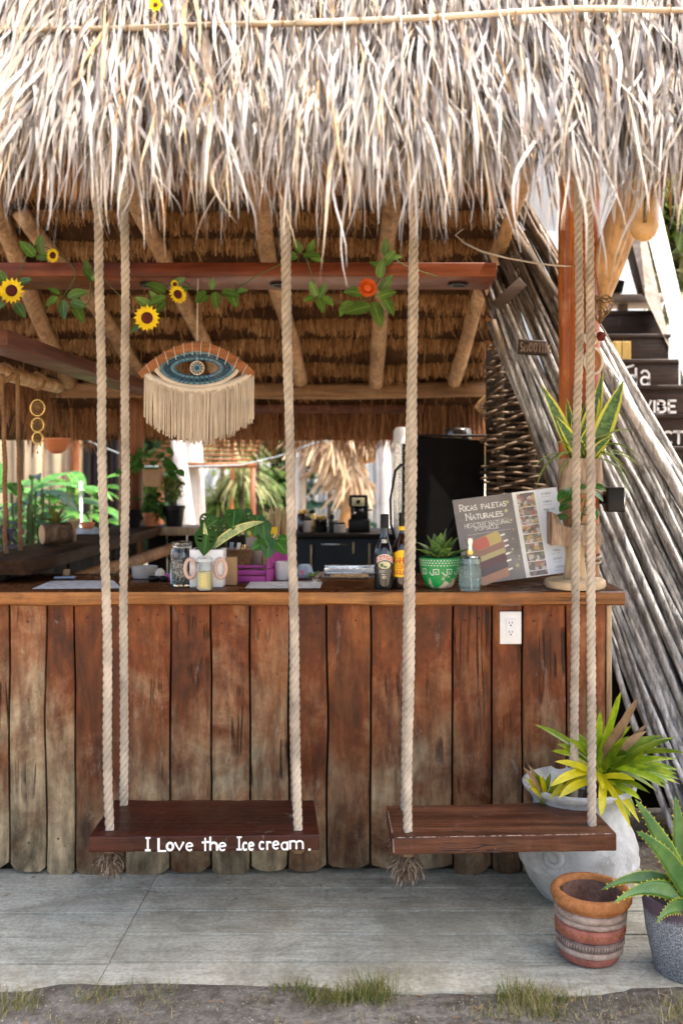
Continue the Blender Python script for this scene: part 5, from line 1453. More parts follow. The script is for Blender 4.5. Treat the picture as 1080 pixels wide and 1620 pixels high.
for i in range(46):
    a0 = rnd.uniform(0, 6.28); a1 = a0 + rnd.uniform(1.2, 3.6)
    h0 = heart(a0); h1 = heart(a1)
    pts = []
    for k in range(8):
        f = k / 7; x = lerp(h0[0], h1[0], f); y = lerp(h0[1], h1[1], f); bul = math.sin(math.pi * f)
        pts.append(c + Vector((x * 0.055, -0.028 * bul * (1 if i % 2 else -0.6), y * 0.068)))
    mb.tube(pts, 0.0017, 4)
mb.tube([c + Vector((heart(a)[0] * 0.055, 0, heart(a)[1] * 0.068)) for a in np.linspace(0, 6.283, 40)], 0.004, 5)
mb.tube([c + Vector((0.0, 0, 0.045)), P(944, 440, 4.0)], 0.0012, 4)
mb.build('weave', M['wicker'], wh, kind='stuff')
c = P(938, 571, 4.015)
rg = thing('oval_plaque', 'oval terracotta plaque with cream rim on the post', 'ornament', tuple(c))
rotx = Matrix.Rotation(math.radians(90), 3, 'X')
mb = MB(); mb.add([c + Vector((0.032 * math.cos(a), 0, 0.048 * math.sin(a))) for a in np.linspace(0, 6.0, 22)], [tuple(range(22))]); mb.build('plate', M['terracotta'], rg, solid=0.01)
mb = MB(); mb.tube([c + Vector((0.035 * math.cos(a), -0.004, 0.051 * math.sin(a))) for a in np.linspace(0, 6.2832, 30)], 0.006, 8, cap=False); mb.build('rim', M['cord_cream'], rg)
c = P(934, 535, 4.01)
rg = thing('shell_ring', 'small round ornament with pale rim above the oval plaque', 'ornament', tuple(c))
mb = MB(); mb.tube([c + Vector((0.024 * math.cos(a), 0, 0.026 * math.sin(a))) for a in np.linspace(0, 6.2832, 24)], 0.005, 8, cap=False); mb.build('rim', M['cord_cream'], rg)
mb = MB(); mb.lathe([(0.0, 0.008), (0.018, 0.006), (0.022, 0.0), (0.02, -0.004)], c, 16, rot=rotx); mb.build('disc', M['wicker'], rg)
mb = MB(); mb.lathe([(0.0, 0.014), (0.018, 0.01), (0.02, 0.0), (0.0, -0.01)], c + Vector((0.04, 0, 0.008)), 12, rot=rotx, wob=0.3); mb.build('seed_pod', M['flower_core'], rg)
mb = MB(); pts = [P(*q) for q in ((735, 385, 4.0), (762, 398, 3.97), (800, 408, 3.96), (850, 417, 3.97), (890, 421, 4.0), (905, 421, 4.05))]
mb.tube(pts, [0.005, 0.0045, 0.004, 0.004, 0.0035, 0.003], 6); mb.tube([pts[0], P(720, 372, 4.0), P(732, 362, 4.0)], 0.003, 5)
tag(mb.build('dry_vine', M['rope']), 'thin dry vine stretched from the thatch to the orange post', 'vine')
c = P(1018, 336, 3.55)
gd = thing('gourd', 'smooth tan hollow gourd hanging under the thatch at the right', 'gourd', tuple(c))
M['gourd'] = plain('polished_gourd', (0.55, 0.32, 0.12), 0.3, var=0.2, bump=0.1, coat=0.3)
s = 3.55 / F
mb = MB(); mb.lathe([(0.0, -46 * s), (10 * s, -44 * s), (18 * s, -37 * s), (23 * s, -24 * s), (23.5 * s, -5 * s), (22 * s, 18 * s), (20 * s, 30 * s), (17 * s, 32 * s), (17 * s, 20 * s), (0.0, 10 * s)], c, 26); mb.build('shell', M['gourd'], gd)
mb = MB(); mb.tube([c + Vector((-0.012, -0.052, -0.05)), c + Vector((-0.01, -0.058, 0.0)), c + Vector((-0.006, -0.05, 0.07)), c + Vector((0, 0, 0.3))], 0.006, 6); mb.build('strap', M['wicker'], gd)

# ---- smaller things on the counter, left to right
def flat(name, mat, pts, label, cat, th=0.0015, group=None):
    mb = MB(); vs = []
    for px, py in pts:
        p = base(px, py); vs.append(Vector((p.x, p.y, CT)))
    n = len(vs); vs += [v + Vector((0, 0, th)) for v in vs[:n]]
    fs = [tuple(range(n - 1, -1, -1)), tuple(range(n, 2 * n))] + [(i, (i + 1) % n, n + (i + 1) % n, n + i) for i in range(n)]
    mb.add(vs, fs); o = mb.build(name, mat, None, smooth=False); tag(o, label, cat, group); return o
M['print_page'] = None
def page():
    t = NT('printed_page'); v = t.coords(False, (30, 90, 1)); a = t.noise(v, 1.0, 2, 0.5)
    return t.finish(t.ramp(a, [(0.47, (0.66, 0.66, 0.63)), (0.56, (0.42, 0.42, 0.41))]), 0.5)
M['print_page'] = page()
flat('paper_menu', M['print_page'], [(52, 932), (192, 931), (180, 919), (80, 920)], 'pale paper menu lying flat at the left end of the bar', 'paper')
flat('paper_menu', M['print_page'], [(388, 931), (506, 931), (510, 921), (396, 921)], 'pale printed placemat lying flat in front of the white cup', 'paper')
c = base(103, 916); mb = MB(); mb.box(c + Vector((0, 0, 0.006)), (0.085, 0.03, 0.008), Matrix.Rotation(0.1, 3, 'Z')); M['blue_card'] = plain('blue_plastic', (0.25, 0.33, 0.45), 0.3, bump=0)
tag(mb.build('plastic_card', M['blue_card'], bevel=0.002), 'small bluish card beside the flat paper menu', 'card')
c = base(103, 912); mb = MB(); mb.box(c + Vector((0, 0.02, 0.014)), (0.026, 0.02, 0.026)); tag(mb.build('wooden_block', M['pale_wood'], bevel=0.002), 'tiny pale wooden block behind the bluish card', 'block')
c = base(229, 915); bl_ = thing('bowl', 'pale grey ceramic bowl on the dark part of the bar', 'bowl', tuple(c))
M['bowl_grey'] = plain('grey_beige_ceramic', (0.42, 0.38, 0.33), 0.4)
mb = MB(); mb.lathe([(0.0, 0.0), (0.044, 0.0), (0.05, 0.006), (0.054, 0.05), (0.051, 0.05), (0.047, 0.01), (0.0, 0.008)], c, 26); mb.build('body', M['bowl_grey'], bl_, auto=50)
c = base(256, 916) + Vector((0, -0.03, 0)); mb = MB(); mb.lathe([(0.0, 0.0), (0.016, 0.002), (0.021, 0.016), (0.018, 0.034), (0.008, 0.046), (0.0, 0.048)], c, 16, wob=0.15); M['bulb'] = plain('garlic_skin', (0.62, 0.54, 0.44), 0.6)
tag(mb.build('garlic_bulb', M['bulb']), 'small cream coloured round bulb next to the grey bowl', 'bulb')
c = base(243, 919); mb = MB(); mb.lathe([(0, 0), (0.02, 0.0), (0.024, 0.01), (0.02, 0.018), (0.0, 0.02)], c, 16); mb.lathe([(0, 0), (0.02, 0.0), (0.024, 0.01), (0.02, 0.018), (0.0, 0.02)], c + Vector((0.042, 0.0, 0)), 16); mb.tube([c + Vector((0, 0, 0.01)), c + Vector((0.02, -0.004, 0.015)), c + Vector((0.042, 0, 0.01))], 0.004, 6)
tag(mb.build('sunglasses', M['black']), 'small dark sunglasses lying by the cream bulb', 'sunglasses')
c = base(267, 919); mb = MB(); mb.hexa([c + Vector(v) for v in ((-0.014, -0.008, 0), (0.012, -0.008, 0), (0.012, 0.008, 0), (-0.014, 0.008, 0), (-0.012, -0.006, 0.03), (0.008, -0.006, 0.03), (0.008, 0.006, 0.03), (-0.012, 0.006, 0.03))])
tag(mb.build('clip', M['magenta'], bevel=0.002), 'small purple clip standing left of the large glass jar', 'clip')
# big glass jar with silvery contents
c = base(288, 927); R = 0.046
jr = thing('glass_jar', 'large screw neck glass jar holding small grey seeds', 'jar', tuple(c))
mb = MB(); mb.lathe([(0, 0), (R * 0.92, 0), (R, 0.008), (R, 0.115), (R * 0.9, 0.14), (R * 0.76, 0.15), (R * 0.78, 0.172), (R * 0.72, 0.174), (R * 0.7, 0.15), (R * 0.86, 0.135), (R * 0.94, 0.112), (R * 0.94, 0.01), (0, 0.008)], c, 32); mb.build('glass_body', M['glass'], jr, auto=60)
mb = MB(); mb.lathe([(R * 0.8, 0.150), (R * 0.84, 0.152), (R * 0.84, 0.158), (R * 0.8, 0.16)], c, 26, ); mb.lathe([(R * 0.8, 0.164), (R * 0.83, 0.166), (R * 0.83, 0.17), (R * 0.8, 0.172)], c, 26); mb.build('screw_neck', M['glass'], jr)
def seedmat():
    t = NT('black_and_white_seeds'); v = t.coords(False); a = t.n('TexVoronoi', {'Vector': v, 'Scale': 130.0}).outputs['Distance']
    return t.finish(t.ramp(a, [(0.1, (0.5, 0.47, 0.44)), (0.4, (0.22, 0.2, 0.19)), (0.6, (0.03, 0.03, 0.03))]), 0.5, t.bump(a, 0.8, 0.004))
M['seeds'] = seedmat()
mb = MB(); mb.lathe([(0, 0.009), (R * 0.92, 0.009), (R * 0.92, 0.105), (R * 0.6, 0.112), (0, 0.115)], c, 26); mb.build('contents', M['seeds'], jr, kind='stuff')
# white square planter card with pink rings; clip jar
c = base(326, 930)
wc = thing('square_planter', 'white square planter with pale pink ring handles behind a candle jar', 'planter', tuple(c))
mb = MB(); mb.box(c + Vector((0, 0.05, 0.073)), (0.128, 0.1, 0.146)); mb.build('body', M['white_ceramic'], wc, bevel=0.004)
M['pink'] = plain('pale_pink', (0.62, 0.42, 0.34), 0.5, var=0.08)
for s_ in (-1, 1):
    mb = MB(); q = c + Vector((s_ * 0.058, -0.012, 0.075))
    mb.tube([q + Vector((0.020 * math.cos(a), 0, 0.036 * math.sin(a))) for a in np.linspace(0, 6.2832, 24)], [0.0075] * 24, 8, cap=False); mb.build('ring_handle', M['pink'], wc)
mb = MB(); mb.lathe([(0.0, 0.138), (0.05, 0.138), (0.052, 0.1475), (0.0, 0.1478)], c + Vector((0, 0.05, 0)), 20); mb.build('soil', M['soil'], wc)
c = base(323, 934) + Vector((0, 0.012, 0)); R = 0.031
cj = thing('candle_jar', 'clip top glass jar with yellow wax and a small label', 'jar', tuple(c))
mb = MB(); mb.lathe([(0, 0), (R * 0.92, 0), (R, 0.005), (R, 0.092), (R * 0.86, 0.1), (R * 0.86, 0.106), (R * 0.8, 0.106), (R * 0.8, 0.099), (R * 0.93, 0.09), (R * 0.93, 0.006), (0, 0.005)], c, 30); mb.build('glass_body', M['glass'], cj, auto=60)
M['wax'] = plain('yellow_wax', (0.72, 0.60, 0.22), 0.5, var=0.08, bump=0.1, trans=0.2)
mb = MB(); mb.lathe([(0, 0.0055), (R * 0.915, 0.0055), (R * 0.915, 0.07), (0, 0.071)], c, 26); mb.build('wax', M['wax'], cj, auto=40)
mb = MB(); mb.lathe([(R * 0.95, 0.108), (R * 0.98, 0.111), (R * 0.9, 0.120), (0, 0.122)], c, 26); mb.build('glass_lid', M['glass'], cj, auto=60)
mb = MB(); mb.tube([c + Vector((R * 1.02 * math.cos(a), R * 1.02 * math.sin(a), 0.102)) for a in np.linspace(0, 6.2832, 26)], 0.0014, 6, cap=False)
mb.tube([c + Vector(v) for v in ((-R * 1.05, 0, 0.102), (-R * 1.25, -0.006, 0.09), (-R * 1.15, -0.01, 0.07), (-R * 1.05, -0.004, 0.1))], 0.0013, 5); mb.tube([c + Vector(v) for v in ((R * 1.0, 0, 0.102), (R * 1.25, 0, 0.115), (R * 0.5, 0, 0.126), (-R * 0.5, 0, 0.126), (-R * 1.2, 0, 0.114), (-R, 0, 0.102))], 0.0013, 5)
mb.build('wire_clip', M['steel'], cj)
fn = label_map(c, R + 0.0008); mb = MB(); wrap_patch(mb, fn, -0.016, 0.012, 0.016, 0.064, 8); lb = mb.build('paper_label', M['wax'], cj, smooth=False)
fn2 = label_map(c, R + 0.0013); mb = MB()
for k in range(7): ribbon(mb, [(-0.012 + rnd.uniform(0, 0.003), 0.021 + k * 0.006), (0.008 - rnd.uniform(0, 0.006), 0.021 + k * 0.006)], 0.0016, fn2)
mb.build('label_print', M['ink_dark'], lb, smooth=False)
# plant behind: holey leaves and one pale snake leaf
M['leaf_holey'] = leafmat('holey_vine_leaf', (0.035, 0.11, 0.025), (0.08, 0.19, 0.045), rough=0.3, vein=0.6, trans=0.3)
c = base(326, 930) + Vector((0, 0.05, 0.146))
mp = thing('swiss_cheese_plant', 'vine plant with dark holey leaves growing from the white planter', 'plant', tuple(c))
def holey(p0, dr, L, W, nrm, curl, mat, parent, name='leaf'):
    """broad leaf with oval holes along the midrib"""
    p = Vector(p0); dr = Vector(dr).normalized(); nr = Vector(nrm); rows = []; N_ = 12
    for i in range(N_ + 1):
        t_ = i / N_; w = max(0.015, math.sin(math.pi * (0.05 + 0.95 * t_) ** 0.62)) ** 0.8
        side = dr.cross(nr).normalized(); up = side.cross(dr).normalized(); h = W * 0.5 * w
        rows.append([p + side * (h * a) + up * (0.16 * h * abs(a)) for a in (-1, -0.72, -0.3, 0, 0.3, 0.72, 1)])
        p = p + dr * (L / N_); dr = (dr + Vector((0, 0, -curl / N_))).normalized(); nr = up
    mb = MB(); vs = [v for r_ in rows for v in r_]; fs = []
    for i in range(N_):
        for k in range(6):
            hole = (k in (1, 4)) and i in (3, 5, 7) and (i + k) % 3 != 2
            if not hole: a = i * 7 + k; fs.append((a, a + 1, a + 8, a + 7))
    uv = [(a, i / N_) for i in range(N_ + 1) for a in (0, 0.14, 0.35, 0.5, 0.65, 0.86, 1)]
    mb.add(vs, fs, uv); return mb.build(name, mat, parent)
s = 3.9 / F
for (px, py, tx, ty, W, yo) in ((328, 838, 322, 876, 36, -0.05), (345, 822, 312, 842, 27, 0.0), (362, 812, 380, 844, 33, 0.02), (350, 820, 345, 858, 31, 0.05), (372, 806, 368, 835, 30, -0.02), (408, 815, 402, 846, 27, 0.0), (335, 815, 318, 832, 27, 0.06), (385, 806, 392, 836, 27, 0.05), (340, 845, 338, 878, 27, 0.02)):
    b_ = c + Vector((rnd.uniform(-0.02, 0.02), 0, 0)); at_ = P(px, py, 3.92 + yo); tip = P(tx, ty, 3.86 + yo)
    mb = MB(); mid_ = b_.lerp(at_, 0.55) + Vector((0, 0, 0.02)); mb.tube([b_, mid_, at_], 0.0018, 5); mb.build('stem', M['vine'], mp)
    holey(at_, tip - at_, (tip - at_).length * 1.05, W * s, (rnd.uniform(-0.3, 0.3), -1, 0.7), 0.35, M['leaf_holey'], mp)
M['leaf_pale'] = leafmat('pale_variegated_leaf', (0.30, 0.34, 0.13), (0.45, 0.46, 0.22), margin=(0.55, 0.52, 0.18), bands=(0.18, 0.26, 0.10), mw=0.36, trans=0.2)
b_ = c + Vector((0.012, -0.02, -0.002)); tip = P(414, 820, 3.84); mb = MB(); mb.blade(b_, (tip - b_) + Vector((0, 0, 0.07)), (tip - b_).length * 1.05, 0.034, (0, -1, 0.3), curl=0.75, fold=0.3, segs=10, shape='lance'); mb.build('pale_leaf', M['leaf_pale'], mp)
b_ = c + Vector((-0.0, -0.02, 0)); mb = MB(); mb.blade(b_, (-0.1, -0.1, 1), 0.11, 0.018, (0, -1, 0), curl=0.1, fold=0.3, segs=8, shape='lance'); mb.build('pale_leaf', M['leaf_pale'], mp)
# brown paper bag, basket, cylinder, box, skewers ...
c = base(362, 927) + Vector((0, 0.03, 0)); M['kraft'] = plain('brown_kraft_paper', (0.36, 0.22, 0.11), 0.8, bump=0.6, bscale=40)
mb = MB(); mb.box(c + Vector((0.005, 0, 0.055)), (0.045, 0.04, 0.11)); pbg = tag(mb.build('paper_bag', M['kraft'], bevel=0.004), 'narrow brown paper packet tucked behind the white planter', 'packet')
c = base(373, 915); bk = thing('basket', 'round brown woven basket behind the magenta box', 'basket', tuple(c)); M['basket'] = wood('brown_cane', (0.12, 0.06, 0.025), (0.25, 0.13, 0.06), (0.36, 0.2, 0.1), 0, 20, 4, 0.6, 0.3)
mb = MB()
for k in range(16):
    z = 0.008 + k * 0.0075; r_ = 0.062 + 0.006 * (k / 16)
    mb.tube([c + Vector(((r_ + 0.0022 * math.sin(18 * a + k * math.pi)) * math.cos(a), (r_ + 0.0022 * math.sin(18 * a + k * math.pi)) * math.sin(a), z)) for a in np.linspace(0, 6.2832, 73)], 0.0042, 5, cap=False)
mb.build('weave', M['basket'], bk, kind='stuff'); mb = MB(); mb.lathe([(0, 0.004), (0.058, 0.004), (0.064, 0.125), (0.0, 0.10)], c, 20); mb.build('lining', M['kraft'], bk)
for k, (dx, hgt, mt) in enumerate(((-0.02, 0.15, 'blue_card'), (0.01, 0.148, 'paper'), (0.03, 0.14, 'brass'))):
    mb = MB(); mb.tube([c + Vector((dx, 0, 0.1)), c + Vector((dx + 0.004, 0, hgt))], 0.008, 8); tag(mb.build('tool_handle', M[mt]), ('blue', 'white', 'brass coloured')[k] + ' handle end sticking out of the brown basket', 'utensil')
c = base(403, 912); M['taupe_card'] = plain('taupe_cardboard', (0.38, 0.31, 0.26), 0.7, bump=0.1); R = 0.036
cy = thing('straw_holder', 'plain taupe cylinder holder behind the magenta box', 'holder', tuple(c)); mb = MB(); mb.lathe([(0, 0), (R, 0), (R, 0.165), (R * 0.93, 0.165), (R * 0.93, 0.01), (0, 0.01)], c, 28); mb.build('body', M['taupe_card'], cy, auto=40)
# magenta crate
c = base(402, 921); cr = thing('magenta_crate', 'magenta painted wooden tray with one tall slanted side', 'tray', tuple(c)); a0 = base(366, 921); a1 = base(420, 921)
for k, (z0, z1, dy) in enumerate(((0.0, 0.022, 0.0), (0.025, 0.046, 0.018), (0.050, 0.062, 0.05))):
    mb = MB(); mb.box(((a0.x + a1.x) / 2, a0.y + dy + 0.006, CT + (z0 + z1) / 2), (a1.x - a0.x, 0.012, z1 - z0)); mb.build('front_slat', M['magenta'], cr, bevel=0.002)
mb = MB(); mb.box(((a0.x + a1.x) / 2, a0.y + 0.105, CT + 0.004), (a1.x - a0.x, 0.18, 0.008)); mb.build('bottom', M['magenta'], cr)
for z0, z1, y0, y1 in ((0.0, 0.048, 0, 0), (0.05, 0.098, 0.01, 0.0)):
    mb = MB(); x_ = a1.x + 0.007; mb.hexa([(x_ - 0.005, a1.y - 0.002 + y0, CT + z0), (x_ + 0.007, a1.y - 0.002 + y0, CT + z0), (x_ + 0.06, a1.y + 0.30, CT + z0), (x_ + 0.048, a1.y + 0.30, CT + z0), (x_ - 0.005, a1.y - 0.002 + y0, CT + z1), (x_ + 0.007, a1.y - 0.002 + y0, CT + z1), (x_ + 0.06, a1.y + 0.30, CT + z1 + 0.04 * (z0 > 0)), (x_ + 0.048, a1.y + 0.30, CT + z1 + 0.04 * (z0 > 0))]); mb.build('side_board', M['magenta'], cr, smooth=False, bevel=0.002)
c = base(438, 903) + Vector((0, 0.0, 0)); sk = thing('skewer_holder', 'pot crammed with long pale wooden skewers behind the rope', 'holder', tuple(c))
mb = MB(); mb.lathe([(0, 0), (0.045, 0), (0.048, 0.13), (0.044, 0.13), (0, 0.05)], c, 20); mb.build('pot', M['basket'], sk)
M['skewer'] = wood('pale_skewer', (0.48, 0.31, 0.14), (0.6, 0.42, 0.22), (0.7, 0.54, 0.32), 2, 20, 10, 0.6, 0.1, vary=0.1)
for i in range(60):
    a = rnd.uniform(0, 6.28); r_ = 0.043 * math.sqrt(rnd.random()); r2 = r_ * 1.5
    mb = MB(); mb.tube([c + Vector((r_ * math.cos(a) * 0.8, r_ * math.sin(a), 0.06)), c + Vector((r2 * math.cos(a), r2 * math.sin(a), 0.275 + rnd.uniform(-0.02, 0.014)))], 0.0026, 5); mb.build('skewer', M['skewer'], sk)
for (px, py, w_, h_, mt, nm, lab) in ((445, 902, 18, 62, 'bottle_brown', 'bottle', 'slim dark brown bottle behind the white cup'), (418, 905, 14, 80, 'ink_red', 'sauce_bottle', 'red capped sauce bottle behind the magenta side board'), (433, 906, 20, 72, 'label_yellow', 'sauce_bottle', 'yellow topped sauce bottle in front of the skewers')):
    c = base(px, py); s = c.y / F; b_ = thing(nm, lab, 'bottle', tuple(c)); R = w_ * s / 2; H = h_ * s
    mb = MB(); mb.lathe([(0, 0), (R, 0), (R, H * 0.6), (R * 0.5, H * 0.78), (R * 0.45, H * 0.86), (0, H * 0.86)], c, 18); mb.build('body', M['bottle_brown'] if mt == 'bottle_brown' else M['wax'], b_, auto=50)
    mb = MB(); mb.lathe([(R * 0.52, H * 0.84), (R * 0.52, H), (0, H)], c, 14); mb.build('cap', M[mt], b_, auto=40)
b0 = base(425, 905)
pv = thing('trailing_pothos', 'trailing light green pothos leaves over the magenta side board', 'plant', tuple(b0))
for (px, py, ang, L) in ((412, 838, -60, 32), (428, 850, -100, 36), (436, 855, -45, 30), (440, 852, 0, 20), (420, 858, 200, 26), (415, 822, -80, 34)):
    a = math.radians(ang); s = 3.95 / F; mb = MB(); mb.blade(P(px, py, 3.96), (math.cos(a), -0.25, math.sin(a)), L * s, L * 0.75 * s, (0.2, -1, 0.5), curl=0.4, fold=0.2, segs=7, shape='oval'); mb.build('leaf', M['leaf_pothos'], pv)
    mb = MB(); mb.tube([P(px, py, 3.965), P((px + 425) / 2 + 6, py - 6, 3.98), P(425, 872, 4.0)], 0.0015, 5); mb.build('stem', M['vine'], pv)
c = base(446, 917); cup = thing('cup', 'small white cup beside the rope and placemat', 'cup', tuple(c)); mb = MB(); mb.lathe([(0, 0), (0.024, 0), (0.027, 0.004), (0.033, 0.068), (0.0345, 0.07), (0.0345, 0.074), (0.031, 0.074), (0.026, 0.01), (0, 0.008)], c, 26); mb.build('body', M['white_ceramic'], cup, auto=50)
# floral bag, sprig glass, napkin tray
def floral():
    t = NT('floral_print'); v = t.coords(False); a = t.n('TexVoronoi', {'Vector': v, 'Scale': 48.0}).outputs['Color']; sep = t.n('SeparateColor', {0: a})
    return t.finish(t.ramp(sep.outputs[0], [(0.0, (0.30, 0.38, 0.45)), (0.35, (0.5, 0.5, 0.5)), (0.6, (0.5, 0.14, 0.2)), (0.8, (0.3, 0.38, 0.45)), (0.93, (0.03, 0.03, 0.03))], 'CONSTANT'), 0.5)
M['floral'] = floral()
c = base(481, 915); mb = MB(); mb.lathe([(0.0, 0.0), (0.034, 0.002), (0.036, 0.02), (0.03, 0.045), (0.018, 0.058), (0.0, 0.06)], c, 18, wob=0.25); tag(mb.build('pouch', M['floral']), 'small pink and grey patterned pouch right of the rope', 'pouch')
c = base(501, 919); sg = thing('glass_dish', 'short glass with a green and white flower sprig', 'glass', tuple(c)); mb = MB(); mb.lathe([(0, 0), (0.02, 0), (0.027, 0.034), (0.025, 0.034), (0.018, 0.004), (0, 0.003)], c, 22); mb.build('glass_body', M['glass'], sg, auto=50)
mb = MB()
M['leaf_light'] = leafmat('light_sprig_leaf', (0.12, 0.24, 0.04), (0.25, 0.36, 0.08), trans=0.3)
for i in range(9):
    a = rnd.uniform(0, 6.28); mb.blade(c + Vector((-0.01, -0.01, 0.02)), (math.cos(a), math.sin(a) - 0.3, rnd.uniform(0, 1)), 0.03, 0.014, (0, -0.6, 1), curl=0.5, segs=4, shape='oval')
mb.build('sprig', M['leaf_light'], sg)
mb = MB(); x0_, x1_ = X(514, 4.38), X(592, 4.38)
tr = thing('metal_rail', 'long pale metal tray rail along the back edge of the bar', 'tray', ((x0_ + x1_) / 2, 4.3, CT))
for k in range(3): mb = MB(); mb.box(((x0_ + x1_) / 2, 4.30 + 0.025 * k, CT + 0.006 + 0.006 * k), (x1_ - x0_, 0.02, 0.012 + 0.012 * k)); mb.build('rail', M['steel'] if k != 1 else M['paper'], tr, bevel=0.002)
mb = MB(); c = base(552, 914); mb.box(c + Vector((0, 0.02, 0.004)), (0.16, 0.11, 0.008)); tag(mb.build('counter_reflection', M['pale_wood'], bevel=0.002), 'thin pale sheet standing in for a counter reflection left of the black liqueur bottle', 'board')  # added pale sheet in place of a reflection on the counter
# ------------------------------------------------------------------ foliage helper
def leafcloud(name, centre, rad, n, size, mat, parent, clumps=18, flat=0.6, asp=0.45, droop=0.3, kind='stuff'):
    c = np.array(centre); rad = np.array(rad)
    cc = rng.normal(0, 1, (clumps, 3)); cc /= np.linalg.norm(cc, axis=1)[:, None]; cc *= rng.uniform(0.35, 1.0, clumps)[:, None] ** 0.5
    idx = rng.integers(0, clumps, n)
    p = c + (cc[idx] * 0.8 + rng.normal(0, 0.19, (n, 3))) * rad
    d = rng.normal(0, 1, (n, 3)) + cc[idx] * 0.8; d[:, 2] -= droop; d /= np.linalg.norm(d, axis=1)[:, None]
    up = rng.normal(0, 0.5, (n, 3)); up[:, 2] += 1
    sd = np.cross(d, up); sd /= np.linalg.norm(sd, axis=1)[:, None] + 1e-9
    L = size * rng.uniform(0.6, 1.3, n)
    k = 4; Pt = np.zeros((n, k, 3)); Wd = np.zeros((n, k, 3))
    for i, (t_, w) in enumerate(((0, 0.12), (0.35, 0.5), (0.7, 0.38), (1, 0.03))):
        q = p + d * (L * t_)[:, None]; q[:, 2] -= L * 0.25 * t_ * t_
        Pt[:, i] = q; Wd[:, i] = sd * (L * asp * w)[:, None]
    return strands(name, Pt, Wd, rng.uniform(0, 1, n), mat, parent, kind=kind)
M['fol_dark'] = fibre('deep_green_foliage', [(0, (0.012, 0.035, 0.014)), (0.5, (0.03, 0.085, 0.03)), (1, (0.07, 0.15, 0.045))], 0.5, 0.4)
M['fol_mid'] = fibre('mid_green_foliage', [(0, (0.025, 0.07, 0.012)), (0.5, (0.085, 0.17, 0.03)), (1, (0.2, 0.29, 0.06))], 0.5, 0.45)
M['fol_light'] = fibre('yellow_green_foliage', [(0, (0.06, 0.10, 0.015)), (0.5, (0.16, 0.22, 0.035)), (1, (0.32, 0.36, 0.08))], 0.5, 0.5)
M['fol_pale'] = fibre('pale_arching_leaf', [(0, (0.14, 0.18, 0.07)), (0.5, (0.32, 0.34, 0.16)), (1, (0.5, 0.48, 0.28))], 0.5, 0.4)
M['fol_blue'] = fibre('blue_green_conifer', [(0, (0.008, 0.03, 0.024)), (0.5, (0.02, 0.07, 0.05)), (1, (0.05, 0.13, 0.085))], 0.5, 0.3)
M['bark_brown'] = wood('brown_trunk', (0.06, 0.04, 0.03), (0.14, 0.10, 0.07), (0.22, 0.17, 0.12), 2, 8, 4, 0.8, 0.6)
M['leaf_big'] = leafmat('broad_garden_leaf', (0.03, 0.11, 0.02), (0.09, 0.22, 0.04), rough=0.25, vein=0.4, trans=0.35, var=0.35)

# ------------------------------------------------------------------ left side counter and what stands on it
SZ = 1.20
sc_ = thing('side_counter', 'dark wooden side counter running back along the left of the bar', 'counter', (-1.55, 5.0, 0))
mb = MB(); n = 20; vs = []; fs = []
for i in range(n + 1):
    y = lerp(3.95, 6.5, i / n); e = 0.015 * noise.noise(Vector((y * 2, 0, 5))) + 0.006 * noise.noise(Vector((y * 7, 0, 5)))
    for x, z in ((-1.68, SZ), (-1.37 + e, SZ), (-1.365 + e, SZ - 0.02), (-1.38 + e, SZ - 0.055), (-1.68, SZ - 0.055)): vs.append((x, y, z))
for i in range(n):
    for k in range(5): a = 5 * i; fs.append((a + k, a + (k + 1) % 5, a + 5 + (k + 1) % 5, a + 5 + k))
fs += [(4, 3, 2, 1, 0), tuple(5 * n + k for k in range(5))]
mb.add(vs, fs); mb.build('top_slab', M['side_counter'], sc_, auto=50)
mb = MB(); mb.box((-1.30, 6.42, SZ - 0.03), (0.45, 0.34, 0.05)); mb.build('end_shelf', M['pale_wood'], sc_, bevel=0.004)
for k in range(12):
    mb = MB(); y = 4.0 + k * 0.21; mb.box((-1.56 + rnd.uniform(-0.008, 0.008), y, 0.57), (0.03, 0.2, 1.14)); mb.build('board', M['dark_board'], sc_, bevel=0.003)
for k in range(5):
    mb = MB(); mb.box((-1.46 + 0.13 * k, 6.56, 0.57), (0.122, 0.03, 1.12)); mb.build('board', M['dark_board'], sc_, bevel=0.003)
mb = MB(); mb.tube(crooked((-1.50, 4.55, 1.02), (-1.30, 6.3, 1.06), 8, 0.02, 3), 0.035, 9); mb.build('log_rail', M['log_x'], sc_)
def sd(px, py):
    d = (EYE - SZ) * F / (py - 740); p = P(px, py, d); p.z = SZ; return p
# cut log planter
c = sd(88, 862); s = c.y / F
lg = thing('log_planter', 'cut log planter lying on the dark side counter at the left', 'planter', tuple(c))
mb = MB(); a = c + Vector((-0.052, -0.03, 0.052)); b = c + Vector((0.055, 0.05, 0.056)); mb.tube([a, a.lerp(b, .5), b], [0.05, 0.053, 0.05], 18); mb.build('bark_log', M['bark_dark'], lg, auto=50)
mb = MB(); dv = (b - a).normalized(); mb.tube([a - dv * 0.001, a - dv * 0.003], 0.046, 16); mb.build('cut_face', M['kraft'], lg, auto=40)
br = thing('bromeliad', 'small reddish green bromeliad growing from the cut log planter', 'plant', tuple(c + Vector((0, 0, 0.1))))
M['leaf_brom'] = leafmat('olive_bromeliad_leaf', (0.08, 0.10, 0.02), (0.2, 0.2, 0.04), trans=0.3)
for i in range(16):
    a = i * 2.4; e = rnd.uniform(0.3, 1.2); mb = MB(); mb.blade(c + Vector((0, 0.01, 0.095)), (math.cos(a) * math.cos(e), math.sin(a) * math.cos(e), math.sin(e)), rnd.uniform(0.08, 0.17), 0.02, (0, 0, 1), curl=0.6, fold=0.3, segs=6, shape='lance'); mb.build('leaf', M['leaf_brom'], br)
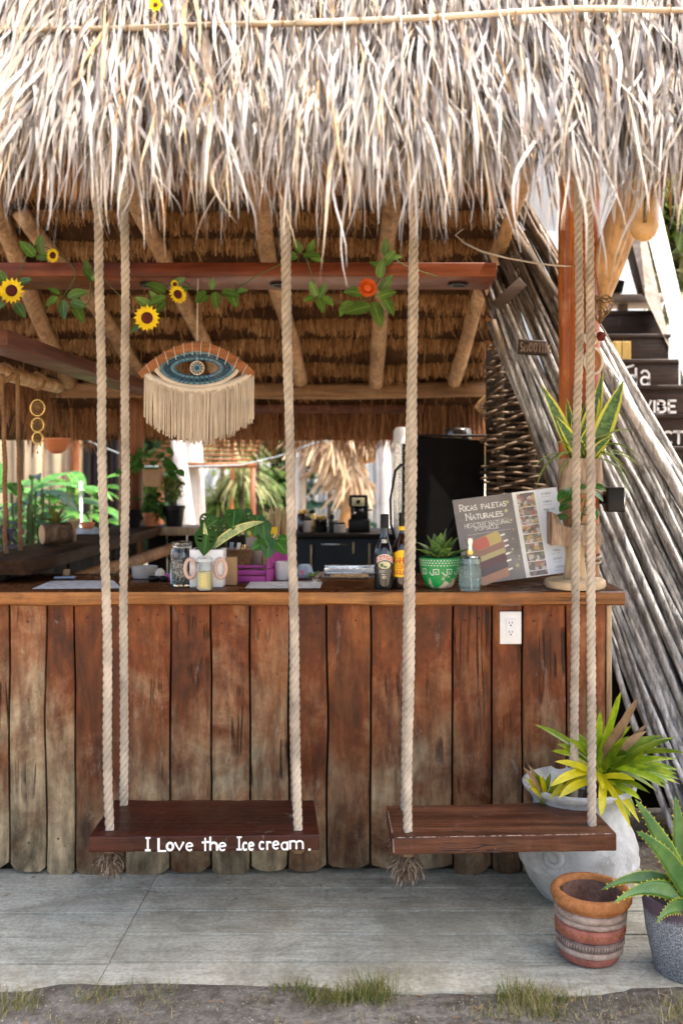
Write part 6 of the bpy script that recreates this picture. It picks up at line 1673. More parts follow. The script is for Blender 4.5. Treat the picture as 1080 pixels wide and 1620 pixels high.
c = sd(106, 858); mb = MB(); mb.lathe([(0, 0), (0.012, 0), (0.012, 0.06), (0.03, 0.1), (0.034, 0.112), (0.0, 0.112)], c + Vector((0.02, 0.05, 0)), 16); tag(mb.build('carved_stand', M['pale_wood']), 'pale turned wooden piece behind the cut log planter', 'ornament')
def pot(name, label, px, py, w_, h_, mat, z=None, cat='flower pot', taper=0.75, dd=0.0):
    c = sd(px, py) if z is None else z; s = c.y / F; R = w_ * s / 2; H = h_ * s
    t = thing(name, label, cat, tuple(c)); mb = MB(); mb.lathe([(0, 0), (R * taper, 0), (R * 0.97, H * 0.82), (R * 1.04, H * 0.83), (R * 1.05, H), (R * 0.93, H), (R * 0.9, H * 0.86), (0, H * 0.85)], c, 24); mb.build('body', mat, t, auto=40)
    mb = MB(); mb.lathe([(0, H * 0.88), (R * 0.9, H * 0.87)], c, 16); mb.build('soil', M['soil'], t)
    return c, R, H, s
SH = Vector((0, 0, 0))
def onshelf(px, d): return Vector((X(px, d), d, SZ - 0.004))
c, R, H, s = pot('flower_pot', 'black plastic pot with a small shrub at the back of the side counter', 276, 0, 33, 33, M['black'], onshelf(276, 6.36))
ps = thing('potted_shrub', 'small twiggy yellow green shrub in the black pot', 'plant', tuple(c + Vector((0, 0, H))))
mb = MB(); top = c + Vector((0, 0, H + 0.07)); mb.tube([c + Vector((0, 0, H * 0.85)), top], 0.006, 6)
tips = []
for i in range(12):
    a = i * 2.4; q = top + Vector((0.06 * math.cos(a), 0.06 * math.sin(a), rnd.uniform(0.02, 0.10))); mb.tube([top - Vector((0, 0, rnd.uniform(0, 0.03))), q], 0.003, 5); tips.append(q)
mb.build('stem', M['bark_brown'], ps)
leafcloud('foliage', tuple(top + Vector((0, 0, 0.06))), (0.095, 0.08, 0.08), 380, 0.028, M['fol_light'], ps, 14)
c, R, H, s = pot('flower_pot', 'terracotta coloured pot under the hanging planter by the back post', 240, 0, 26, 22, M['clay_orange'], onshelf(240, 6.34))
ps = thing('potted_plant', 'green and yellow leafy plant in the terracotta coloured pot', 'plant', tuple(c + Vector((0, 0, H))))
mb = MB(); mb.tube([c + Vector((0, 0, H * .8)), c + Vector((0, 0, H + 0.1))], 0.004, 5); mb.build('stem', M['vine'], ps)
leafcloud('foliage', tuple(c + Vector((0, 0, H + 0.06))), (0.08, 0.06, 0.07), 130, 0.06, M['fol_mid'], ps, 10, asp=0.7)
c, R, H, s = pot('flower_pot', 'dark pot in the shade against the back post', 212, 0, 24, 28, M['black_matte'], onshelf(211, 6.22))
c = P(242, 768, 6.28)
hp = thing('hanging_planter', 'dark wooden box planter fixed high on the back post', 'planter', tuple(c))
s = 6.28 / F
mb = MB(); mb.hexa([c + Vector(v) * s for v in ((-11, -10, -2), (11, -10, -2), (11, 10, -2), (-11, 10, -2), (-14, -12, 26), (14, -12, 26), (14, 12, 26), (-14, 12, 26))]); mb.build('box', M['kraft'], hp, smooth=False, bevel=0.003)
ps = thing('trailing_plant', 'bushy green trailing plant spilling from the wooden box planter', 'plant', tuple(c + Vector((0, 0, 0.1))))
for i in range(34):
    a = rnd.uniform(0, 6.28); e = rnd.uniform(-0.4, 1.3); b_ = c + Vector((0.04 * math.cos(a), 0.04 * math.sin(a), 26 * s))
    tip = b_ + Vector((math.cos(a) * math.cos(e), math.sin(a) * math.cos(e), math.sin(e))) * rnd.uniform(0.04, 0.15)
    mb = MB(); mb.blade(tip, (math.cos(a), math.sin(a) - 0.3, rnd.uniform(-0.9, 0.3)), rnd.uniform(0.06, 0.10), 0.055, (0, -0.6, 0.8), curl=0.6, fold=0.2, segs=6, shape='oval'); mb.build('leaf', M['leaf_pothos'], ps)
c = P(90, 706, 5.2); s = 5.2 / F
hb = thing('hanging_bowl', 'orange plastic hanging bowl planter at the left under the log', 'planter', tuple(c))
mb = MB(); mb.lathe([(0, -12 * s), (8 * s, -11 * s), (16 * s, -4 * s), (20 * s, 9 * s), (21.5 * s, 10 * s), (21.5 * s, 13 * s), (19 * s, 13 * s), (17 * s, 8 * s), (0, 6 * s)], c, 24); mb.build('body', M['clay_orange'], hb, auto=50)
mb = MB(); top = c + Vector((0, 0, 0.36))
for a in (0.5, 2.6, 4.7): mb.tube([c + Vector((20 * s * math.cos(a), 20 * s * math.sin(a), 12 * s)), top], 0.0015, 4)
mb.tube([top, top + Vector((0, 0, 0.06))], 0.003, 5)
mb.build('hanger', M['black'], hb)
c = P(60, 665, 4.6); s = 4.6 / F
dc = thing('sun_catcher', 'gold ring sun catcher with three tiers hanging from the left log', 'ornament', tuple(c))
for cy, R in ((645, 11), (672, 9.5), (693, 8)):
    q = P(60, cy, 4.6)
    for rr, th in ((R, 1.6), (R * 0.66, 1.1), (R * 0.3, 1.6)):
        mb = MB(); mb.tube([q + Vector((rr * s * math.cos(a), 0.004 * (rr < R), rr * 1.15 * s * math.sin(a))) for a in np.linspace(0, 6.2832, 28)], th * s, 6, cap=False); mb.build('ring', M['brass'] if rr == R else M['wicker'], dc)
    mb = MB()
    for i in range(12): a = i * 6.283 / 12; mb.tube([q, q + Vector((R * s * math.cos(a), 0, R * 1.15 * s * math.sin(a)))], 0.7 * s, 4)
    mb.build('spokes', M['wicker'], dc)
mb = MB(); mb.tube([P(60, 603, 4.6), P(60, 633, 4.6)], 0.001, 4); mb.tube([P(60, 702, 4.6), P(60, 714, 4.6)], 0.001, 4); mb.lathe([(0, 0), (0.006, 0.002), (0, 0.02)], P(60, 718, 4.6), 8); mb.build('cord', M['wicker'], dc)
# thin ropes of another swing at the left
for px, py0, d in ((5, 870, 4.22), (28, 866, 4.40)):
    a = P(px, 600, d); b = P(px + 5, 876, d + 0.05); mb = MB(); twisted(mb, b, a + Vector((0, 0, 0.02)), R=0.010, pitch=0.06, r=0.006, seed=px)
    tag(mb.build('side_rope', M['rope_dark']), 'thin brown rope ' + ('at the left edge beside the log' if px < 10 else 'hanging just left of the gold sun catcher'), 'rope', 'brown ropes hanging at the left')

# ------------------------------------------------------------------ black cabinet, bowl, steel column, back counter
s = 5.0 / F
fr = thing('black_cabinet', 'tall matte black cabinet panel behind the green pot', 'cabinet', (X(712, 5.0), 5.0, 0))
zt = Z(690, 5.0)
mb = MB(); mb.hexa([(X(653, 5.0), 5.0, 0), (X(768, 5.0), 5.06, 0), (X(772, 5.0), 5.5, 0), (X(653, 5.0), 5.5, 0), (X(653, 5.0), 5.0, zt), (X(768, 5.0), 5.06, zt - 0.02), (X(772, 5.0), 5.5, zt - 0.02), (X(653, 5.0), 5.5, zt)]); mb.build('body', M['black_matte'], fr, smooth=False, bevel=0.006)
mb = MB(); mb.box((X(711, 5.0), 5.02, zt + 0.003), (118 * s, 0.06, 0.012)); mb.build('top_edge', M['dark_board'], fr)
c = Vector((X(724, 5.18), 5.2, zt - 0.012)); mb = MB(); R = 23 * s
mb.lathe([(R * 0.96, 0), (R, 0.01), (R * 0.94, 16 * s), (R * 0.8, 19 * s), (0, 20.5 * s)], c, 28); M['dull_steel'] = plain('dull_dark_steel', (0.22, 0.2, 0.18), 0.3, metal=1.0, bump=0.1)
tag(mb.build('metal_bowl', M['dull_steel']), 'upturned dull metal bowl on top of the black cabinet', 'bowl')
c = Vector((X(634, 5.3), 5.3, 0.9)); co = thing('steel_column', 'shiny steel cylinder dispenser standing behind the right rope', 'dispenser', tuple(c)); s = 5.3 / F
mb = MB(); mb.lathe([(0, 0), (11.5 * s, 0), (11.5 * s, Z(702, 5.3) - 0.9), (0, Z(702, 5.3) - 0.9)], c, 28); mb.build('body', M['steel'], co, auto=40)
mb = MB(); mb.lathe([(12 * s, Z(702, 5.3) - 0.9), (12 * s, Z(682, 5.3) - 0.9), (8 * s, Z(676, 5.3) - 0.9), (0, Z(675, 5.3) - 0.9)], c, 28); mb.build('white_head', M['white_ceramic'], co, auto=40)
mb = MB(); mb.tube([P(640, 905, 5.15), P(618, 830, 5.2), P(617, 790, 5.2), P(625, 745, 5.2), P(634, 735, 5.25)], 0.008, 6); mb.build('black_hose', M['black'], co)
bc = thing('back_counter', 'low black back counter with pale upright bars behind the bar', 'counter', (X(540, 5.7), 5.7, 0))
z1 = Z(851, 5.55)
mb = MB(); mb.box(((X(465, 5.7) + X(662, 5.7)) / 2, 5.85, z1 / 2), (X(662, 5.7) - X(465, 5.7), 0.5, z1)); mb.build('body', M['black'], bc, bevel=0.004)
mb = MB(); mb.box(((X(462, 5.7) + X(666, 5.7)) / 2, 5.84, z1 + 0.011), (X(666, 5.7) - X(462, 5.7), 0.58, 0.02)); mb.build('top', M['dark_board'], bc, bevel=0.003)
for px, ya, yb in ((492, 862, 900), (559, 858, 876), (584, 860, 895)):  # pale bars; the two right ones stand for light through gaps
    mb = MB(); mb.tube([P(px, ya, 5.57), P(px, yb, 5.57)], 0.006, 8); mb.build('handle', M['skewer'], bc)
mb = MB(); mb.box(P(532, 861, 5.585), (0.17, 0.02, 0.01)); mb.build('drawer_edge', M['steel'], bc)
BT = z1 + 0.021
def onback(px, d=5.75): return Vector((X(px, d), d, BT))
for px, w_, h_, mt, nm, lab in ((479, 18, 34, 'bottle_brown', 'jar', 'dark jar at the left end of the back counter'), (487, 14, 22, 'taupe_card', 'jar', 'small taupe jar in front of the pale can'), (494, 10, 34, 'brass', 'can', 'tall shiny gold can on the back counter'), (508, 20, 26, 'bottle_dark', 'jar', 'wide dark jar with a gold lid on the back counter'), (525, 10, 20, 'black', 'shaker', 'black shaker with a round knob on the back counter'), (537, 20, 16, 'taupe_card', 'jar', 'short brownish jar next to the coffee grinder')):
    c = onback(px, 5.7 + 0.05 * (px % 3)); s = c.y / F; R = w_ * s / 2; H = h_ * s; b_ = thing(nm, lab, nm, tuple(c))
    mb = MB(); mb.lathe([(0, 0), (R * 0.94, 0), (R, H * 0.1), (R, H * 0.78), (R * 0.8, H * 0.84), (0, H * 0.84)], c, 20); mb.build('body', M[mt], b_, auto=50)
    mb = MB(); mb.lathe([(R * 0.84, H * 0.82), (R * 0.86, H * 0.85), (R * 0.84, H), (0, H)] if nm != 'shaker' else [(0, H * 0.8), (R * 0.5, H * 0.84), (R * 0.3, H * 1.0), (R * 0.8, H * 1.15), (R * 0.6, H * 1.4), (0, H * 1.45)], c, 18); mb.build('lid', M['brass'] if px in (508, 479) else M['black'], b_, auto=50)
c = onback(568, 5.75); s = 5.75 / F
cg = thing('coffee_machine', 'black coffee machine with a pale round dial on the back counter', 'coffee machine', tuple(c))
mb = MB(); mb.box(c + Vector((0, 0.03, 10 * s)), (34 * s, 0.14, 20 * s)); mb.build('base', M['black'], cg, bevel=0.006)
mb = MB(); mb.box(c + Vector((0, 0.07, 30 * s)), (28 * s, 0.08, 26 * s)); mb.build('column', M['black'], cg, bevel=0.004)
mb = MB(); mb.box(c + Vector((-1 * s, 0.02, 49 * s)), (29 * s, 0.16, 18 * s)); hd = mb.build('head', M['black'], cg, bevel=0.006)
mb = MB(); mb.box(c + Vector((-1 * s, -0.064, 48 * s)), (20 * s, 0.008, 13 * s)); fc = mb.build('panel', M['label_gold'], hd, bevel=0.001)
mb = MB(); q = c + Vector((-1 * s, -0.07, 48 * s)); mb.lathe([(0, -0.002), (3.2 * s, -0.002), (3.4 * s, 0.004)], q, 14, rot=Matrix.Rotation(math.radians(90), 3, 'X')); mb.build('dial', M['paper'], fc)
mb = MB(); mb.tube([c + Vector((-6 * s, -0.03, 38 * s)), c + Vector((-6 * s, -0.06, 31 * s)), c + Vector((-10 * s, -0.09, 29 * s))], 0.008, 7); mb.tube([c + Vector((3 * s, -0.02, 40 * s)), c + Vector((3 * s, -0.03, 30 * s))], 0.012, 8); mb.tube([c + Vector((13 * s, 0, 34 * s)), c + Vector((19 * s, -0.02, 35 * s))], 0.006, 6); mb.build('spout', M['dull_steel'], cg)

# carved signs on the inside of the pole screen
def sign(px, py, w_, h_, rot, d, label, text=None):
    c = P(px, py, d); s = d / F; R = Matrix.Rotation(math.radians(rot), 3, 'Y'); t = thing('carved_sign', label, 'sign', tuple(c))
    mb = MB(); mb.box(c, (w_ * s, 0.018, h_ * s), R); bd = mb.build('board', M['sign'], t, bevel=0.003)
    if text:
        mb = MB(); f = lambda x, y: c + R @ Vector((x, -0.0105, y)); write(mb, text, f, -w_ * s * 0.42, -h_ * s * 0.28, h_ * s * 0.56, 0.16, 0.22, width=w_ * s * 0.86); mb.build('lettering', M['carved'], bd, smooth=False)
M['carved'] = plain('worn_pale_lettering', (0.16, 0.10, 0.065), 0.7, var=0.3)
sign(841, 550, 44, 24, 4, 4.45, 'small dark board reading SMOOTHIE on the inner pole screen', 'SMOOTHIE')
sign(805, 465, 58, 18, -42, 4.6, 'blank dark tilted board high on the inner pole screen')

# ------------------------------------------------------------------ stairs on the right
sg = thing('staircase', 'dark wooden staircase with white painted words on its risers', 'staircase', (X(1020, 5.6), 5.6, 0))
ys = [(497, 530), (534, 570), (574, 611), (615, 657), (661, 708), (712, 764), (768, 826), (830, 894), (898, 966)]
rt = [1046, 1056, 1072, 1090, 1110, 1130, 1150, 1170, 1190]
for k, (ya, yb) in enumerate(ys):
    d = 6.1 - 0.17 * k; p0 = X(925, d); p1 = X(rt[k] + 20 * (k > 2), d)
    mb = MB(); z0, z1 = Z(yb, d), Z(ya, d); mb.box(((p0 + p1) / 2, d, (z0 + z1) / 2), (p1 - p0, 0.025, z1 - z0)); rs = mb.build('riser', M['stair'], sg, bevel=0.003)
    mb = MB(); mb.box(((p0 + p1) / 2, d + 0.08, z1 + 0.008), (p1 - p0 + 0.02, 0.21, 0.022)); mb.build('tread', M['stair'], sg, bevel=0.003)
    f = lambda px, py, d=d: P(px, py, d - 0.0145)
    def letter(ch, px, hh, wd, y0, lw):
        mb = MB(); g = GL[ch]
        for st in g[1]: ribbon(mb, [(px + a * wd / g[0], y0 - b * hh) for a, b in st], lw, f)
        mb.build('painted_letter', M['paint_white'], rs, smooth=False)
    if k == 2:
        letter('d', 993, 24, 13, 608, 3.6); letter('a2', 1013, 32, 14, 609, 3.2)
        mb = MB(); ribbon(mb, [(985, 583), (1001, 578)], 3.5, f); mb.build('painted_letter', M['paint_white'], rs, smooth=False)
    if k == 3:
        for ch, px, wd in (('V', 1012, 15), ('I', 1031, 3), ('B', 1038, 12), ('E', 1055, 11)): letter(ch, px + 2, 18, wd, 652, 3.6)
    if k == 4:
        for ch, px, wd in (('C', 1044, 15), ('T', 1062, 15), ('S', 1079, 12)): letter(ch, px + 3, 19, wd, 702, 3.8)
mb = MB(); mb.box((X(985, 6.0), 6.02, Z(552, 6.0)), (0.0, 0, 0)) if False else None
for px, ya, yb in ((975, 540, 590), (990, 540, 600)):
    mb = MB(); mb.hexa([P(px - 7, yb, 5.86), P(px + 7, yb, 5.86), P(px + 7, yb, 5.92), P(px - 7, yb, 5.92), P(px - 7, ya, 5.86), P(px + 7, ya, 5.86), P(px + 7, ya, 5.92), P(px - 7, ya, 5.92)]); mb.build('golden_batten', M['yellow_wood'], sg, smooth=False, bevel=0.003)
mb = MB(); mb.box(((X(950, 6.2) + X(1045, 6.2)) / 2, 6.32, Z(472, 6.2)), (X(1045, 6.2) - X(950, 6.2), 0.3, 0.045)); mb.build('landing_board', M['stair_pale'], sg, bevel=0.004)
mb = MB(); mb.box(((X(955, 6.2) + X(1025, 6.2)) / 2, 6.3, Z(490, 6.2)), (0.06, 0.05, 0.12)); mb.build('support', M['stair_pale'], sg, bevel=0.003)
def beam4(a0, a1, b0, b1, d0, d1, th):
    mb = MB(); mb.hexa([P(*a0, d0), P(*a1, d0), P(*a1, d0 + th), P(*a0, d0 + th), P(*b0, d1), P(*b1, d1), P(*b1, d1 + th), P(*b0, d1 + th)]); return mb
mb = beam4((1092, 650), (1116, 640), (998, 270), (1030, 270), 5.3, 5.9, 0.05); mb.build('stringer', M['sun_white'], sg, smooth=False, bevel=0.004)  # sun-blown face put into its white colour
mb = beam4((1020, 470), (1062, 560), (985, 330), (1005, 300), 5.9, 6.3, 0.05); mb.build('stringer', M['stair_pale'], sg, smooth=False, bevel=0.004)
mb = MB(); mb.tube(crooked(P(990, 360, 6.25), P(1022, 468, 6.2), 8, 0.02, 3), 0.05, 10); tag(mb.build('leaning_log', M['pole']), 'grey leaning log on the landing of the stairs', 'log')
c = P(968, 464, 6.2); mb = MB(); mb.lathe([(0, 0), (0.06, 0), (0.075, 0.07), (0.06, 0.075), (0, 0.03)], c, 18); tag(mb.build('dark_bucket', M['black']), 'small dark tub on the landing of the stairs', 'tub')
# bright low wall behind the gap
wl = thing('white_wall', 'white rendered wall with grey concrete base behind the stairs', 'wall', (X(900, 9), 9.0, 0)); M['render_white'] = plain('white_render', (0.78, 0.78, 0.77), 0.8, var=0.06, bump=0.3); M['concrete'] = plain('grey_concrete', (0.36, 0.36, 0.35), 0.85, var=0.2, bump=0.4)
mb = MB(); mb.box((2.9, 9.1, Z(366, 9.0) / 2), (3.6, 0.2, Z(366, 9.0))); mb.build('base_wall', M['concrete'], wl)
mb = MB(); mb.box((2.9, 9.16, Z(366, 9.0) + 0.8), (3.6, 0.2, 1.6)); mb.build('upper_wall', M['render_white'], wl)
pt = thing('palm_plant', 'sunlit palm plant behind the white stair board', 'palm', tuple(P(1075, 560, 6.9)))
mb = MB(); mb.tube([Vector((X(1090, 6.9), 6.9, 0)), P(1085, 330, 6.9)], 0.05, 8); mb.build('trunk', M['bark_brown'], pt)
leafcloud('crown', tuple(P(1070, 350, 6.9)), (0.28, 0.3, 0.35), 900, 0.16, M['fol_light'], pt, 24, asp=0.3)
leafcloud('dry_leaves', tuple(P(1082, 430, 6.8)), (0.16, 0.2, 0.3), 320, 0.2, M['fol_pale'], pt, 14, asp=0.25)

# ------------------------------------------------------------------ pots at the right of the bar
M['urn'] = None
def urnmat():
    t = NT('chalky_weathered_white_clay'); v = t.coords(False); a = t.noise(v, 7, 7, 0.7, 0.4); b = t.noise(v, 40, 5, 0.65); d_ = t.noise(v, 5.0, 8, 0.7, 0.6)
    c_ = t.ramp(a, [(0.3, (0.32, 0.31, 0.28)), (0.5, (0.48, 0.48, 0.455)), (0.7, (0.56, 0.56, 0.535))])
    c_ = t.mix(t.val(d_, [(0.54, 0.0), (0.62, 0.7)]), c_, (0.26, 0.25, 0.225)); c_ = t.mix(0.4, c_, t.val(b, [(0.3, 0.7), (0.6, 1.05)]), 'MULTIPLY')
    return t.finish(c_, 0.85, t.bump(b, 0.4, 0.006), 0.2)
M['urn'] = urnmat()
uc = Vector((X(915, 3.66), 3.66, 0.0))
ur = thing('urn', 'large squat chalky white urn with spiral relief behind the right swing', 'urn', tuple(uc))
mb = MB(); mb.lathe([(0, 0), (0.125, 0), (0.145, 0.015), (0.185, 0.07), (0.212, 0.13), (0.218, 0.135), (0.219, 0.148), (0.214, 0.153), (0.215, 0.19), (0.20, 0.235), (0.178, 0.275), (0.166, 0.32), (0.168, 0.355), (0.19, 0.39), (0.205, 0.402), (0.208, 0.414), (0.195, 0.42), (0.178, 0.40), (0.152, 0.35), (0.15, 0.32), (0, 0.32)], uc, 48, wob=0.015); mb.build('body', M['urn'], ur, auto=70)
mb = MB(); sc0 = Vector((X(877, 3.45), 0, Z(1366, 3.45)))
pts = []
for i in range(44):
    f = i / 43; a = f * 11.5; r_ = 0.008 + 0.034 * f
    x = sc0.x + r_ * math.cos(a); z = sc0.z + r_ * 1.1 * math.sin(a); rr = 0.213 - max(0, (z - 0.19)) * 0.42
    dx = x - uc.x; y = uc.y - math.sqrt(max(0.001, rr * rr - dx * dx)); pts.append(Vector((x, y, z)))
mb.tube(pts, [0.009 + 0.007 * (i / 43) for i in range(44)], 7); mb.build('spiral_relief', M['urn'], ur)
mb = MB(); mb.lathe([(0, 0.345), (0.15, 0.34)], uc, 20, wob=0.1); mb.build('soil', M['soil'], ur)
M['leaf_urn'] = leafmat('yellow_green_strap_leaf', (0.10, 0.19, 0.01), (0.30, 0.38, 0.012), rough=0.35, trans=0.3, var=0.45)
M['leaf_yellow'] = leafmat('yellowing_strap_leaf', (0.45, 0.42, 0.01), (0.65, 0.55, 0.015), rough=0.35, trans=0.3, var=0.2)
M['leaf_dry'] = leafmat('dry_brown_leaf', (0.18, 0.10, 0.05), (0.32, 0.21, 0.11), rough=0.7, trans=0.1)
up_ = thing('strap_leaf_plant', 'spiky yellow green strap leaved plant growing in the white urn', 'plant', tuple(uc + Vector((0.05, 0, 0.35))))
hub = P(945, 1222, 3.58)
mb = MB(); mb.tube([uc + Vector((0.04, 0, 0.33)), hub + Vector((0.01, 0.05, 0))], [0.035, 0.022], 8); mb.build('stem', M['bark_brown'], up_)
tips = [(855, 1152, 'g'), (877, 1190, 'g'), (928, 1175, 'g'), (970, 1107, 'g'), (1000, 1112, 'd'), (968, 1135, 'g'), (990, 1152, 'g'), (1008, 1165, 'g'), (1036, 1165, 'g'), (1052, 1168, 'g'), (1030, 1180, 'g'), (1070, 1190, 'g'), (1058, 1220, 'g'), (1060, 1232, 'g'), (1020, 1212, 'g'), (1022, 1250, 'g'), (1008, 1265, 'g'), (985, 1285, 'g'), (962, 1300, 'y'), (990, 1305, 'y'), (875, 1262, 'y'), (882, 1250, 'y'), (880, 1204, 'y'), (905, 1160, 'g'), (945, 1150, 'g'), (1012, 1190, 'g'), (1040, 1200, 'g'), (980, 1170, 'g'), (955, 1165, 'g'), (915, 1205, 'y'), (935, 1130, 'g'), (960, 1250, 'y'), (1000, 1232, 'y'), (1045, 1245, 'g'), (985, 1195, 'g'), (1015, 1150, 'd')]
s = 3.55 / F
tips += [(x + rnd.uniform(-16, 16), y + rnd.uniform(-14, 14), k) for x, y, k in tips if rnd.random() < 0.6]
for i, (tx, ty, k) in enumerate(tips):
    tip = P(tx, ty, 3.52 + rnd.uniform(-0.12, 0.12)); b_ = hub + Vector((rnd.uniform(-0.02, 0.02), rnd.uniform(-0.03, 0.02), rnd.uniform(-0.03, 0.03)))
    d_ = tip - b_; L = d_.length * 1.13; up0 = 0.3 if ty > 1150 else 0.1
    d_ = (d_.normalized() + Vector((0, -0.1, up0))).normalized()
    mb = MB(); mb.blade(b_, d_, L, rnd.uniform(9, 15) * s, (rnd.uniform(-0.3, 0.3), -0.7, 0.8), curl=up0 * 2.0, fold=0.3, segs=8, shape='strap'); mb.build('leaf', {'g': M['leaf_urn'], 'y': M['leaf_yellow'], 'd': M['leaf_dry']}[k], up_)
hub2 = P(862, 1262, 3.56)
for (tx, ty, k) in ((845, 1222, 'g'), (832, 1232, 'y'), (853, 1228, 'y'), (838, 1248, 'y'), (880, 1232, 'g'), (900, 1232, 'g'), (905, 1245, 'g'), (836, 1212, 'd'), (828, 1216, 'd'), (895, 1238, 'y'), (858, 1230, 'g'), (870, 1225, 'g')):
    tip = P(tx, ty, 3.5 + rnd.uniform(-0.04, 0.05)); b_ = hub2 + Vector((rnd.uniform(-0.015, 0.015), 0, -0.02)); d_ = tip - b_
    mb = MB(); mb.blade(b_, d_.normalized() + Vector((0, 0, 0.15)), d_.length * 1.05, 9 * s, (0, -0.7, 0.8), curl=0.3, fold=0.3, segs=6, shape='strap'); mb.build('leaf', {'g': M['leaf_urn'], 'y': M['leaf_yellow'], 'd': M['leaf_dry']}[k], up_)
tc = Vector((X(931, 3.2), 3.2, 0.004))
tp = thing('terracotta_pot', 'patterned terracotta pot with thick orange rim standing before the urn', 'flower pot', tuple(tc))
rt_ = Matrix.Rotation(math.radians(2), 3, 'Y')
def claymat(name, c1, c2):
    t = NT(name); v = t.coords(False); a = t.noise(v, 26, 6, 0.7, 0.3); b = t.noise(v, 120, 4, 0.6)
    return t.finish(t.mix(0.4, t.ramp(a, [(0.35, c1), (0.65, c2)]), t.val(b, [(0.3, 0.6), (0.6, 1.1)]), 'MULTIPLY'), 0.85, t.bump(b, 0.5, 0.004), 0.15)
M['clay_rim'] = claymat('orange_mossy_clay', (0.26, 0.10, 0.03), (0.46, 0.19, 0.07)); M['clay_beige'] = claymat('beige_worn_clay', (0.24, 0.165, 0.12), (0.42, 0.32, 0.25)); M['clay_red'] = claymat('red_painted_clay', (0.26, 0.085, 0.06), (0.40, 0.15, 0.11)); M['clay_dark'] = claymat('dark_banded_clay', (0.09, 0.06, 0.055), (0.26, 0.19, 0.15)); M['clay_in'] = claymat('dark_inner_clay', (0.12, 0.06, 0.04), (0.22, 0.13, 0.10))
bands = [((0.0, 0.0), (0.085, 0.0), (0.094, 0.008), (0.101, 0.03), 'clay_red'), ((0.101, 0.03), (0.107, 0.034), (0.107, 0.046), (0.104, 0.05), 'clay_beige'), ((0.104, 0.05), (0.108, 0.056), (0.108, 0.075), (0.105, 0.08), 'clay_dark'), ((0.105, 0.08), (0.111, 0.085), (0.111, 0.116), (0.107, 0.121), 'clay_red'), ((0.107, 0.121), (0.112, 0.126), (0.113, 0.134), (0.108, 0.139), 'clay_beige'), ((0.108, 0.139), (0.115, 0.148), (0.116, 0.158), (0.111, 0.166), 'clay_beige'), ((0.111, 0.166), (0.114, 0.17), (0.115, 0.174), (0.113, 0.178), 'clay_rim')]
for i, bnd in enumerate(bands):
    mb = MB(); pr = list(bnd[:4]); mb.lathe([(pr[0][0] - 0.004 if i else 0, pr[0][1])] + pr[1:3] + [pr[3], (pr[3][0] - 0.012, pr[3][1] + 0.001)], tc, 40, wob=0.012, rot=rt_); mb.build('base' if i == 0 else 'band', M[bnd[4]], tp, auto=70)
mb = MB(); mb.lathe([(0.108, 0.172), (0.122, 0.178), (0.130, 0.192), (0.129, 0.208), (0.119, 0.219), (0.106, 0.216), (0.099, 0.202), (0.096, 0.16), (0.09, 0.10)], tc, 44, wob=0.02, rot=rt_); mb.build('rim', M['clay_rim'], tp)
mb = MB(); mb.lathe([(0.0935, 0.205), (0.094, 0.19), (0.0915, 0.15), (0.086, 0.11), (0, 0.112)], tc, 32, rot=rt_); mb.build('inner_wall', M['clay_in'], tp)
mb = MB(); mb.lathe([(0, 0.13), (0.088, 0.124)], tc, 24, wob=0.2, rot=rt_); mb.build('soil', M['soil'], tp)
mb = MB()
for i in range(44):
    a0 = i / 44 * 6.283; a1 = (i + 0.5) / 44 * 6.283; a2 = (i + 1) / 44 * 6.283; q = lambda a, z: tc + rt_ @ Vector((0.1118 * math.cos(a), 0.1118 * math.sin(a), z))
    mb.tube([q(a0, 0.108), q(a1, 0.097), q(a2, 0.108)], 0.0018, 4)
mb.build('zigzag', M['clay_rim'], tp)
mb = MB()
for i in range(70):
    a = i / 70 * 6.283; q = lambda a, z, r_=0.1085: tc + rt_ @ Vector((r_ * math.cos(a), r_ * math.sin(a), z)); mb.tube([q(a, 0.057), q(a + 0.012, 0.073)], 0.0018, 4); mb.tube([q(a, 0.126, 0.1125), q(a + 0.03, 0.133, 0.113)], 0.0018, 4)
mb.build('notched_band', M['clay_beige'], tp, kind='stuff')
gc = Vector((X(1092, 3.12), 3.12, -0.005))
gpot = thing('stone_pot', 'large speckled grey pot with dark purplish rim at the right edge', 'flower pot', tuple(gc))
def speckle():
    t = NT('speckled_grey_stoneware'); v = t.coords(False); a = t.noise(v, 230, 3, 0.7); b = t.noise(v, 12, 5, 0.6)
    w = t.noise(t.coords(False, (20, 20, 190)), 1.0, 3, 0.6)
    c_ = t.ramp(a, [(0.38, (0.08, 0.082, 0.088)), (0.5, (0.20, 0.205, 0.215)), (0.64, (0.42, 0.43, 0.44))])
    z = t.n('SeparateXYZ', {0: t.n('NewGeometry').outputs['Position']}).outputs[2]
    c_ = t.mix(t.val(t.math('ADD', z, t.math('MULTIPLY', t.math('SUBTRACT', b, .5), 0.06)), [(0.185, 0.0), (0.205, 0.9)]), c_, (0.075, 0.042, 0.06))
    return t.finish(c_, 0.7, t.bump(t.math('ADD', a, t.math('MULTIPLY', w, 2.0)), 0.5, 0.004), 0.25)
M['stoneware'] = speckle()
mb = MB(); mb.lathe([(0, 0), (0.10, 0.0), (0.112, 0.008), (0.138, 0.13), (0.15, 0.22), (0.153, 0.24), (0.15, 0.246), (0.142, 0.244), (0.138, 0.21), (0, 0.2)], gc, 44, wob=0.008); mb.build('body', M['stoneware'], gpot, auto=60)
mb = MB(); mb.lathe([(0, 0.218), (0.14, 0.212)], gc, 24, wob=0.1); mb.build('soil', M['soil'], gpot)
M['aloe'] = leafmat('blue_green_aloe_leaf', (0.04, 0.11, 0.032), (0.09, 0.18, 0.04), margin=(0.28, 0.36, 0.05), mw=0.44, trans=0.08, rough=0.35, var=0.15)
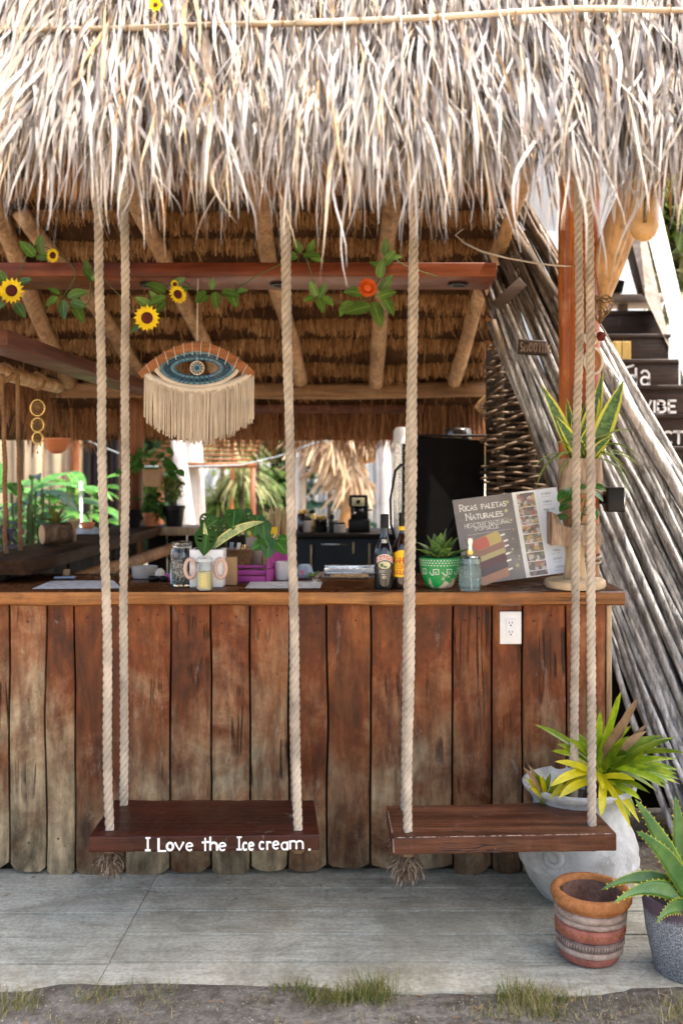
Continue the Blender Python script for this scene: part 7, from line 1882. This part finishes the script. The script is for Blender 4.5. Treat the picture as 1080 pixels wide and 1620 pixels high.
ag = thing('aloe_plant', 'big aloe with toothed fleshy leaves in the speckled grey pot', 'plant', tuple(gc + Vector((0, 0, 0.22))))
hub = P(1088, 1405, 3.1); s = 3.05 / F
def fleshy(b_, tip, W, bend, yo=0.0, nrm=(0, -1, 0.4)):
    d_ = tip - b_; L = d_.length; nn = 14; side = d_.cross(Vector(nrm)).normalized(); up = side.cross(d_).normalized()
    vs = []; uv = []; teeth = MB()
    for i in range(nn + 1):
        t_ = i / nn; c = b_ + d_ * t_ + Vector((0, 0, bend * 4 * t_ * (1 - t_)))
        w = W * 0.5 * (1 - t_) ** 0.6 * (0.85 + 0.3 * math.sin(math.pi * min(1, t_ * 1.3))) + 0.0006
        th = w * 0.35
        ring = [(-1, 0.15), (-0.5, -0.55), (0, -0.75), (0.5, -0.55), (1, 0.15), (0.5, 0.05), (0, -0.1), (-0.5, 0.05)]
        for a, b in ring: vs.append(c + side * (a * w) + up * (b * th * -1.6 * -1)); uv.append((0.5 + 0.5 * a, t_))
        if 0 < i < nn:
            for sg_ in (-1, 1):
                q = c + side * sg_ * w; teeth.add([q - d_.normalized() * 0.004, q + d_.normalized() * 0.004, q + side * sg_ * 0.005 + d_.normalized() * 0.003], [(0, 1, 2)])
    fs = [(i * 8 + k, i * 8 + (k + 1) % 8, i * 8 + 8 + (k + 1) % 8, i * 8 + 8 + k) for i in range(nn) for k in range(8)]
    mb = MB(); mb.add(vs, fs, uv); o = mb.build('leaf', M['aloe'], ag); teeth.build('teeth', M['leaf_yellow'], o, kind='stuff')
for (bx, by, tx, ty, W, bend, dy) in ((1085, 1415, 1004, 1264, 34, 0.02, -0.05), (1092, 1420, 1006, 1315, 32, 0.03, -0.12), (1085, 1400, 1067, 1258, 36, 0.0, 0.0), (1090, 1415, 950, 1408, 27, 0.045, -0.02), (1095, 1432, 968, 1430, 30, 0.05, -0.12), (1092, 1442, 1037, 1460, 26, 0.03, -0.16), (1100, 1410, 1130, 1260, 44, 0.0, -0.05), (1100, 1415, 1190, 1330, 44, 0.03, -0.05), (1100, 1405, 1095, 1290, 40, 0, 0.08)):
    fleshy(P(bx, by, 3.06 + 0.0), P(tx, ty, 3.03 + dy), W * s, bend)
mb = MB(); mb.box((1.75, 4.62, 0.62), (1.7, 0.05, 1.24)); tag(mb.build('shade_board', M['dark_board']), 'added dark panel standing in for the shade behind the leaning poles', 'shade backing')  # dark panel added to give deep shade behind the poles

# ------------------------------------------------------------------ grass, pebbles, leaves
def grass(n, x0, x1, y0, y1, h, tone=(0, 1), clumps=9):
    cx = rng.uniform(x0, x1, clumps); cy = rng.uniform(y0, y1, clumps); i_ = rng.integers(0, clumps, n)
    x = cx[i_] + rng.normal(0, 0.042, n); y = np.minimum(cy[i_] + rng.normal(0, 0.022, n), 3.02)
    z = np.array([gz(a, b) for a, b in zip(x, y)])
    a = rng.uniform(0, 6.28, n); L = h * rng.uniform(0.15, 1.3, n) * rng.uniform(0.5, 1.2, clumps)[i_]; lean = rng.uniform(0.2, 1.1, n)
    k = 5; Pt = np.zeros((n, k, 3)); Wd = np.zeros((n, k, 3))
    for j in range(k):
        t_ = j / (k - 1); Pt[:, j, 0] = x + np.cos(a) * lean * L * t_ ** 1.5; Pt[:, j, 1] = y + np.sin(a) * lean * L * t_ ** 1.5 * 0.7; Pt[:, j, 2] = z - 0.002 + L * t_ * (1 - 0.35 * lean * t_)
        Wd[:, j, 0] = np.abs(np.sin(a)) * 0.0011 * (1 - t_ * 0.9) + 0.0003; Wd[:, j, 1] = np.cos(a) * 0.0009 * (1 - t_ * 0.9)
    return Pt, Wd, rng.uniform(*tone, n)
M['grass'] = fibre('dry_and_green_grass', [(0, (0.05, 0.09, 0.015)), (0.25, (0.12, 0.15, 0.03)), (0.5, (0.28, 0.23, 0.08)), (1, (0.48, 0.39, 0.22))], 0.6, 0.3)
parts_ = [grass(1000, X(450, 2.95), X(600, 2.95), 2.87, 3.0, 0.066, (0, 0.6), 7), grass(1000, X(755, 2.95), X(890, 2.95), 2.85, 2.985, 0.06, (0.05, 0.85), 7), grass(420, X(985, 2.95), X(1090, 2.95), 2.80, 2.92, 0.05, (0.1, 1), 6), grass(350, X(0, 2.95), X(60, 2.95), 2.88, 2.98, 0.04, (0.1, 0.8), 5), grass(220, X(140, 2.95), X(260, 2.95), 2.9, 2.98, 0.04, (0, 0.7), 6), grass(900, -1.3, 1.2, 2.7, 2.96, 0.03, (0.3, 1), 50)]
tag(strands('grass', *cat(*parts_), M['grass']), 'dry and green grass tufts along the pavement edge', 'grass', kind='stuff')
mb = MB()
for i in range(900):
    x = rnd.uniform(-1.3, 1.2); y = rnd.uniform(2.72, 3.0) if rnd.random() < 0.85 else rnd.uniform(3.0, 3.2)
    if y > 2.97 and not (0.6 < x or -0.55 < x < 0.0): continue
    z = gz(x, y) if y < 2.97 else 0.001; r_ = rnd.uniform(0.001, 0.0038) * (0.7 if y > 2.97 else 1)
    c = Vector((x, y, z + r_ * 0.3)); q = [c + Vector(v) * r_ * rnd.uniform(0.7, 1.2) for v in ((1, 0, 0), (0, 1, 0), (-1, 0, 0), (0, -1, 0), (0, 0, 0.8), (0, 0, -0.8))]
    mb.add(q, [(0, 1, 4), (1, 2, 4), (2, 3, 4), (3, 0, 4), (1, 0, 5), (2, 1, 5), (3, 2, 5), (0, 3, 5)])
M['pebble'] = plain('pale_pebble', (0.27, 0.25, 0.22), 0.85, var=0.4)
tag(mb.build('gravel', M['pebble'], smooth=False), 'pale grit and small stones on the dirt', 'gravel', kind='stuff')
mb = MB()
for i in range(90):
    x = rnd.uniform(-1.4, 1.0); y = rnd.choice((rnd.uniform(2.75, 2.97), rnd.uniform(3.6, 3.82))); z = (gz(x, y) if y < 2.97 else 0.002) + 0.003; a = rnd.uniform(0, 6.28)
    mb.blade((x, y, z), (math.cos(a), math.sin(a), 0.1), rnd.uniform(0.012, 0.035), rnd.uniform(0.003, 0.01), (0, 0, 1), curl=0.3, segs=3, shape='oval')
tag(mb.build('leaf_litter', M['leaf_dry']), 'scattered dry leaf scraps on the ground', 'leaf litter', kind='stuff')

# ------------------------------------------------------------------ garden behind the hut
fe = thing('grey_fence', 'pale grey upright board fence at the back of the garden', 'fence', (X(500, 13), 13.0, 0))
for k in range(44):
    px = 318 + k * 10; d = 13.0 + 0.03 * (k % 2); h_ = Z(690 + rnd.uniform(-3, 3), 13) if px > 480 else Z(735 + rnd.uniform(-3, 3), 13)
    mb = MB(); mb.box((X(px, d), d, h_ / 2), (0.078, 0.025, h_)); mb.build('board', M['grey_board'], fe)
wf = thing('tan_wall', 'tan upright board wall beyond the leafy garden bed at the left', 'wall', (X(60, 9.5), 9.5, 0))
for k in range(14):
    px = -60 + k * 15; mb = MB(); mb.box((X(px, 9.5), 9.5 + 0.02 * (k % 2), Z(610, 9.5) / 2), (0.088, 0.03, Z(610, 9.5))); mb.build('board', M['tan_board'], wf)
dk = thing('shed', 'dark wooden shed wall in the shade behind the left ropes', 'shed', (X(172, 9.0), 9.0, 0))
for k in range(7):
    px = 138 + k * 13; mb = MB(); mb.box((X(px, 9.0), 9.0 + 0.02 * (k % 2), 1.25), (0.072, 0.03, 2.5)); mb.build('board', M['dark_board'], dk)
mb = MB(); mb.box((X(172, 9.0), 8.85, 2.55), (0.9, 0.8, 0.12)); mb.build('roof', M['thatch_mat'], dk)
for px, py0, d, w_, mt, lab in ((116, 630, 8.2, 16, 'post_dark', 'reddish brown post between the tan wall and the dark shed'), (33, 640, 8.4, 11, 'dark_board', 'thin dark post in front of the tan wall'), (366, 640, 10.0, 6, 'clay_orange', 'thin red post behind the macrame fringe'), (406, 670, 10.4, 8, 'dark_board', 'dark post among the garden plants')):
    mb = MB(); mb.tube(crooked((X(px, d), d, 0), (X(px + 2, d), d, Z(py0, d)), 6, 0.02, px), w_ / F * d / 2, 10); tag(mb.build('post', M[mt]), lab, 'post')
def trunk(a, b, d, r0, r1, label, nm='sun_white_post'):
    mb = MB(); p0 = P(a[0], a[1], d); p0.z = 0; dirx = P(*a, d) ; q0 = P(*a, d); q1 = P(*b, d); v = (q0 - q1); t_ = (0 - q1.z) / v.z; p0 = q1 + v * t_
    mb.tube(crooked(p0, q1, 10, 0.03, a[0]), [lerp(r0, r1, i / 10) for i in range(11)], 12); tag(mb.build(nm, M['sun_white']), label, 'post')  # posts coloured white for the strong sun on them
trunk((300, 835), (278, 690), 9.0, 0.085, 0.06, 'leaning sunlit white post under the macrame fringe, left of its pair')
trunk((310, 835), (305, 660), 9.2, 0.12, 0.09, 'thick upright sunlit white post under the macrame fringe')
trunk((472, 835), (481, 655), 9.0, 0.062, 0.05, 'slim sunlit white post just right of the middle rope')
trunk((607, 845), (604, 670), 8.0, 0.062, 0.06, 'broad sunlit white post left of the steel dispenser')
trunk((623, 845), (622, 640), 8.6, 0.055, 0.05, 'sunlit white post partly behind the steel dispenser')
pl = thing('straw_umbrella', 'straw thatched garden shade with slanted pale post behind the bar', 'shade', (X(560, 9), 9.2, 0))
for (a, b, r_) in (((540, 842), (565, 715), 0.055), ((557, 740), (500, 668), 0.05), ((560, 735), (620, 650), 0.045), ((565, 730), (610, 715), 0.05), ((563, 745), (566, 640), 0.07), ((575, 720), (615, 690), 0.04), ((568, 760), (560, 720), 0.08)):
    q0 = P(*a, 9.2); q1 = P(*b, 9.1); mb = MB()
    if a == (540, 842): v = q0 - q1; q0 = q1 + v * (-q1.z / v.z)
    mb.tube(crooked(q0, q1, 6, 0.02, a[0]), r_, 10); mb.build('support', M['brace'], pl)
# ragged straw hanging on the shade
n = 2600; f = rng.uniform(0, 1, n); lay = rng.uniform(0, 1, n)
tx = np.where(lay < 0.5, 497 + f * 75, 500 + f * 100); ty = np.where(lay < 0.5, 655 + f * 95, 640 + f * 20) + rng.normal(0, 6, n)
d_ = 9.0 + rng.uniform(-0.4, 0.4, n)
p = np.stack([(tx - 600) / F * d_, d_, EYE - (ty - 740) / F * d_], 1); dr = np.stack([rng.normal(-0.25, 0.5, n), rng.normal(-0.2, 0.5, n), -rng.uniform(0.2, 1.0, n)], 1); L = rng.uniform(0.08, 0.3, n)
Pt = np.stack([p + dr * (L * k_)[:, None] - np.array([0, 0, 0.12])[None, :] * k_ * k_ for k_ in (0, 0.4, 0.8, 1.0)], 1); Wd = np.zeros((n, 4, 3)); Wd[:, :, 0] = 0.010; Wd[:, 3, 0] = 0.003; Wd[:, :, 2] = rng.normal(0, 0.006, n)[:, None]
strands('straw_roof', Pt, Wd, rng.uniform(0.1, 1, n), M['straw_far'], pl, kind='stuff')
mb = MB(); mb.hexa([P(505, 655, 8.8), P(640, 650, 8.8), P(640, 650, 9.8), P(505, 655, 9.8), P(540, 560, 9.2), P(640, 560, 9.2), P(640, 560, 9.6), P(540, 560, 9.6)]); mb.build('straw_core', M['thatch_mat'], pl, smooth=False)
aw = thing('slatted_awning', 'brown slatted garden awning seen beneath the macrame fringe', 'awning', (X(340, 10), 10.0, 0))
for k in range(7):
    mb = MB(); y0 = 692 + k * 7; mb.box((X(335, 10), 10.4 - 0.22 * k, Z(y0, 10.4 - 0.22 * k)), (X(404, 10) - X(250, 10), 0.10, 0.022)); mb.build('slat', M['post_dark'], aw)
for px in (255, 400):
    mb = MB(); mb.box((X(px, 9.8), 9.8, Z(734, 9.0) / 2), (0.05, 0.05, Z(734, 9.0))); mb.build('leg', M['post_dark'], aw)
mb = MB(); mb.box((X(330, 9.05), 9.02, Z(736, 9.02)), (X(404, 9) - X(250, 9), 0.06, 0.05)); mb.build('front_bar', M['post_dark'], aw)
# wires with small bulbs
for nm, pts, d in (('string_light', ((228, 738), (300, 738), (380, 736), (440, 722), (500, 700), (560, 690)), 7.4), ('wire', ((70, 672), (120, 690), (190, 718)), 6.9), ('wire', ((70, 650), (130, 672), (190, 690)), 6.9)):
    mb = MB(); mb.tube([P(*q, d) for q in pts], 0.005, 5); M['wire'] = plain('pale_wire', (0.35, 0.42, 0.45), 0.5)
    o = mb.build(nm, M['wire']); tag(o, {'string_light': 'garden string light wire with bulbs crossing behind the bar', 'wire': ('lower' if pts[0][1] > 660 else 'upper') + ' pale wire sloping behind the left ropes'}[nm], 'wire')
    if nm == 'string_light':
        for px, py in ((413, 728), (425, 730), (470, 714)):
            mb = MB(); mb.lathe([(0, -0.02), (0.014, -0.012), (0.016, 0.004), (0.008, 0.016), (0, 0.018)], P(px, py, d) - Vector((0, 0, 0.02)), 10); mb.build('bulb', M['glass'], o)
# trees and shrubs
def tree(name, label, px, d, ztop, rad, nleaf, size, mat, cz, tr=0.06, cat='tree', clumps=26, asp=0.45):
    x = X(px, d); t = thing(name, label, cat, (x, d, 0)); mb = MB(); mb.tube(crooked((x, d, 0), (x, d, cz), 6, 0.06, px), [tr, tr, tr * .9, tr * .8, tr * .7, tr * .6, tr * .5], 8)
    for k in range(6): a = k * 1.05; mb.tube([Vector((x, d, cz - rad[2] * 0.6)), Vector((x + rad[0] * .6 * math.cos(a), d + rad[1] * .6 * math.sin(a), cz + rad[2] * 0.3 * math.sin(k)))], tr * 0.35, 5)
    mb.build('trunk', M['bark_brown'], t); leafcloud('crown', (x, d, cz), rad, nleaf, size, mat, t, clumps, asp=asp); return t
tree('broadleaf_tree', 'bright yellow green tree above the grey fence in the middle', 440, 15.5, 4, (1.3, 0.9, 1.3), 4200, 0.17, M['fol_light'], 3.0)
tree('broadleaf_tree', 'dark green tree behind the slatted awning', 350, 15, 4, (1.4, 0.9, 1.3), 4200, 0.17, M['fol_dark'], 2.8)
tree('broadleaf_tree', 'mid green tree behind the straw shade', 560, 15.5, 4, (1.5, 0.9, 1.4), 4200, 0.17, M['fol_mid'], 3.0)
tree('broadleaf_tree', 'dark leafy tree rising over the dark shed', 200, 13, 4, (1.5, 0.9, 1.3), 3500, 0.17, M['fol_dark'], 2.6)
tree('broadleaf_tree', 'sunlit tree high behind the tan wall', 40, 13, 4, (1.6, 0.9, 1.2), 3500, 0.17, M['fol_mid'], 3.2)
tree('garden_shrub', 'dense green shrub standing left of the dark garden post', 410, 11.5, 2, (0.4, 0.4, 0.75), 2200, 0.10, M['fol_mid'], 1.3, 0.03, 'shrub')
tree('garden_shrub', 'dark green shrub between the middle rope and the string light', 440, 11.8, 2, (0.45, 0.4, 0.85), 2400, 0.10, M['fol_dark'], 1.5, 0.03, 'shrub')
tree('garden_shrub', 'bright green shrub low behind the swiss cheese plant', 352, 11.0, 2, (0.4, 0.4, 0.4), 1500, 0.09, M['fol_mid'], 1.05, 0.03, 'shrub')
def fountain(px, d, zb, n, L, mat, label, nm='arching_plant', W=0.03):
    x = X(px, d); t = thing(nm, label, 'plant', (x, d, 0)); mb = MB(); mb.tube([(x, d, 0), (x, d, zb)], 0.03, 7); mb.build('stem', M['bark_brown'], t)
    a = rng.uniform(0, 6.28, n); e = rng.uniform(0.2, 1.4, n); k = 7; Pt = np.zeros((n, k, 3)); Wd = np.zeros((n, k, 3)); p = np.tile([x, d, zb], (n, 1)); dr = np.stack([np.cos(a) * np.cos(e), np.sin(a) * np.cos(e), np.sin(e)], 1); LL = L * rng.uniform(0.6, 1.1, n)
    for j in range(k):
        Pt[:, j] = p; sd_ = np.cross(dr, [0, 0, 1]); sd_ /= np.linalg.norm(sd_, axis=1)[:, None] + 1e-6; Wd[:, j] = sd_ * W * 0.5 * (1 - j / (k - 1)) ** 0.6
        p = p + dr * (LL / (k - 1))[:, None]; dr = dr.copy(); dr[:, 2] -= 0.42; dr /= np.linalg.norm(dr, axis=1)[:, None]
    strands('fronds', Pt, Wd, rng.uniform(0, 1, n), mat, t, kind='stuff')
fountain(352, 10.6, 1.75, 120, 0.75, M['fol_pale'], 'pale arching plant behind the sunlit white posts')
fountain(382, 10.2, 1.40, 120, 0.62, M['fol_pale'], 'lower pale arching plant beside the red post')
fountain(345, 10.3, 1.15, 120, 0.5, M['fol_mid'], 'green grassy plant low by the sunlit white posts')
cf = thing('conifer', 'blue green tiered conifer in front of the grey fence', 'tree', (X(522, 11.6), 11.6, 0)); x = X(522, 11.6)
mb = MB(); mb.tube([(x, 11.6, 0), (x, 11.6, 2.4)], [0.05, 0.015], 8)
pts_ = []; 
for z in np.arange(0.7, 2.4, 0.22):
    R = 0.62 * (1 - (z - 0.7) / 2.2)
    for k in range(9): a = k * 0.7 + z * 5; q = Vector((x + R * math.cos(a), 11.6 + R * math.sin(a), z - 0.02)); mb.tube([(x, 11.6, z), q], 0.008, 4); pts_.append((Vector((x, 11.6, z)), q))
mb.build('trunk', M['bark_brown'], cf)
P_ = []; 
for a_, b_ in pts_:
    for k in range(70): f = rnd.uniform(0.15, 1.0); q = a_.lerp(b_, f); P_.append((q, (b_ - a_).normalized()))
n = len(P_); p = np.array([list(q) for q, _ in P_]); dv = np.array([list(v) for _, v in P_]); dr = dv * 0.5 + rng.normal(0, 0.6, (n, 3)); dr[:, 2] = dr[:, 2] * 0.5 + 0.15; L = rng.uniform(0.05, 0.11, n)
Pt = np.stack([p + dr * (L * k_)[:, None] for k_ in (0, 0.5, 1)], 1); Wd = np.zeros((n, 3, 3)); Wd[:, :, 0] = 0.006; Wd[:, :, 2] = 0.005
strands('needles', Pt, Wd, rng.uniform(0, 1, n), M['fol_blue'], cf, kind='stuff')
# broad leaved bed at the left
for j, (px, d, nl, lab) in enumerate(((40, 6.9, 26, 'broad leaved green plant left of the gold sun catcher'), (95, 7.2, 26, 'broad leaved green plant behind the cut log planter'), (5, 7.6, 20, 'broad leaved green plant at the left edge of the picture'), (128, 7.6, 20, 'broad leaved green plant reaching in front of the reddish post'))):
    x = X(px, d); t = thing('broad_leaf_plant', lab, 'plant', (x, d, 0)); mb = MB()
    for i in range(nl):
        a = i * 2.4 + j; hgt = rnd.uniform(0.95, 1.5); q = Vector((x + 0.22 * math.cos(a) * rnd.random(), d + 0.2 * math.sin(a) * rnd.random(), hgt))
        mb.tube([(x + 0.04 * math.cos(a), d, 0), q], 0.008, 5); e = rnd.uniform(-0.2, 0.7)
        m2 = MB(); m2.blade(q, (math.cos(a), math.sin(a) * 0.6 - 0.2, e), rnd.uniform(0.25, 0.42), rnd.uniform(0.07, 0.12), (0, -0.3, 1), curl=rnd.uniform(0.5, 1.3), fold=0.3, segs=7, shape='lance'); m2.build('leaf', M['leaf_big'], t)
    mb.build('stalks', M['vine'], t)
M['purple_leaf'] = leafmat('purplish_leaf', (0.05, 0.04, 0.07), (0.13, 0.11, 0.16), trans=0.2)
t = thing('purple_leaf_plant', 'low purplish leaved plant at the far left behind the ropes', 'plant', (X(12, 6.0), 6.0, 0))
mb = MB(); mb.tube([(X(12, 6), 6.0, 0), (X(12, 6), 6.0, 1.2)], 0.02, 6); mb.build('stem', M['bark_brown'], t)
for i in range(40):
    a = i * 2.4; m2 = MB(); m2.blade((X(12, 6), 6.0, 1.05 + 0.2 * (i / 40)), (math.cos(a), math.sin(a), rnd.uniform(-0.3, 0.8)), 0.14, 0.03, (0, 0, 1), curl=1.0, segs=5); m2.build('leaf', M['purple_leaf'], t)
c = P(139, 835, 5.6); mb = MB(); mb.lathe([(0, 0), (0.03, 0), (0.042, 0.035), (0, 0.035)], Vector((c.x, 5.6, Z(836, 5.6))), 14) ; tag(mb.build('red_dish', M['clay_orange']), 'small red dish standing beyond the dark side counter', 'dish')
mb = MB(); mb.box((X(139, 5.6), 5.62, Z(836, 5.6) / 2 - 0.001), (0.14, 0.12, Z(836, 5.6))); tag(mb.build('garden_pedestal', M['grey_board']), 'pale grey pedestal beyond the dark side counter', 'pedestal')
mb = MB(); mb.tube([(X(128, 7.0), 7.0, 0), (X(128, 7.0), 7.0, Z(762, 7.0))], 0.012, 8); tag(mb.build('white_stake', M['paint_white']), 'thin white stake in front of the reddish post', 'stake')

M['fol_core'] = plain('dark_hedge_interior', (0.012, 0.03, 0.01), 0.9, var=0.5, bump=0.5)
hd_ = thing('garden_hedge', 'dense green hedge mass closing the garden behind the grey fence', 'hedge', (-3.0, 17.5, 0), kind='stuff')
for k in range(9):
    leafcloud('foliage', (-7.2 + k * 1.05, 17.5 + 0.3 * (k % 2), 1.9 + 0.25 * math.sin(k * 2.3)), (0.95, 0.6, 1.5), 1500, 0.2, M[('fol_mid', 'fol_dark', 'fol_light')[k % 3]], hd_, 16, asp=0.5)
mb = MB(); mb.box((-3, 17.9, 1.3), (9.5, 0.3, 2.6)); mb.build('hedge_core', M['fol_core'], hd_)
